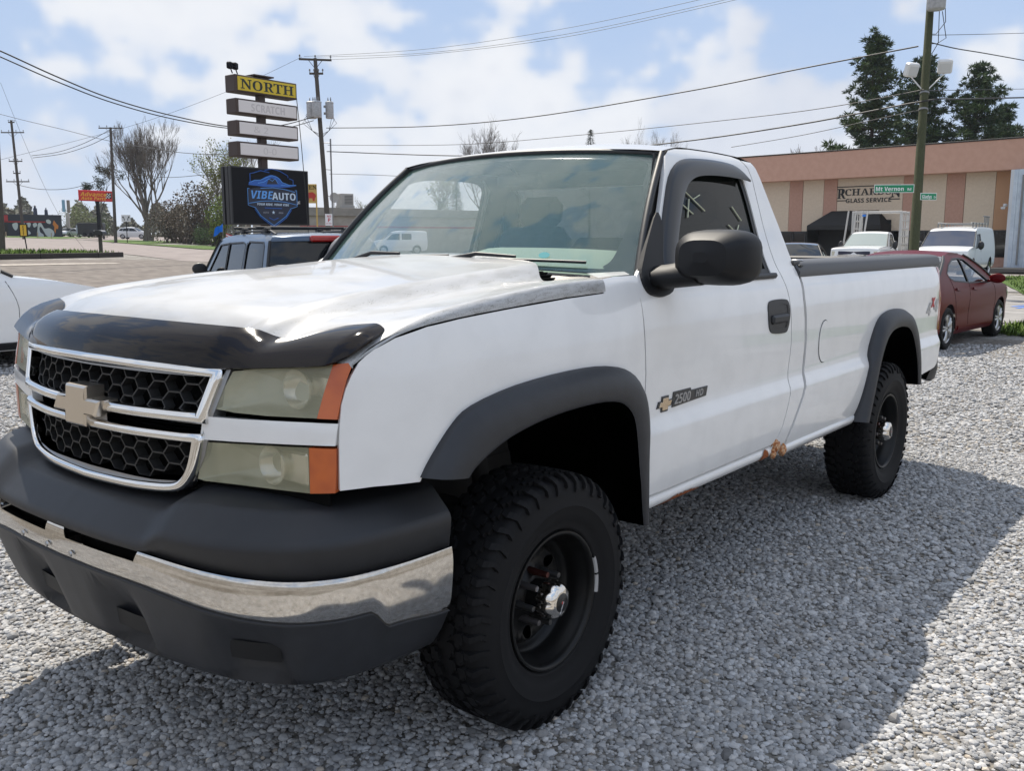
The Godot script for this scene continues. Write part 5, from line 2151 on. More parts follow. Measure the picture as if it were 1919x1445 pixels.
func lug(b: MB, pts: Array, x: float, a: float, sg: float, r0: float, r1: float) -> void:
	var top := []
	var bot := []
	for p in pts:
		var w: float = a + p[1] * sg
		var px: float = x + p[0]
		var fall := 0.0 if absf(px) < 0.05 else (absf(px) - 0.05) * 0.03
		top.append(Vector3(px, cos(w) * (r1 - fall), sin(w) * (r1 - fall)))
		bot.append(Vector3(px, cos(w) * r0, sin(w) * r0))
	var up := Vector3(0, cos(a), sin(a))
	b.face(top, up)
	var ctr := Vector3(x, cos(a) * r0, sin(a) * r0)
	for i in top.size():
		var j := (i + 1) % top.size()
		var nn: Vector3 = (top[j] - top[i]).cross(up).normalized()
		if nn.dot((top[i] + top[j]) * 0.5 - ctr) < 0:
			nn = -nn
		b.face([top[i], top[j], bot[j], bot[i]], nn)


func make_wheels(t: Node3D) -> void:
	var proto := make_wheel()
	for q in [[0.868, 0.0, 0.0, 0.3], [0.868, -3.378, 0.0, 1.1], [-0.868, 0.0, PI, 0.0], [-0.868, -3.378, PI, 0.7]]:
		var w: Node3D = proto if q[0] > 0 and q[1] == 0.0 else proto.duplicate()
		w.name = "wheel"
		t.add_child(w, true)
		w.transform = Transform3D(Basis(Vector3.UP, q[2]) * Basis(Vector3.RIGHT, q[3]), Vector3(q[0], 0.404, q[1]))
	# stick-on weights at the front rim
	var ww: Node3D = t.get_node("wheel")
	var keep := 0.3
	for k in 2:
		var b := MB.new()
		var rows := []
		for i in 9:
			var a := PI + 0.16 - k * 0.30 - 0.27 * i / 8.0 - keep * 0.0
			var row := []
			for r in [[0.2195, 0.112], [0.221, 0.1205], [0.231, 0.1215], [0.2335, 0.113]]:
				row.append(Vector3(r[1], sin(a) * r[0], cos(a) * r[0]))
			rows.append(row)
		b.xf = Transform3D(Basis(Vector3.RIGHT, -keep), Vector3.ZERO)
		b.grid(rows, Vector3.RIGHT)
		b.put("wheel_weight", mat(lin(0.40), 0.5, 0.4), ww)


func make_under(t: Node3D) -> void:
	var b := MB.new()
	for s in [-1.0, 1.0]:
		b.box(Vector3(s * 0.40, 0.66, -1.75), Vector3(0.07, 0.16, 5.3), 0.008)
	for z in [0.75, -0.5, -1.6, -2.7, -3.9, -4.35]:
		b.box(Vector3(0, 0.66, z), Vector3(0.8, 0.10, 0.08), 0.008)
	b.put("chassis_frame", M.under, t)
	b = MB.new()
	b.tube([Vector3(-0.80, 0.404, -3.378), Vector3(0.80, 0.404, -3.378)], 0.05, 12)
	b.lathe([Vector2(0.0, -0.15), Vector2(0.12, -0.12), Vector2(0.17, 0.0), Vector2(0.12, 0.12), Vector2(0.0, 0.15)], Transform3D(Basis(Vector3.FORWARD, PI / 2.0), Vector3(0.0, 0.404, -3.378)), 16)
	for s in [-1.0, 1.0]:
		b.box(Vector3(s * 0.55, 0.50, -3.35), Vector3(0.065, 0.05, 1.35), 0.01)
		b.tube([Vector3(s * 0.62, 0.40, -3.15), Vector3(s * 0.50, 0.82, -2.75)], 0.035, 8)
	b.put("rear_axle", M.under, t)
	b = MB.new()
	b.tube([Vector3(-0.80, 0.404, 0), Vector3(0.80, 0.404, 0)], 0.045, 10)
	for s in [-1.0, 1.0]:
		b.box(Vector3(s * 0.6, 0.38, 0), Vector3(0.42, 0.06, 0.24), 0.02)
		b.box(Vector3(s * 0.58, 0.62, 0.02), Vector3(0.36, 0.06, 0.2), 0.02)
		b.tube([Vector3(s * 0.62, 0.36, -0.12), Vector3(s * 0.55, 0.95, -0.1)], 0.03, 8)
	b.put("front_axle", M.under, t)
	b = MB.new()
	b.box(Vector3(0, 0.62, -0.1), Vector3(0.7, 0.40, 0.9), 0.05)
	b.box(Vector3(0, 0.58, -1.1), Vector3(0.4, 0.26, 1.0), 0.05)
	b.tube([Vector3(0, 0.52, -1.6), Vector3(0, 0.42, -3.25)], 0.045, 10)
	b.put("drivetrain", M.under, t)
	b = MB.new()
	b.tube([Vector3(-0.28, 0.50, -1.2), Vector3(-0.28, 0.50, -2.6), Vector3(-0.45, 0.62, -3.1), Vector3(-0.62, 0.72, -3.5), Vector3(-0.75, 0.60, -4.2)], 0.04, 10)
	b.box(Vector3(-0.26, 0.52, -2.2), Vector3(0.28, 0.18, 0.6), 0.07)
	b.put("exhaust", M.under, t)
	b = MB.new()
	b.box(Vector3(0.56, 0.60, -2.35), Vector3(0.30, 0.22, 1.0), 0.04)
	b.put("fuel_tank", M.under, t)
	b = MB.new() # floor of the cab and engine bay, closes the body from below
	b.box(Vector3(0, 0.69, -1.30), Vector3(1.80, 0.03, 1.48))
	b.box(Vector3(0, 0.80, 0.62), Vector3(1.3, 0.25, 0.25), 0.02)
	b.box(Vector3(0, 1.02, 0.45), Vector3(1.66, 0.30, 0.10))
	b.box(Vector3(0, 1.18, 0.1), Vector3(0.84, 0.05, 1.1))
	b.put("underbody", M.under, t)

# ---------------------------------------------------------------- poles, wires, signs
var POLE: StandardMaterial3D
var WIRE: StandardMaterial3D
var STEEL: StandardMaterial3D

func leaning_pole(called: String, label: String, category: String, foot: Vector3, top: Vector3, r0: float, r1: float, m: Material, group := "") -> Node3D:
	var o := thing(called, label, category, foot, 0.0, group)
	var b := MB.new()
	var path := []
	var rad := []
	for i in 7:
		path.append(Vector3.ZERO.lerp(top - foot, i / 6.0))
		rad.append(lerpf(r0, r1, i / 6.0))
	b.tube(path, rad, 12)
	b.put("pole", m, o)
	return o


func crossarm(o: Node3D, at_: Vector3, dir: Vector3, half: float, pins := 3) -> void:
	var b := MB.new()
	var up := Vector3.UP
	var bs := Basis(dir, up, dir.cross(up))
	b.box(at_, Vector3(half * 2.0, 0.12, 0.10), 0.01, bs)
	for s in [-1.0, 1.0]:
		b.tube([at_ + dir * s * half * 0.45, at_ + Vector3(0, -0.55, 0)], 0.018, 5)
	b.put("crossarm", POLE, o)
	for k in pins:
		var q := at_ + dir * lerpf(-half * 0.94, half * 0.94, float(k) / maxf(1.0, pins - 1)) + up * 0.06
		var c := MB.new()
		c.lathe([Vector2(0.02, 0.0), Vector2(0.02, 0.08), Vector2(0.055, 0.09), Vector2(0.045, 0.14), Vector2(0.055, 0.16), Vector2(0.03, 0.22), Vector2(0.0, 0.23)], Transform3D(Basis(), q), 8)
		c.put("insulator", STEEL, o)


func transformer(o: Node3D, c: Vector3, r: float, h: float, away: Vector3) -> void:
	var b := MB.new()
	b.lathe([Vector2(0.0, 0.0), Vector2(r * 0.9, 0.0), Vector2(r, 0.03), Vector2(r, h * 0.88), Vector2(r * 1.07, h * 0.89), Vector2(r * 1.07, h * 0.94), Vector2(r * 0.8, h), Vector2(0, h * 1.02)], Transform3D(Basis(), c), 20)
	b.box(c - away * r * 1.1 + Vector3(0, h * 0.7, 0), Vector3(0.12, 0.12, 0.12) * 1.2, 0.01)
	b.box(c - away * r * 1.1 + Vector3(0, h * 0.3, 0), Vector3(0.12, 0.12, 0.12) * 1.2, 0.01)
	var k := b.put("transformer", M.can, o)
	for s in [-1.0, 1.0]:
		var d := MB.new()
		d.lathe([Vector2(0.05, 0.0), Vector2(0.03, 0.06), Vector2(0.045, 0.09), Vector2(0.03, 0.14), Vector2(0.02, 0.24), Vector2(0.0, 0.25)], Transform3D(Basis(), c + Vector3(s * r * 0.5, h, 0)), 8)
		d.put("bushing", STEEL, k)


func wire(called: String, label: String, pts: Array, r: float, group := "") -> void:
	# through three or more points given as places, drawn as a smooth hanging line
	var path := []
	var m := pts.size()
	for i in m - 1:
		var p0: Vector3 = pts[maxi(i - 1, 0)]
		var p3: Vector3 = pts[mini(i + 2, m - 1)]
		for k in 8:
			path.append(pts[i].cubic_interpolate(pts[i + 1], p0, p3, k / 8.0))
	path.append(pts[m - 1])
	var b := MB.new()
	b.tube(path, r, 5)
	tag(b.put(called, WIRE, self), label, "cable", group)


func hang(a: Vector3, b: Vector3, sag: float, m := 5) -> Array:
	var r := []
	for i in m:
		var t := float(i) / (m - 1)
		r.append(a.lerp(b, t) - Vector3(0, sag * 4.0 * t * (1.0 - t), 0))
	return r


func make_poles() -> void:
	POLE = tri_mat(ntex(noise(0.05, 101, FastNoiseLite.TYPE_SIMPLEX_SMOOTH, 4), 512, ramp([[0.2, Color(0.24, 0.22, 0.20)], [0.8, Color(0.36, 0.335, 0.30)]])), 1.0, 0.95)
	POLE.uv1_scale = Vector3(3.0, 0.25, 3.0)
	WIRE = mat(lin(0.02), 0.6)
	STEEL = mat(lin(0.22), 0.5, 0.5)
	M.can = tri_mat(ntex(noise(0.03, 102), 256, ramp([[0.2, Color(0.60, 0.61, 0.62)], [0.8, Color(0.72, 0.73, 0.74)]])), 1.0, 0.6)
	var greenpole: StandardMaterial3D = POLE.duplicate()
	greenpole.albedo_color = Color(0.88, 0.98, 0.76)
	# the near pole on the right, with transformer, floodlights and street names
	var foot := Vector3(-5.1, 0.0, -25.9)
	var top := Vector3(-6.05, 10.2, -29.4)
	var o := leaning_pole("utility_pole", "weathered wooden utility pole with floodlights and transformer standing before the tan building", "utility pole", foot, top, 0.150, 0.105, greenpole)
	var ax := (top - foot)
	var on := func(h: float) -> Vector3: return ax * (h / 10.2)
	var side := (axes()[1] as Vector3)
	var tow := -(axes()[0] as Vector3)
	tow.y = 0
	tow = tow.normalized()
	transformer(o, on.call(8.35) + tow * 0.42, 0.26, 0.95, tow)
	for s in [-1.0, 1.0]:
		var b := MB.new()
		var c: Vector3 = on.call(6.62) + side * s * 0.50 + tow * 0.15 + Vector3(0, 0.05 * s, 0)
		var bs := Basis(Vector3.UP, atan2(tow.x, tow.z) - s * 0.3) * Basis(Vector3.RIGHT, 0.35)
		b.box(c, Vector3(0.40, 0.40, 0.22), 0.04, bs)
		b.tube([on.call(5.9), c + Vector3(0, -0.2, 0)], 0.02, 6)
		var k := b.put("floodlight", mat(lin(0.66, 0.66, 0.64), 0.5), o)
		b = MB.new()
		b.box(c + bs * Vector3(0, -0.03, 0.112), Vector3(0.32, 0.28, 0.012), 0.004, bs)
		b.put("lens", mat(lin(0.55, 0.56, 0.55), 0.15), k)
	for h in [5.35, 5.85, 2.2]:
		var b := MB.new()
		b.tube([on.call(h), on.call(h + 0.05)], 0.14, 12)
		b.put("pole_band", STEEL, o)
	var b0 := MB.new()
	for q in [[8.3, 0.3, 7.4, 0.55], [8.3, 0.15, 7.1, 0.25], [9.0, 0.35, 7.7, 0.45]]:
		var p: Vector3 = on.call(q[0]) + tow * 0.45 + side * q[1] * 0.6
		var e: Vector3 = on.call(q[2]) + side * 0.05
		b0.tube([p, p.lerp(e, 0.5) + side * q[3] * 0.6 + Vector3(0, -0.3, 0), e + side * q[3] * 0.4, e], 0.012, 5)
	b0.put("drop_wires", WIRE, o)
	# street names
	var green := mat(lin(0.005, 0.23, 0.10), 0.35)
	var whit := mat(lin(0.75), 0.5)
	for q in [[Vector3(-6.24, 3.0, -25.66), Vector3(-5.29, 3.0, -26.22), 0.235, "Mt Vernon", "Rd", 0.115, "green street sign reading Mt Vernon Rd on the wooden pole"], [Vector3(-5.16, 2.78, -26.42), Vector3(-4.83, 2.78, -26.86), 0.2, "Gladys", "Dr", 0.10, "green street sign reading Gladys Dr on the right of the pole"]]:
		var d: Vector3 = q[1] - q[0]
		var w := d.length()
		d = d.normalized()
		var f := thing("street_name_sign", q[6], "street sign", (q[0] + q[1]) / 2.0, 0.0, "street name signs on the pole")
		f.transform.basis = Basis(d, Vector3.UP, d.cross(Vector3.UP))
		var b := MB.new()
		b.box(Vector3.ZERO, Vector3(w, q[2], 0.008), 0.003)
		b.put("sign_blade", whit, f)
		b = MB.new()
		b.box(Vector3(0, 0, 0.004), Vector3(w - 0.03, q[2] - 0.03, 0.006), 0.002)
		b.put("sign_face", green, f)
		var wide := 0.98 if w > 0.8 else 0.74
		text("lettering", q[3], "Droid Sans", q[5], 0.002, whit, f, Transform3D(Basis(), Vector3(-0.12 if w > 0.8 else -0.06, -0.005 - q[5] * 0.03, 0.008)), wide, true)
		text("lettering", q[4], "Droid Sans", q[5] * 0.62, 0.002, whit, f, Transform3D(Basis(), Vector3(w * 0.38, -q[5] * 0.18, 0.008)), wide, true)
	# the transformer pole in the middle
	var f2 := gp(-42.6, -36.5)
	f2 = at(619, 452, 55.0)
	f2.y = ty(f2.x, f2.z)
	var t2 := at(591, 110, 56.5)
	var p2 := leaning_pole("utility_pole", "leaning wooden utility pole with two grey transformers right of the sign tower", "utility pole", f2, t2, 0.17, 0.115, POLE)
	var a2 := t2 - f2
	crossarm(p2, a2 * 0.995, (side + tow * -0.2).normalized(), 0.98, 3)
	crossarm(p2, a2 * 0.925, side, 0.42, 4)
	for s in [-1.0, 1.0]:
		transformer(p2, a2 * 0.70 + side * s * (0.46 if s < 0 else 0.62) + tow * 0.05, 0.30 if s < 0 else 0.24, 1.0, side * s)
		if s < 0:
			transformer(p2, a2 * 0.70 + side * s * 0.05 + tow * 0.52, 0.28, 0.96, tow)
	var b5 := MB.new()
	b5.tube([a2 * 0.60 + side * 0.55, a2 * 0.60 + side * 0.55 - Vector3(0, 8.0, 0)], 0.05, 6)
	for h in [0.58, 0.45, 0.32, 0.2]:
		b5.tube([a2 * h, Vector3((a2 * 0.60 + side * 0.55).x, a2.y * h, (a2 * 0.60 + side * 0.55).z)], 0.02, 4)
	b5.put("conduit", STEEL, p2)
	b5 = MB.new()
	for s in [-1.0, 1.0]:
		for k in 3:
			var p: Vector3 = a2 * (0.76 - 0.02 * k) + side * s * (0.35 + 0.12 * k)
			b5.tube([p, p + side * s * 0.45 + Vector3(0, -0.5, 0), a2 * 0.64 + side * s * 0.5, a2 * (0.62 - 0.01 * k)], 0.014, 4)
	b5.put("drop_wires", WIRE, p2)
	var np := thing("parking_sign", "white rectangular no parking notice with red print fixed to the leaning pole", "sign", at(616.5, 412, 54.4))
	np.transform.basis = Basis(side, Vector3.UP, tow)
	var b6 := MB.new()
	b6.box(Vector3.ZERO, Vector3(0.42, 0.68, 0.01), 0.004)
	b6.put("sign_blade", whit, np)
	var redp := mat(lin(0.45, 0.03, 0.04), 0.6)
	text("lettering", "NO", "Droid Sans", 0.12, 0.003, redp, np, Transform3D(Basis(), Vector3(0.02, 0.2, 0.007)))
	text("lettering", "P", "Droid Sans", 0.22, 0.003, redp, np, Transform3D(Basis(), Vector3(0.02, -0.02, 0.007)))
	text("lettering", "ANY TIME", "Droid Sans", 0.05, 0.003, redp, np, Transform3D(Basis(), Vector3(0.0, -0.22, 0.007)))
	# poles on the left
	var left := [
		[45, 432, 22, 226, 104.0, "utility pole with several crossarms before the mural building", [0.985, 0.9, 0.66, 0.56, 0.49]],
		[218, 456, 208, 239, 97.0, "straight utility pole with one top crossarm beside the bare tree", [0.995]],
		[6, 474, -9, 180, 47.5, "grey wooden pole cut by the left edge of the view", []],
	]
	for q in left:
		var f3 := at(q[0], q[1], q[4])
		f3.y = ty(f3.x, f3.z) - 0.1
		var t3 := at(q[2], q[3], q[4])
		var o3 := leaning_pole("utility_pole", q[5], "utility pole", f3, t3, 0.17 if q[4] > 60 else 0.15, 0.12, POLE, "utility poles along the road")
		for h in q[6]:
			crossarm(o3, (t3 - f3) * h, side, 1.25 if q[6].size() == 1 else [0.35, 1.3, 0.75, 0.4, 1.3][q[6].find(h)], 4)
	# wires
	var pm := f2 + a2 * 0.63
	for k in 2:
		wire("thick_cable", ["upper of two thick black cables sagging from the left edge to the transformer pole", "lower of two thick black cables sagging from the left edge to the transformer pole"][k], [at(-160, 26 + k * 10, 30), at(0, 95 + k * 11, 32), at(110, 145 + k * 9, 34), at(210, 185 + k * 7, 38), at(320, 216 + k * 6, 43), at(430, 237 + k * 3.5, 48), at(520, 236 + k * 7, 52), at(588, 219 + k * 7, 55)], 0.028 if k == 0 else 0.024, "paired black cables")
	wire("service_cable", "twisted cable rising from the transformer pole to the right hand pole", [at(612, 240, 55), at(800, 237, 48), at(1000, 219, 42), at(1290, 171, 35), at(1500, 129, 31), at(1720, 87, 28.3)], 0.024)
	wire("power_line", "thin line crossing above the truck roof towards the pines", [at(615, 272, 55), at(860, 271, 48), at(1100, 252, 42), at(1390, 222, 35), at(1560, 200, 31), at(1731, 168, 27.6)], 0.014)
	wire("telephone_cable", "dark blue telephone cable meeting the right hand pole below the floodlights", [at(613, 284, 55), at(850, 292, 48), at(1050, 288, 43), at(1275, 266, 37), at(1500, 233, 32), at(1729, 190, 27.5), at(1800, 186, 29), at(1960, 182, 33)], 0.026)
	wire("power_line", "thin line dipping from the pole across the pine tops to the right edge", [at(1744, 80, 28.3), at(1790, 91, 29), at(1850, 101, 31), at(1960, 121, 36)], 0.018)
	wire("power_line", "lowest thin line running behind the cab roof to the pines", [at(1370, 276, 36), at(1500, 254, 33), at(1640, 224, 30), at(1729, 205, 27.5)], 0.012)
	wire("power_line", "uppermost thin line leaving the transformer pole towards the top edge", [at(570, 106, 56), at(800, 92, 50), at(1050, 55, 43), at(1300, 2, 36), at(1400, -25, 34)], 0.010)
	wire("power_line", "second thin line leaving the transformer pole towards the top edge", [at(592, 107, 56.3), at(800, 99, 50), at(1050, 66, 43), at(1340, 4, 36), at(1420, -20, 34)], 0.010)
	wire("power_line", "third thin line leaving the transformer pole towards the top edge", [at(616, 112, 56.6), at(800, 102, 50), at(1050, 71, 43), at(1360, 4, 36), at(1440, -20, 34)], 0.010)
	wire("power_line", "faint line from the sign tower top to the pole crossarm", [at(0, 300, 60), at(250, 235, 60), at(430, 170, 58), at(566, 107, 56)], 0.010)
	wire("power_line", "thin line to the right edge just above the floodlights", [at(1745, 66, 28.5), at(1850, 64, 34), at(1960, 61, 40)], 0.010)
	wire("power_line", "thin line to the right edge between floodlight and pines", [at(1738, 170, 27.8), at(1850, 168, 34), at(1960, 166, 40)], 0.010)
	wire("power_line", "line crossing low behind the signs to the windshield edge", [at(618, 326, 55), at(700, 328, 53), at(800, 332, 50), at(900, 330, 48)], 0.014)
	wire("power_line", "slack line rising from the left pole to the straight pole", [at(60, 292, 103), at(110, 285, 102), at(160, 268, 99), at(206, 244, 97)], 0.03)
	wire("power_line", "second slack line between the two left poles", [at(62, 296, 103), at(120, 288, 102), at(170, 272, 99), at(210, 252, 97)], 0.03)
	wire("power_line", "long line from the left edge over the straight pole to the sign tower", [at(-40, 203, 100), at(40, 224, 100), at(120, 243, 98), at(205, 264, 97), at(330, 285, 80), at(432, 290, 66)], 0.026)
	wire("power_line", "low line sagging between the left poles towards the shop sign", [at(32, 346, 104), at(80, 355, 104), at(140, 352, 102), at(206, 330, 97)], 0.03)
	wire("power_line", "line from the straight pole behind the bare tree to the sign", [at(214, 318, 97), at(300, 332, 85), at(380, 328, 72), at(432, 322, 62)], 0.024)
	wire("guy_wire", "thin guy wire slanting down to the roadside weeds", [at(2, 155, 60), at(55, 285, 60), at(110, 400, 60), at(163, 472, 60)], 0.009)


func make_signs() -> void:
	var dark := mat(lin(0.010, 0.010, 0.012), 0.6)
	dark.metallic_specular = 0.25
	var brown := mat(lin(0.055, 0.035, 0.028), 0.6)
	var o := thing("sign_tower", "tall roadside sign tower with yellow NORTH board, three faded boards and black VIBE AUTO panel", "sign", gp(-22.25, -16.3))
	var base := o.position
	var T := Transform3D(Basis(Vector3(0, 0, -1), Vector3(0, 1, 0), Vector3(1, 0, 0)), Vector3.ZERO)
	var loc := func(z: float, y: float, x := -22.0) -> Vector3: return Vector3(x, y, z) - base
	var b := MB.new()
	b.box(loc.call(-16.3, 3.25, -22.25), Vector3(0.20, 6.5, 0.24), 0.01)
	b.box(loc.call(-16.3, 6.56, -22.25), Vector3(0.5, 0.04, 0.75), 0.005)
	b.put("sign_post", brown, o)
	for q in [[6.49, 5.985, 0], [5.795, 5.345, 1], [5.145, 4.70, 2], [4.52, 4.07, 3]]:
		b = MB.new()
		var yc: float = (q[0] + q[1]) / 2.0
		var h: float = q[0] - q[1]
		b.box(loc.call(-16.38, yc, -22.25), Vector3(0.50, h, 2.34), 0.02)
		var k := b.put("sign_cabinet", brown, o)
		b = MB.new()
		b.box(loc.call(-16.40, yc, -21.995), Vector3(0.02, h - 0.10, 2.18), 0.004)
		b.put("sign_face", mat(lin(0.62, 0.45, 0.02), 0.45) if q[2] == 0 else mat(lin(0.72, 0.675, 0.655), 0.6), k)
		var tf := Transform3D(T.basis, loc.call(-16.40, yc - 0.012, -21.983))
		if q[2] == 0:
			text("lettering", "NORTH", "Droid Serif", 0.285, 0.006, mat(lin(0.012, 0.02, 0.012), 0.5), k, tf, 1.36, true)
		elif q[2] == 1:
			text("lettering", "SCRATCH", "Droid Sans", 0.22, 0.003, mat(lin(0.56, 0.52, 0.51), 0.6), k, tf, 0.98, true)
		elif q[2] == 2:
			text("faded_lettering", "& 2", "Droid Sans", 0.19, 0.003, mat(lin(0.60, 0.56, 0.545), 0.6), k, tf * Transform3D(Basis(), Vector3(-0.3, 0, 0)), 1.4, false)
		else:
			text("faded_lettering", "0-0", "Droid Sans", 0.19, 0.003, mat(lin(0.61, 0.57, 0.555), 0.6), k, tf, 1.4, false)
	for q in [-15.18, -15.36]: # floodlamps on the top corner
		b = MB.new()
		var c: Vector3 = loc.call(q + 0.06, 6.62 if q < -15.0 else 6.58, -22.05 if q < -15.0 else -22.4)
		b.box(c + Vector3(0, 0.10, 0.02), Vector3(0.16, 0.20, 0.18), 0.03, Basis(Vector3.UP, 0.5))
		b.tube([c + Vector3(0, 0.02, 0), c + Vector3(0.0, -0.12, -0.06)], 0.02, 6)
		b.put("floodlamp", dark, o)
	b = MB.new()
	b.box(loc.call(-16.4, 2.885, -22.25), Vector3(0.16, 1.76, 2.94), 0.01)
	b.box(loc.call(-16.4, 2.885, -22.06), Vector3(0.12, 1.76, 2.98), 0.01)
	b.box(loc.call(-16.4, 2.885, -22.44), Vector3(0.12, 1.76, 2.98), 0.01)
	var v := b.put("panel_cabinet", mat(lin(0.02, 0.02, 0.022), 0.45), o)
	b = MB.new()
	b.box(loc.call(-16.4, 2.885, -22.0), Vector3(0.012, 1.68, 2.90), 0.004)
	b.put("panel_face", dark, v)
	# badge
	var S := Transform3D(T.basis * Basis.from_scale(Vector3(1.10, 1.08, 1.0)), loc.call(-16.44, 2.90, -21.992))
	var blue := mat(lin(0.01, 0.10, 0.42), 0.3)
	var sky := mat(lin(0.10, 0.33, 0.75), 0.3)
	var pale := mat(lin(0.55, 0.66, 0.78), 0.35)
	var navy := mat(lin(0.006, 0.012, 0.035), 0.35)
	var lines := func(called: String, m: Material, list: Array, r: float) -> void:
		var q := MB.new()
		for s in list:
			var p := []
			for i in range(0, s.size(), 2):
				p.append(S * Vector3(s[i], s[i + 1], 0.006))
			q.tube(p, r, 5)
		q.put(called, m, v)
	b = MB.new()
	b.prism(pv([-0.86, 0.18, -0.86, -0.26, -0.62, -0.33, -0.46, -0.55, -0.2, -0.72, 0.0, -0.83, 0.2, -0.72, 0.46, -0.55, 0.62, -0.33, 0.86, -0.26, 0.86, 0.18, 0.5, 0.24, 0.0, 0.27, -0.5, 0.24]), 0.003, S)
	b.put("shield", navy, v)
	lines.call("shield_outline", sky, [[-0.86, 0.20, -0.86, -0.27, -0.62, -0.34, -0.45, -0.56, -0.2, -0.72, 0.0, -0.84, 0.2, -0.72, 0.45, -0.56, 0.62, -0.34, 0.86, -0.27, 0.86, 0.20], [-0.86, 0.20, -0.80, 0.20], [0.86, 0.20, 0.80, 0.20], [-0.42, 0.22, 0.0, 0.25, 0.42, 0.22, 0.8, 0.15], [-0.84, -0.22, -0.42, -0.15, 0.0, -0.125, 0.42, -0.15, 0.84, -0.22]], 0.010)
	lines.call("shield_outline", blue, [[-0.64, -0.38, -0.46, -0.60, -0.2, -0.77, 0.0, -0.88, 0.2, -0.77, 0.46, -0.60, 0.64, -0.38], [-0.76, 0.34, -0.76, 0.62, -0.62, 0.65, -0.40, 0.72, -0.1, 0.68], [-0.25, 0.74, 0.0, 0.79, 0.28, 0.74, 0.55, 0.62, 0.56, 0.56], [0.6, 0.54, 0.74, 0.50, 0.74, 0.36], [-0.3, -0.34, 0.3, -0.34], [-0.16, -0.62, 0.0, -0.68, 0.16, -0.62]], 0.014)
	# car and mountain skyline of the emblem, as flat shapes
	b = MB.new()
	b.prism(pv([-0.82, 0.30, -0.80, 0.38, -0.62, 0.45, -0.40, 0.46, -0.24, 0.55, -0.05, 0.62, 0.12, 0.60, 0.28, 0.52, 0.38, 0.40, 0.55, 0.36, 0.84, 0.37, 0.86, 0.34, 0.6, 0.29, 0.3, 0.27, -0.3, 0.27]), 0.004, S)
	b.put("emblem_car", blue, v)
	lines.call("emblem_car_shine", sky, [[-0.80, 0.36, -0.60, 0.44, -0.42, 0.45, -0.2, 0.54, 0.0, 0.60, 0.2, 0.55, 0.34, 0.42, 0.6, 0.35, 0.84, 0.36], [-0.5, 0.36, -0.3, 0.40, -0.12, 0.50, 0.0, 0.44, 0.1, 0.52, 0.2, 0.38], [0.3, 0.34, 0.6, 0.33]], 0.010)
	b = MB.new()
	b.prism(pv([-0.20, 0.34, -0.14, 0.47, -0.02, 0.53, 0.10, 0.50, 0.20, 0.36]), 0.005, S)
	b.put("emblem_window", navy, v)
	text("lettering", "VIBE", "Droid Sans", 0.225, 0.006, sky, v, S * Transform3D(Basis(), Vector3(-0.38, 0.03, 0.006)), 1.12, true, true)
	text("lettering", "AUTO", "Droid Sans", 0.205, 0.006, pale, v, S * Transform3D(Basis(), Vector3(0.40, 0.005, 0.006)), 1.12, true)
	text("lettering", "YOUR RIDE. YOUR VIBE", "Droid Sans", 0.062, 0.004, pale, v, S * Transform3D(Basis(), Vector3(0.0, -0.235, 0.006)), 1.2, true, true)
	text("lettering", "AUTO", "Droid Sans", 0.045, 0.004, mat(lin(0.25, 0.27, 0.32), 0.5), v, S * Transform3D(Basis(), Vector3(-0.26, -0.47, 0.006)), 1.2, true)
	text("lettering", "2024", "Droid Sans", 0.045, 0.004, mat(lin(0.25, 0.27, 0.32), 0.5), v, S * Transform3D(Basis(), Vector3(0.26, -0.47, 0.006)), 1.2, true)
	b = MB.new()
	var star := PackedVector2Array()
	for k in 10:
		var r := 0.06 if k % 2 == 0 else 0.024
		star.append(Vector2(sin(TAU * k / 10.0) * r, cos(TAU * k / 10.0) * r - 0.46))
	b.prism(star, 0.006, S)
	b.put("star", pale, v)
	text("lettering", "JC", "Droid Sans", 0.075, 0.004, mat(lin(0.7), 0.5), v, S * Transform3D(Basis(), Vector3(0.93, -0.15, 0.004)), 1.0, true)
	# thin pole and line in front of the tower
	wire("hanging_wire", "thin black wire hanging in front of the sign tower boards", [Vector3(-21.7, 6.0, -17.28), Vector3(-21.66, 4.9, -17.35), Vector3(-21.62, 3.4, -17.42), Vector3(-21.6, 1.6, -17.5)], 0.013)
	# gold board with a red animal, half hidden
	var g := thing("gold_sign", "gold hanging board with a red animal shape behind the black panel", "sign", at(583, 363, 62))
	g.transform.basis = Basis(axes()[1], Vector3.UP, Vector3(axes()[1].z, 0, -axes()[1].x) * -1.0)
	g.transform.basis.z = g.transform.basis.x.cross(Vector3.UP)
	b = MB.new()
	b.box(Vector3(-0.25, 0, 0), Vector3(1.3, 1.26, 0.10), 0.02)
	b.box(Vector3(0.36, -2.2, -0.02), Vector3(0.08, 4.4, 0.08))
	b.put("sign_board", mat(lin(0.50, 0.34, 0.09), 0.6), g)
	text("lettering", "EN", "Droid Serif", 0.26, 0.02, dark, g, Transform3D(Basis(), Vector3(0.14, 0.40, 0.055)))
	b = MB.new()
	b.prism(pv([-0.35, -0.42, -0.38, -0.1, -0.2, 0.06, 0.12, 0.10, 0.30, -0.02, 0.36, -0.18, 0.28, -0.28, 0.24, -0.48, 0.14, -0.48, 0.10, -0.30, -0.1, -0.30, -0.14, -0.48, -0.26, -0.48]), 0.02, Transform3D(Basis(), Vector3(0, 0, 0.05)))
	b.put("animal_shape", mat(lin(0.42, 0.03, 0.02), 0.5), g)
	# red shop sign down the road
	var side := (axes()[1] as Vector3)
	var tow := side.cross(Vector3.UP)
	var sh := thing("shop_sign", "red road sign with yellow Advance Auto Parts lettering and checkered flag", "sign", at(188, 444, 112))
	sh.transform.basis = Basis(side, Vector3.UP, tow)
	b = MB.new()
	b.box(Vector3(0, 2.1, 0), Vector3(0.32, 4.4, 0.32))
	b.put("sign_post", dark, sh)
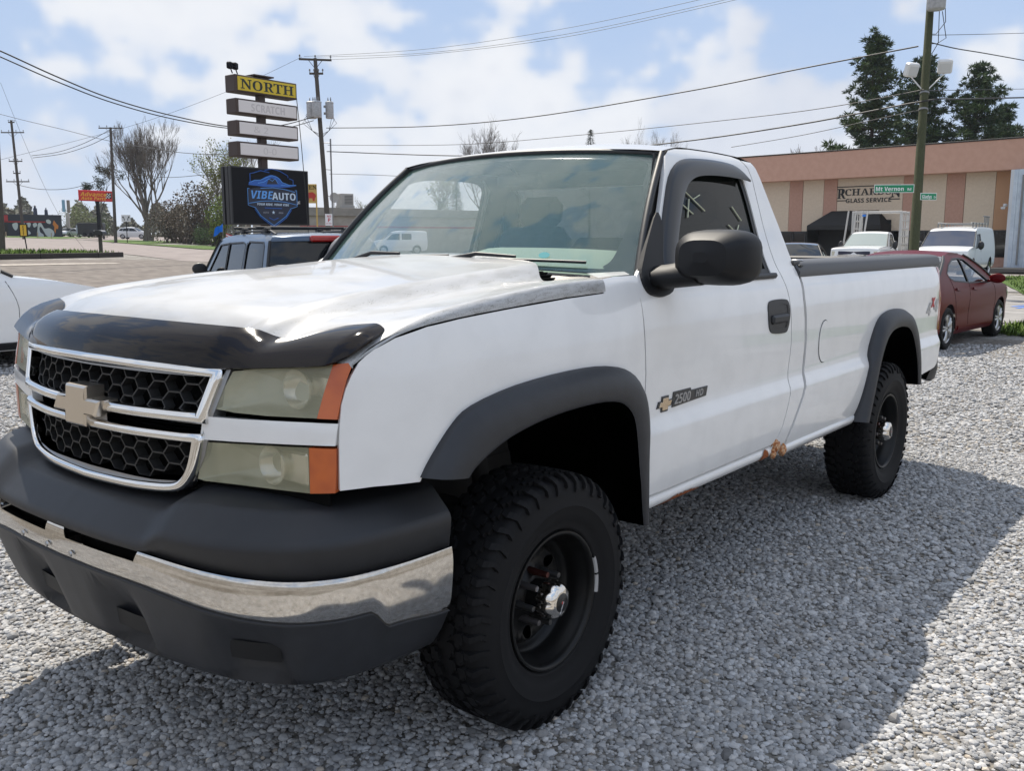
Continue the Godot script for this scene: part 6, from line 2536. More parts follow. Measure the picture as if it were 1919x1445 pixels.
	b = MB.new()
	b.prism(pv([-2.05, 4.30, 1.92, 4.16, 1.92, 5.40, -2.05, 5.58]), 0.5, Transform3D(Basis(), Vector3(-0.1, 0, -0.25)), 0.05)
	b.put("sign_cabinet", mat(lin(0.55, 0.012, 0.015), 0.35), sh)
	var yel := mat(lin(0.72, 0.36, 0.02), 0.5)
	text("lettering", "Advance", "Droid Sans", 0.46, 0.03, yel, sh, Transform3D(Basis(Vector3.BACK, -0.035), Vector3(-0.25, 5.02, 0.26)), 1.22, true, true)
	text("lettering", "Auto Parts", "Droid Sans", 0.36, 0.03, yel, sh, Transform3D(Basis(Vector3.BACK, -0.035), Vector3(-0.3, 4.55, 0.26)), 1.18, true, true)
	b = MB.new()
	for i in 4:
		for j in 4:
			if (i + j) % 2 == 0:
				b.box(Vector3(1.22 + i * 0.15, 4.62 + j * 0.15, 0.26), Vector3(0.14, 0.14, 0.02))
	stuff(b.put("checkered_flag", mat(lin(0.7), 0.5), sh))
	b = MB.new()
	b.box(Vector3(1.5, 4.85, 0.252), Vector3(0.66, 0.66, 0.01))
	b.put("flag_ground", dark, sh)
	# small yellow sign by the road
	var ys := thing("yellow_sign", "yellow vertical sign in a black frame leaning on a thin roadside post", "sign", at(52, 468, 56))
	ys.transform.basis = Basis(side, Vector3.UP, tow)
	b = MB.new()
	b.tube([Vector3(0, -0.1, 0), Vector3(-0.1, 0.9, 0)], 0.035, 6)
	b.box(Vector3(0, 0.0, 0), Vector3(0.3, 0.08, 0.2))
	b.put("sign_post", dark, ys)
	b = MB.new()
	b.box(Vector3(-0.12, 1.15, 0), Vector3(0.50, 0.76, 0.06), 0.01)
	b.put("sign_frame", dark, ys)
	b = MB.new()
	b.box(Vector3(-0.12, 1.15, 0.02), Vector3(0.37, 0.64, 0.04), 0.005)
	b.put("sign_face", mat(lin(0.62, 0.40, 0.03), 0.5), ys)
	for k in 4:
		text("lettering", "EXIT"[k], "Droid Sans", 0.12, 0.01, dark, ys, Transform3D(Basis(), Vector3(-0.12, 1.36 - k * 0.145, 0.043)))
	# lane sign
	var ls := thing("lane_sign", "white lane arrow sign on a thin post in front of the white crossover", "sign", at(240, 457, 97))
	ls.transform.basis = Basis(side, Vector3.UP, tow)
	b = MB.new()
	b.tube([Vector3(0, -0.2, 0), Vector3(0, 2.3, 0)], 0.04, 6)
	b.put("sign_post", dark, ls)
	b = MB.new()
	b.box(Vector3(0, 2.62, 0), Vector3(0.95, 0.72, 0.02), 0.005)
	b.put("sign_face", mat(lin(0.62), 0.5), ls)
	for s in [-1.0, 1.0]:
		b = MB.new()
		b.tube([Vector3(s * 0.18, 2.4, 0.02), Vector3(s * 0.18, 2.6, 0.02), Vector3(s * 0.30, 2.75, 0.02)], 0.03, 5)
		b.prism(pv([-0.11, 0, 0.11, 0, 0, 0.13]), 0.02, Transform3D(Basis(Vector3.BACK, -s * 0.7), Vector3(s * 0.28, 2.73, 0.01)))
		b.put("arrow", dark, ls)
	# mailbox, its post and the timber kerb
	var mb := thing("mailbox", "black mailbox with a painted white reflection on a timber post by the kerb", "mailbox", gp(-41.6, -21.0))
	mb.transform.basis = Basis(side, Vector3.UP, tow)
	b = MB.new()
	b.box(Vector3(0, 0.55, 0), Vector3(0.14, 1.2, 0.14), 0.01)
	b.put("post", POLE, mb)
	b = MB.new()
	var arch := PackedVector2Array([Vector2(-0.24, 1.02), Vector2(0.24, 1.02)])
	for k in 9:
		arch.append(Vector2(cos(PI * k / 8) * 0.24, 1.14 + sin(PI * k / 8) * 0.12))
	b.prism(arch, 0.5, Transform3D(Basis(), Vector3(0, 0, -0.25)), 0.01)
	b.put("box", mat(lin(0.012), 0.3), mb)
	b = MB.new()
	b.box(Vector3(0, 1.215, 0.02), Vector3(0.40, 0.05, 0.44), 0.02)  # white slab standing in for the bright reflection on the lid
	b.put("painted_reflection", mat(lin(0.7), 0.3), mb)
	var kb := MB.new()
	var kp := [gp(-36.2, -13.0, 0.10), gp(-37.7, -16.2, 0.10), gp(-39.4, -19.6, 0.10), gp(-40.6, -21.5, 0.10)]
	for i in 3:
		var a: Vector3 = kp[i]
		var c: Vector3 = kp[i + 1]
		var d := (c - a).normalized()
		kb.box((a + c) / 2.0, Vector3(a.distance_to(c) - 0.03, 0.26, 0.22), 0.02, Basis(d, Vector3.UP, d.cross(Vector3.UP)))
	tag(kb.put("timber_kerb", mat(lin(0.035, 0.03, 0.026), 0.95), self), "dark timber kerb edging the grass strip by the mailbox", "kerb")
	# traffic bollards on the far verge
	for q in [[13, 446, "leftmost short tan marker post on the verge by the grey pole"], [72, 447, "middle short tan marker post on the verge below the mural"], [98, 448, "rightmost short tan marker post on the verge below the orange shape"]]:
		var p := at(q[0], q[1], 118)
		p.y = ty(p.x, p.z)
		b = MB.new()
		b.tube([Vector3(0, 0, 0), Vector3(0, 0.75, 0)], 0.06, 6)
		var k := b.put("marker_post", mat(lin(0.34, 0.28, 0.2), 0.9), self)
		k.position = p
		tag(k, q[2], "post", "marker posts on the far verge")
	# flags above the blue vehicle
	var fl := thing("flag", "bright blue flag on a short staff above the parked SUV's roof", "flag", at(418, 452, 17.5))
	b = MB.new()
	b.tube([Vector3(0, -0.2, 0), Vector3(0.03, 0.3, 0)], 0.006, 5)
	b.put("staff", STEEL, fl)
	b = MB.new()
	var rows := []
	for i in 7:
		var u := i / 6.0
		rows.append([Vector3(0.03, 0.33, 0) + side * (-0.15 * u) + Vector3(0, -0.10 * u - 0.02 * sin(u * 6.0), 0) + tow * 0.03 * sin(u * 7.0), Vector3(0.02, 0.17, 0) + side * (-0.17 * u) + Vector3(0, -0.07 * u + 0.02 * sin(u * 5.0), 0) + tow * 0.035 * sin(u * 7.0 + 0.7)])
	b.grid(rows, tow)
	var cl := mat(lin(0.01, 0.16, 0.62), 0.8)
	b.put("cloth", cl, fl)
	var fs := thing("flag", "small red and white striped flag beside the blue flag", "flag", at(430, 452, 17.4))
	for k in 5:
		b = MB.new()
		var r2 := []
		for i in 5:
			var u := i / 4.0
			var y := 0.15 - k * 0.022
			r2.append([side * 0.13 * (u - 0.4) + Vector3(0, y - 0.05 * u, 0) + tow * 0.012 * sin(u * 6.0), side * 0.13 * (u - 0.4) + Vector3(0, y - 0.022 - 0.05 * u, 0) + tow * 0.012 * sin(u * 6.0)])
		b.grid(r2, tow)
		b.put("stripe", mat(lin(0.5, 0.04, 0.05), 0.8) if k % 2 == 0 else mat(lin(0.7), 0.8), fs)


# ---------------------------------------------------------------- buildings
func make_buildings() -> void:
	# tan shop front on the right
	var R := Vector3(-7.07, 0, -50.83)
	var d := Vector3(-0.993, 0, -0.117)
	var nrm := Vector3(-d.z, 0, d.x) * -1.0
	if nrm.z < 0:
		nrm = -nrm
	var F := Transform3D(Basis(-d, Vector3.UP, nrm), R) # x runs to the right, s metres along the wall are at -s
	var o := thing("glass_shop_building", "tan striped shop building lettered Richardson Glass Service behind the work vehicles", "building", R)
	o.transform = F
	var cream := tri_mat(ntex(noise(0.02, 121), 512, ramp([[0.2, Color(0.755, 0.69, 0.61)], [0.8, Color(0.78, 0.715, 0.635)]])), 0.5, 0.9)
	var pink := tri_mat(ntex(noise(0.02, 122), 512, ramp([[0.2, Color(0.655, 0.51, 0.445)], [0.8, Color(0.685, 0.54, 0.475)]])), 0.5, 0.9)
	var orange := mat(lin(0.40, 0.23, 0.13), 0.9)
	var fasc := tri_mat(ntex(noise(0.015, 123), 512, ramp([[0.2, Color(0.73, 0.575, 0.50)], [0.8, Color(0.755, 0.60, 0.525)]])), 0.3, 0.85)
	var b := MB.new()
	b.box(Vector3(-9.0, 2.9, -9.0), Vector3(22.0, 5.8, 17.5))
	b.put("wall", pink, o)
	b = MB.new()
	b.box(Vector3(-7.5, 5.76, -0.4), Vector3(25.5, 1.52, 1.9), 0.02)
	var fa := b.put("fascia", fasc, o)
	b = MB.new()
	b.box(Vector3(-7.5, 6.55, -0.4), Vector3(25.6, 0.07, 2.0), 0.01)
	b.put("roof_edge", mat(lin(0.02), 0.6), fa)
	# upright panels
	var bounds := [[18.5, 12.74, 0], [12.74, 11.87, 1], [11.87, 10.55, 0], [10.55, 9.72, 1], [9.72, 5.91, 0], [5.91, 5.21, 1], [5.21, 3.62, 0], [3.62, 2.67, 1], [2.67, 1.17, 0], [1.17, 0.10, 2]]
	for q in bounds:
		var w: float = q[0] - q[1]
		if q[0] > 13.0:
			w = 5.76
		b = MB.new()
		b.box(Vector3(-(q[0] + q[1]) / 2.0, 3.53, -0.22 + (0.015 if q[2] != 0 else 0.0)), Vector3(w - 0.02, 2.98, 0.08), 0.008)
		b.put("wall_panel", [cream, pink, orange][q[2]], o)
	# window band, frames and sill wall
	for s in 10:
		var x := -0.25 - s * 1.75
		b = MB.new()
		b.box(Vector3(x - 0.85, 1.33, -0.235), Vector3(1.70, 1.36, 0.03), 0.005)
		var wd := b.put("window", mat(lin(0.006), 0.06), o)
		b = MB.new()
		for k in 3:
			b.box(Vector3(x - 0.02 - k * 0.83, 1.33, -0.20), Vector3(0.05, 1.38, 0.05), 0.005)
		b.box(Vector3(x - 0.85, 2.02, -0.20), Vector3(1.74, 0.06, 0.06), 0.005)
		b.put("window_frame", mat(lin(0.03), 0.5), wd)
	b = MB.new()
	b.box(Vector3(-9.0, 0.30, -0.19), Vector3(18.0, 0.62, 0.10), 0.01)
	b.put("sill_wall", pink, o)
	# awning
	b = MB.new()
	var aw := mat(lin(0.010), 0.75)
	var a0 := -10.75
	var a1 := -6.45
	var hi := 3.19
	var lo := 2.36
	b.face([Vector3(a0 + 0.75, hi, -0.15), Vector3(a1 - 0.75, hi, -0.15), Vector3(a1, lo, 1.25), Vector3(a0, lo, 1.25)], Vector3(0, 0.7, 0.7))
	b.face([Vector3(a0 + 0.75, hi, -0.15), Vector3(a0, lo, 1.25), Vector3(a0, lo, -0.15)], Vector3.LEFT)
	b.face([Vector3(a1 - 0.75, hi, -0.15), Vector3(a1, lo, 1.25), Vector3(a1, lo, -0.15)], Vector3.RIGHT)
	b.box(Vector3((a0 + a1) / 2.0, lo - 0.13, 1.24), Vector3(a1 - a0, 0.26, 0.03), 0.005)
	b.box(Vector3(a0, lo - 0.5, 0.55), Vector3(0.03, 1.0, 1.4))
	b.box(Vector3(a1, lo - 0.5, 0.55), Vector3(0.03, 1.0, 1.4))
	b.box(Vector3((a0 + a1) / 2.0, 1.5, -0.12), Vector3(a1 - a0, 2.3, 0.05))
	b.put("awning", aw, o)
	# painted name
	var ink := mat(lin(0.014), 0.6)
	var yb := 4.15
	text("lettering", "R", "Droid Serif", 0.57, 0.012, ink, o, Transform3D(Basis(), Vector3(-9.48, yb, -0.165)), 0.95, true)
	text("lettering", "ICHARDSO", "Droid Serif", 0.37, 0.012, ink, o, Transform3D(Basis(), Vector3(-7.78, yb + 0.07, -0.165)), 1.25, true)
	text("lettering", "N", "Droid Serif", 0.57, 0.012, ink, o, Transform3D(Basis(), Vector3(-6.32, yb, -0.165)), 0.95, true)
	text("lettering", "GLASS SERVICE", "Droid Sans", 0.235, 0.012, ink, o, Transform3D(Basis(), Vector3(-7.86, yb - 0.40, -0.165)), 1.15, true)
	for q in [[-9.70, -9.12, -0.38], [-6.66, -6.07, -0.37], [-9.74, -6.07, 0.39]]:
		b = MB.new()
		b.box(Vector3((q[0] + q[1]) / 2.0, yb + q[2], -0.165), Vector3(q[1] - q[0], 0.05, 0.02))
		b.put("painted_rule", ink, o)
	# ribbed white metal wing on the right
	var wing := thing("metal_building_wing", "white ribbed metal wall at the right end of the tan building", "building", F * Vector3(2.2, 0, -2.0))
	wing.transform.basis = F.basis
	var sheet := tri_mat(ntex(noise(0.02, 124), 256, ramp([[0.2, Color(0.70, 0.74, 0.79)], [0.8, Color(0.77, 0.81, 0.85)]])), 0.4, 0.45)
	for k in 24:
		b = MB.new()
		b.prism(pv([-0.15, 0, -0.055, 0, -0.035, 0.035, 0.035, 0.035, 0.055, 0, 0.15, 0, 0.15, -0.05, -0.15, -0.05]), 4.86, Transform3D(Basis(Vector3.RIGHT, -PI / 2.0), Vector3(-2.02 + k * 0.30, 0.12, 3.0)).scaled_local(Vector3(1, -1, 1)))
		b.put("metal_sheet", sheet, wing)
	b = MB.new()
	b.box(Vector3(1.5, 2.4, 0.4), Vector3(7.2, 4.9, 5.0))
	b.box(Vector3(-2.24, 2.5, 2.86), Vector3(0.18, 4.95, 0.26), 0.01)
	b.put("wall", mat(lin(0.55, 0.57, 0.6), 0.5), wing)
	b = MB.new()
	b.tube([Vector3(-1.7, 0.3, 3.12), Vector3(-1.7, 4.7, 3.12)], 0.05, 8)
	b.put("downpipe", STEEL, wing)
	b = MB.new()
	b.box(Vector3(-2.45, 3.25, 3.06), Vector3(0.12, 0.14, 0.3), 0.02)
	b.lathe([Vector2(0.0, -0.1), Vector2(0.10, -0.06), Vector2(0.11, 0.04), Vector2(0.0, 0.06)], Transform3D(Basis(), Vector3(-2.5, 3.12, 3.2)), 12)
	b.put("security_camera", mat(lin(0.5), 0.4), wing)
	b = MB.new()
	b.box(F.affine_inverse() * Vector3(0, 0, 0) * 0.0 + Vector3(1.0, 0.08, 3.9), Vector3(7.0, 0.2, 1.6), 0.02)
	b.put("walkway_kerb", mat(lin(0.10, 0.095, 0.09), 0.9), wing)
	var vent := thing("roof_vent", "white vent pipe on the tan building's roof under the yellow bush", "vent", F * Vector3(0.35, 6.5, -3.0))
	b = MB.new()
	b.lathe([Vector2(0.17, -0.6), Vector2(0.17, 0.75), Vector2(0.26, 0.78), Vector2(0.26, 0.98), Vector2(0.1, 1.1), Vector2(0, 1.1)], Transform3D(), 14)
	b.put("pipe", mat(lin(0.6, 0.58, 0.5), 0.6), vent)
	# long low building with a red line, behind the sign
	var A := at(560, 468, 84)
	var B := at(980, 472, 98)
	A.y = 0.2
	B.y = 0.2
	var e := (B - A).normalized()
	var n2 := e.cross(Vector3.UP)
	var lb := thing("long_low_building", "long low beige building with a thin red stripe behind the sign tower", "building", (A + B) / 2.0)
	lb.transform.basis = Basis(e, Vector3.UP, n2)
	var L := A.distance_to(B)
	var beige := tri_mat(ntex(noise(0.02, 125), 256, ramp([[0.2, Color(0.57, 0.545, 0.51)], [0.8, Color(0.63, 0.605, 0.57)]])), 0.2, 0.9)
	b = MB.new()
	b.box(Vector3(0, 2.05, -6.0), Vector3(L, 4.3, 12.0), 0.02)
	b.put("wall", beige, lb)
	b = MB.new()
	b.box(Vector3(0, 3.90, -5.9), Vector3(L + 0.3, 0.75, 12.3), 0.02)
	b.put("parapet", tri_mat(ntex(noise(0.02, 126), 256, ramp([[0.2, Color(0.50, 0.485, 0.46)], [0.8, Color(0.56, 0.54, 0.51)]])), 0.2, 0.9), lb)
	b = MB.new()
	b.box(Vector3(0, 2.55, 0.02), Vector3(L - 0.4, 0.17, 0.04))
	b.put("red_stripe", mat(lin(0.32, 0.05, 0.05), 0.7), lb)
	var hv := thing("rooftop_unit", "grey air conditioning unit on the low beige building's roof", "air conditioner", at(647, 386, 88))
	hv.transform.basis = lb.transform.basis
	b = MB.new()
	b.box(Vector3(0, 0.55, 0), Vector3(1.25, 1.15, 1.2), 0.03)
	b.box(Vector3(0, -0.15, 0), Vector3(1.4, 0.35, 1.3), 0.02)
	b.put("housing", mat(lin(0.32, 0.31, 0.29), 0.7), hv)
	b = MB.new()
	for k in 6:
		b.box(Vector3(0.1, 0.2 + k * 0.14, 0.61), Vector3(0.8, 0.06, 0.03))
	b.put("louvre", mat(lin(0.10), 0.7), hv)
	var dish := thing("satellite_dish", "round grey satellite dish on the low building's roof beside the pole", "satellite dish", at(627, 386, 86))
	b = MB.new()
	var rr := []
	for i in 6:
		var row := []
		for k in 21:
			var a := TAU * k / 20
			var r := 0.47 * i / 5.0
			row.append(Vector3(0, 0.75, 0) + lb.transform.basis * Vector3(cos(a) * r, sin(a) * r, 0.25 * r * r))
		rr.append(row)
	b.grid(rr, n2)
	b.tube([Vector3(0, -0.2, 0) - n2 * 0.1, Vector3(0, 0.7, 0) - n2 * 0.1], 0.05, 6)
	b.tube([Vector3(0, 0.35, 0) + n2 * 0.05, Vector3(0, 0.7, 0) + n2 * 0.45], 0.02, 4)
	b.put("dish", mat(lin(0.36, 0.35, 0.33), 0.7), dish)
	# black building with a mural, far left
	var mA := at(-30, 434, 135.5)
	var mB := at(118, 434, 142)
	mA.y = 1.6
	mB.y = 1.6
	var e2 := (mB - mA).normalized()
	var n3 := e2.cross(Vector3.UP)
	var mu := thing("mural_building", "low black building painted with white swirls and an orange shape at far left", "building", (mA + mB) / 2.0)
	mu.transform.basis = Basis(e2, Vector3.UP, n3)
	var ml := mA.distance_to(mB)
	var blk := mat(lin(0.028, 0.03, 0.042), 0.8)
	b = MB.new()
	b.box(Vector3(0, 1.75, -5), Vector3(ml, 3.9, 10))
	b.put("wall", blk, mu)
	var px := ml / 148.0
	var X := func(p: float) -> float: return (p + 30.0) * px - ml / 2.0
	b = MB.new()
	b.box(Vector3(X.call(44.0), 2.62, 0.04), Vector3(px * 84, 0.18, 0.08))
	b.put("red_band", mat(lin(0.34, 0.02, 0.02), 0.6), mu)
	b = MB.new()
	b.box(Vector3(X.call(-6.0), 3.15, 0.10), Vector3(px * 44, 0.85, 0.2))
	b.put("red_shop_board", mat(lin(0.36, 0.025, 0.03), 0.6), mu)
	b = MB.new()
	b.box(Vector3(X.call(0.0), 1.2, 0.03), Vector3(px * 30, 2.2, 0.06))
	b.put("doorway", mat(lin(0.01), 0.3), mu)
	var white := mat(lin(0.5, 0.52, 0.53), 0.8)
	var blobs2 := [
		[[24, 2.3, 33, 2.45, 33, 1.7, 29, 1.35, 25, 1.7]],
		[[40, 2.35, 47, 2.4, 44, 1.9, 41, 2.0]], [[50, 2.4, 58, 2.45, 56, 1.85, 52, 1.9]], [[62, 2.3, 68, 2.5, 70, 2.1, 64, 1.8]],
		[[72, 2.35, 77, 2.5, 80, 2.2, 84, 1.65, 93, 1.7, 101, 1.25, 101, 0.6, 95, 0.35, 87, 0.55, 82, 1.2, 77, 1.9, 74, 1.7, 75, 1.1, 80, 0.8, 81, 0.45, 75, 0.3, 69, 0.7, 70, 1.4]],
		[[88, 2.9, 93, 3.0, 97, 2.7, 95, 2.35, 89, 2.5]], [[42, 1.5, 52, 1.4, 57, 0.9, 50, 0.7, 44, 1.0]],
	]
	for q in blobs2:
		b = MB.new()
		var pp := []
		for i in range(0, q[0].size(), 2):
			pp.append(X.call(float(q[0][i])))
			pp.append(q[0][i + 1])
		b.prism(curve2(pp, 4, true), 0.02, Transform3D(Basis(), Vector3(0, 0, 0.0)))
		b.put("mural_swirl", white, mu)
	b = MB.new()
	var orp := []
	for q in [100, 2.3, 103, 2.9, 107, 2.4, 111, 2.1, 110, 1.6, 106, 1.6, 104, 0.9, 102, 1.4, 103, 1.9]:
		orp.append(q)
	for i in range(0, orp.size(), 2):
		orp[i] = X.call(float(orp[i]))
	b.prism(pv(orp), 0.02, Transform3D())
	b.put("mural_shape", mat(lin(0.55, 0.18, 0.03), 0.8), mu)
	for q in [74.0, 95.0]:
		b = MB.new()
		b.lathe([Vector2(0.30, 0.0), Vector2(0.26, 1.0), Vector2(0.16, 1.05), Vector2(0.14, 1.3), Vector2(0.20, 1.34), Vector2(0.0, 1.5)] if q < 80 else [Vector2(0.26, 0.0), Vector2(0.22, 0.8), Vector2(0.10, 0.85), Vector2(0.08, 1.1), Vector2(0.0, 1.12)], Transform3D(Basis(), Vector3(X.call(q), 3.7, -2.0)), 10)
		b.put("roof_vent", mat(lin(0.02, 0.03, 0.06), 0.5), mu)
	# black box trailer and dumpster further along
	var tr := thing("box_trailer", "black box trailer parked beyond the mailbox", "trailer", at(172, 444, 128))
	tr.transform.basis = Basis(axes()[1], Vector3.UP, axes()[1].cross(Vector3.UP))
	b = MB.new()
	b.box(Vector3(0.1, 1.1, 0), Vector3(3.0, 1.6, 2.2), 0.06)
	b.put("body", mat(lin(0.012, 0.012, 0.015), 0.4), tr)
	b = MB.new()
	b.box(Vector3(-1.42, 1.0, 0.0), Vector3(0.2, 1.1, 2.24), 0.02)
	b.put("front_panel", mat(lin(0.3, 0.34, 0.4), 0.4), tr)
	for s in [-0.4, 0.5]:
		b = MB.new()
		b.lathe([Vector2(0.0, -0.1), Vector2(0.3, -0.1), Vector2(0.3, 0.1), Vector2(0.0, 0.1)], Transform3D(Basis(Vector3.RIGHT, PI / 2.0), Vector3(s, 0.30, 1.05)), 14)
		b.put("wheel", M.rubber, tr)
	# pylon sign of two tall blades
	var ts := thing("twin_blade_sign", "tall pylon sign with two blue and tan blades on a pale post", "sign", at(129, 440, 150))
	ts.transform.basis = tr.transform.basis
	b = MB.new()
	b.box(Vector3(0.1, 1.6, 0), Vector3(0.45, 3.6, 0.4))
	b.put("post", mat(lin(0.42, 0.38, 0.33), 0.8), ts)
	b = MB.new()
	b.box(Vector3(-0.42, 4.6, 0), Vector3(0.40, 1.9, 0.3), 0.02)
	b.put("blade", mat(lin(0.20, 0.36, 0.46), 0.6), ts)
	b = MB.new()
	b.box(Vector3(0.36, 4.5, 0), Vector3(0.42, 2.0, 0.3), 0.02)
	b.put("blade", mat(lin(0.22, 0.18, 0.14), 0.6), ts)


# ---------------------------------------------------------------- trees
func branchy(b: MB, rng: RandomNumberGenerator, p: Vector3, d: Vector3, len_: float, r: float, depth: int, tips: Array, spread: float, up: float) -> void:
	var seg := 3
	var q := p
	var path := [p]
	var rad := [r]
	var dd := d
	for i in seg:
		dd = (dd + Vector3(rng.randf_range(-1, 1), rng.randf_range(-0.4, 1) * 0.6 + up * 0.3, rng.randf_range(-1, 1)) * 0.16).normalized()
		q += dd * len_ / seg
		path.append(q)
		rad.append(maxf(0.012, r * lerpf(1.0, 0.62, (i + 1.0) / seg)))
	b.tube(path, rad, 6 if depth > 3 else (4 if depth > 1 else 3), false)
	if depth == 0:
		tips.append(q)
		return
	var n := rng.randi_range(2, 4) if depth > 1 else rng.randi_range(3, 5)
	for k in n:
		var f := rng.randf_range(0.45, 1.0) if k > 0 else 1.0
		var at_ := p.lerp(q, f) if f < 1.0 else q
		at_ = path[mini(seg, int(f * seg))].lerp(path[mini(seg, int(f * seg) + 1)], f * seg - int(f * seg))
		var a := rng.randf() * TAU
		var side := dd.cross(Vector3.UP if absf(dd.y) < 0.9 else Vector3.RIGHT).normalized()
		var o := side * cos(a) + side.cross(dd) * sin(a)
		var nd := (dd + o * rng.randf_range(0.35, 0.85) * spread + Vector3.UP * up * 0.25).normalized()
		branchy(b, rng, at_, nd, len_ * rng.randf_range(0.58, 0.82), maxf(0.012, r * rng.randf_range(0.42, 0.6)), depth - 1, tips, spread, up)


func bare_tree(label: String, foot: Vector3, h: float, spread: float, depth: int, seed_: int, bark: Color, bud: Color, buds: int, stems := 1, group := "", width := 0.0) -> Node3D:
	var o := thing("bare_tree", label, "tree", foot, 0.0, group)
	var rng := RandomNumberGenerator.new()
	rng.seed = seed_
	var b := MB.new()
	var tips := []
	for s in stems:
		var d := Vector3.UP if stems == 1 else Vector3(rng.randf_range(-0.25, 0.25), 1, rng.randf_range(-0.25, 0.25)).normalized()
		branchy(b, rng, Vector3(rng.randf_range(-0.2, 0.2) * (stems - 1), 0, 0), d, h * 0.36, h * 0.018, depth, tips, spread, 0.8)
	# fit to the wanted height
	var most := 0.1
	for p in b.v:
		most = maxf(most, p.y)
	var k := h / most
	for i in b.v.size():
		b.v[i] *= k
	if width > 0.0:
		var rs := []
		for p in b.v:
			rs.append(Vector2(p.x, p.z).length())
		rs.sort()
		var f = width * 0.5 / rs[int(rs.size() * 0.985)]
		for i in b.v.size():
			var u := lerpf(1.0, f, smoothstep(0.0, h * 0.3, b.v[i].y))
			b.v[i] = Vector3(b.v[i].x * u, b.v[i].y, b.v[i].z * u)
	b.put("trunk_and_limbs", mat(lin(bark.r, bark.g, bark.b), 0.95), o)
	if buds > 0 and tips.size():
		var c := MB.new()
		for i in buds:
			var p: Vector3 = tips[rng.randi() % tips.size()] * k + Vector3(rng.randf_range(-1, 1), rng.randf_range(-1, 1), rng.randf_range(-1, 1)) * h * 0.035
			var s := h * rng.randf_range(0.005, 0.013)
			var a := Vector3(rng.randf_range(-1, 1), rng.randf_range(-1, 1), rng.randf_range(-1, 1)).normalized()
			var q := a.cross(Vector3(rng.randf_range(-1, 1), rng.randf_range(-1, 1), rng.randf_range(-1, 1)).normalized()).normalized()
			c.col = bud * rng.randf_range(0.7, 1.2)
			c.face([p - a * s, p + q * s * 0.6, p + a * s, p - q * s * 0.6], a.cross(q).normalized())
		var m := mat(Color(1, 1, 1), 0.85)
		m.vertex_color_use_as_albedo = true
		c.put("young_leaves", m, o)
	return o


func pine(label: String, foot: Vector3, h: float, w: float, seed_: int, y0 := 0.22) -> void:
	var o := thing("pine_tree", label, "tree", foot, 0.0, "pines behind the tan building")
	var rng := RandomNumberGenerator.new()
	rng.seed = seed_
	var b := MB.new()
	var path := []
	var rad := []
	for i in 9:
		path.append(Vector3(rng.randf_range(-0.1, 0.1), h * i / 8.0, rng.randf_range(-0.1, 0.1)))
		rad.append(lerpf(0.30, 0.04, i / 8.0))
	b.tube(path, rad, 8, false)
	var c := MB.new()
	var y := h * y0
	while y < h * 0.985:
		var t := (y / h - y0) / (1.0 - y0)
		var env := w * (1.0 - pow(t, 1.7)) * (0.82 + 0.18 * sin(y * 1.9 + seed_)) + 0.35
		var n := rng.randi_range(4, 6)
		var a0 := rng.randf() * TAU
		for k in n:
			var a := a0 + TAU * k / n + rng.randf_range(-0.45, 0.45)
			var L := env * rng.randf_range(0.45, 1.12)
			if rng.randf() < 0.12:
				L *= 0.4
			var d := Vector3(cos(a), 0.0, sin(a))
			var p0 := Vector3(0, y + rng.randf_range(-0.3, 0.3), 0)
			var p1 := p0 + d * L * 0.55 + Vector3(0, -L * 0.02, 0)
			var p2 := p0 + d * L + Vector3(0, L * rng.randf_range(0.05, 0.30) * (1.0 + t), 0)
			b.tube([p0, p1, p2], [0.07 * (1.1 - t), 0.045 * (1.1 - t), 0.012], 4, false)
			var side := d.cross(Vector3.UP)
			# rounded plumes of needles along the outer part of the branch
			var plumes := 2 + int(L * 1.3)
			for q in plumes:
				var u := lerpf(0.30, 1.02, float(q) / maxf(1.0, plumes - 1))
				var c0 := p0.lerp(p1, clampf(u * 2.0, 0, 1)).lerp(p1.lerp(p2, clampf(u * 2.0 - 1.0, 0, 1)), u)
				c0 += side * rng.randf_range(-1, 1) * L * 0.20 * u + Vector3(0, rng.randf_range(0.0, 0.25), 0)
				var R := rng.randf_range(0.42, 0.80) * (1.0 - 0.35 * t)
				var tone := rng.randf()
				for j in 48:
					var dir := Vector3(rng.randf_range(-1, 1), rng.randf_range(-0.45, 1.0), rng.randf_range(-1, 1)).normalized()
					dir = (dir + d * 0.45).normalized()
					var e := c0 + dir * R * rng.randf_range(0.1, 0.55) * Vector3(1.15, 0.75, 1.15)
					var s := R * rng.randf_range(0.45, 0.85)
					var wv := dir.cross(Vector3(rng.randf_range(-1, 1), rng.randf_range(-1, 1), rng.randf_range(-1, 1))).normalized() * s * 0.15
					c.col = Color(0.014, 0.032, 0.016).lerp(Color(0.065, 0.115, 0.032), tone * 0.65 + 0.35 * rng.randf())
					c.face([e - wv, e + wv, e + dir * s], dir.cross(wv).normalized())
		y += rng.randf_range(0.26, 0.62) * (1.15 - 0.4 * t)
	b.put("trunk", mat(lin(0.05, 0.038, 0.03), 0.95), o)
	var mt := mat(Color(1, 1, 1), 0.8)
	mt.vertex_color_use_as_albedo = true
	c.put("crown", mt, o)


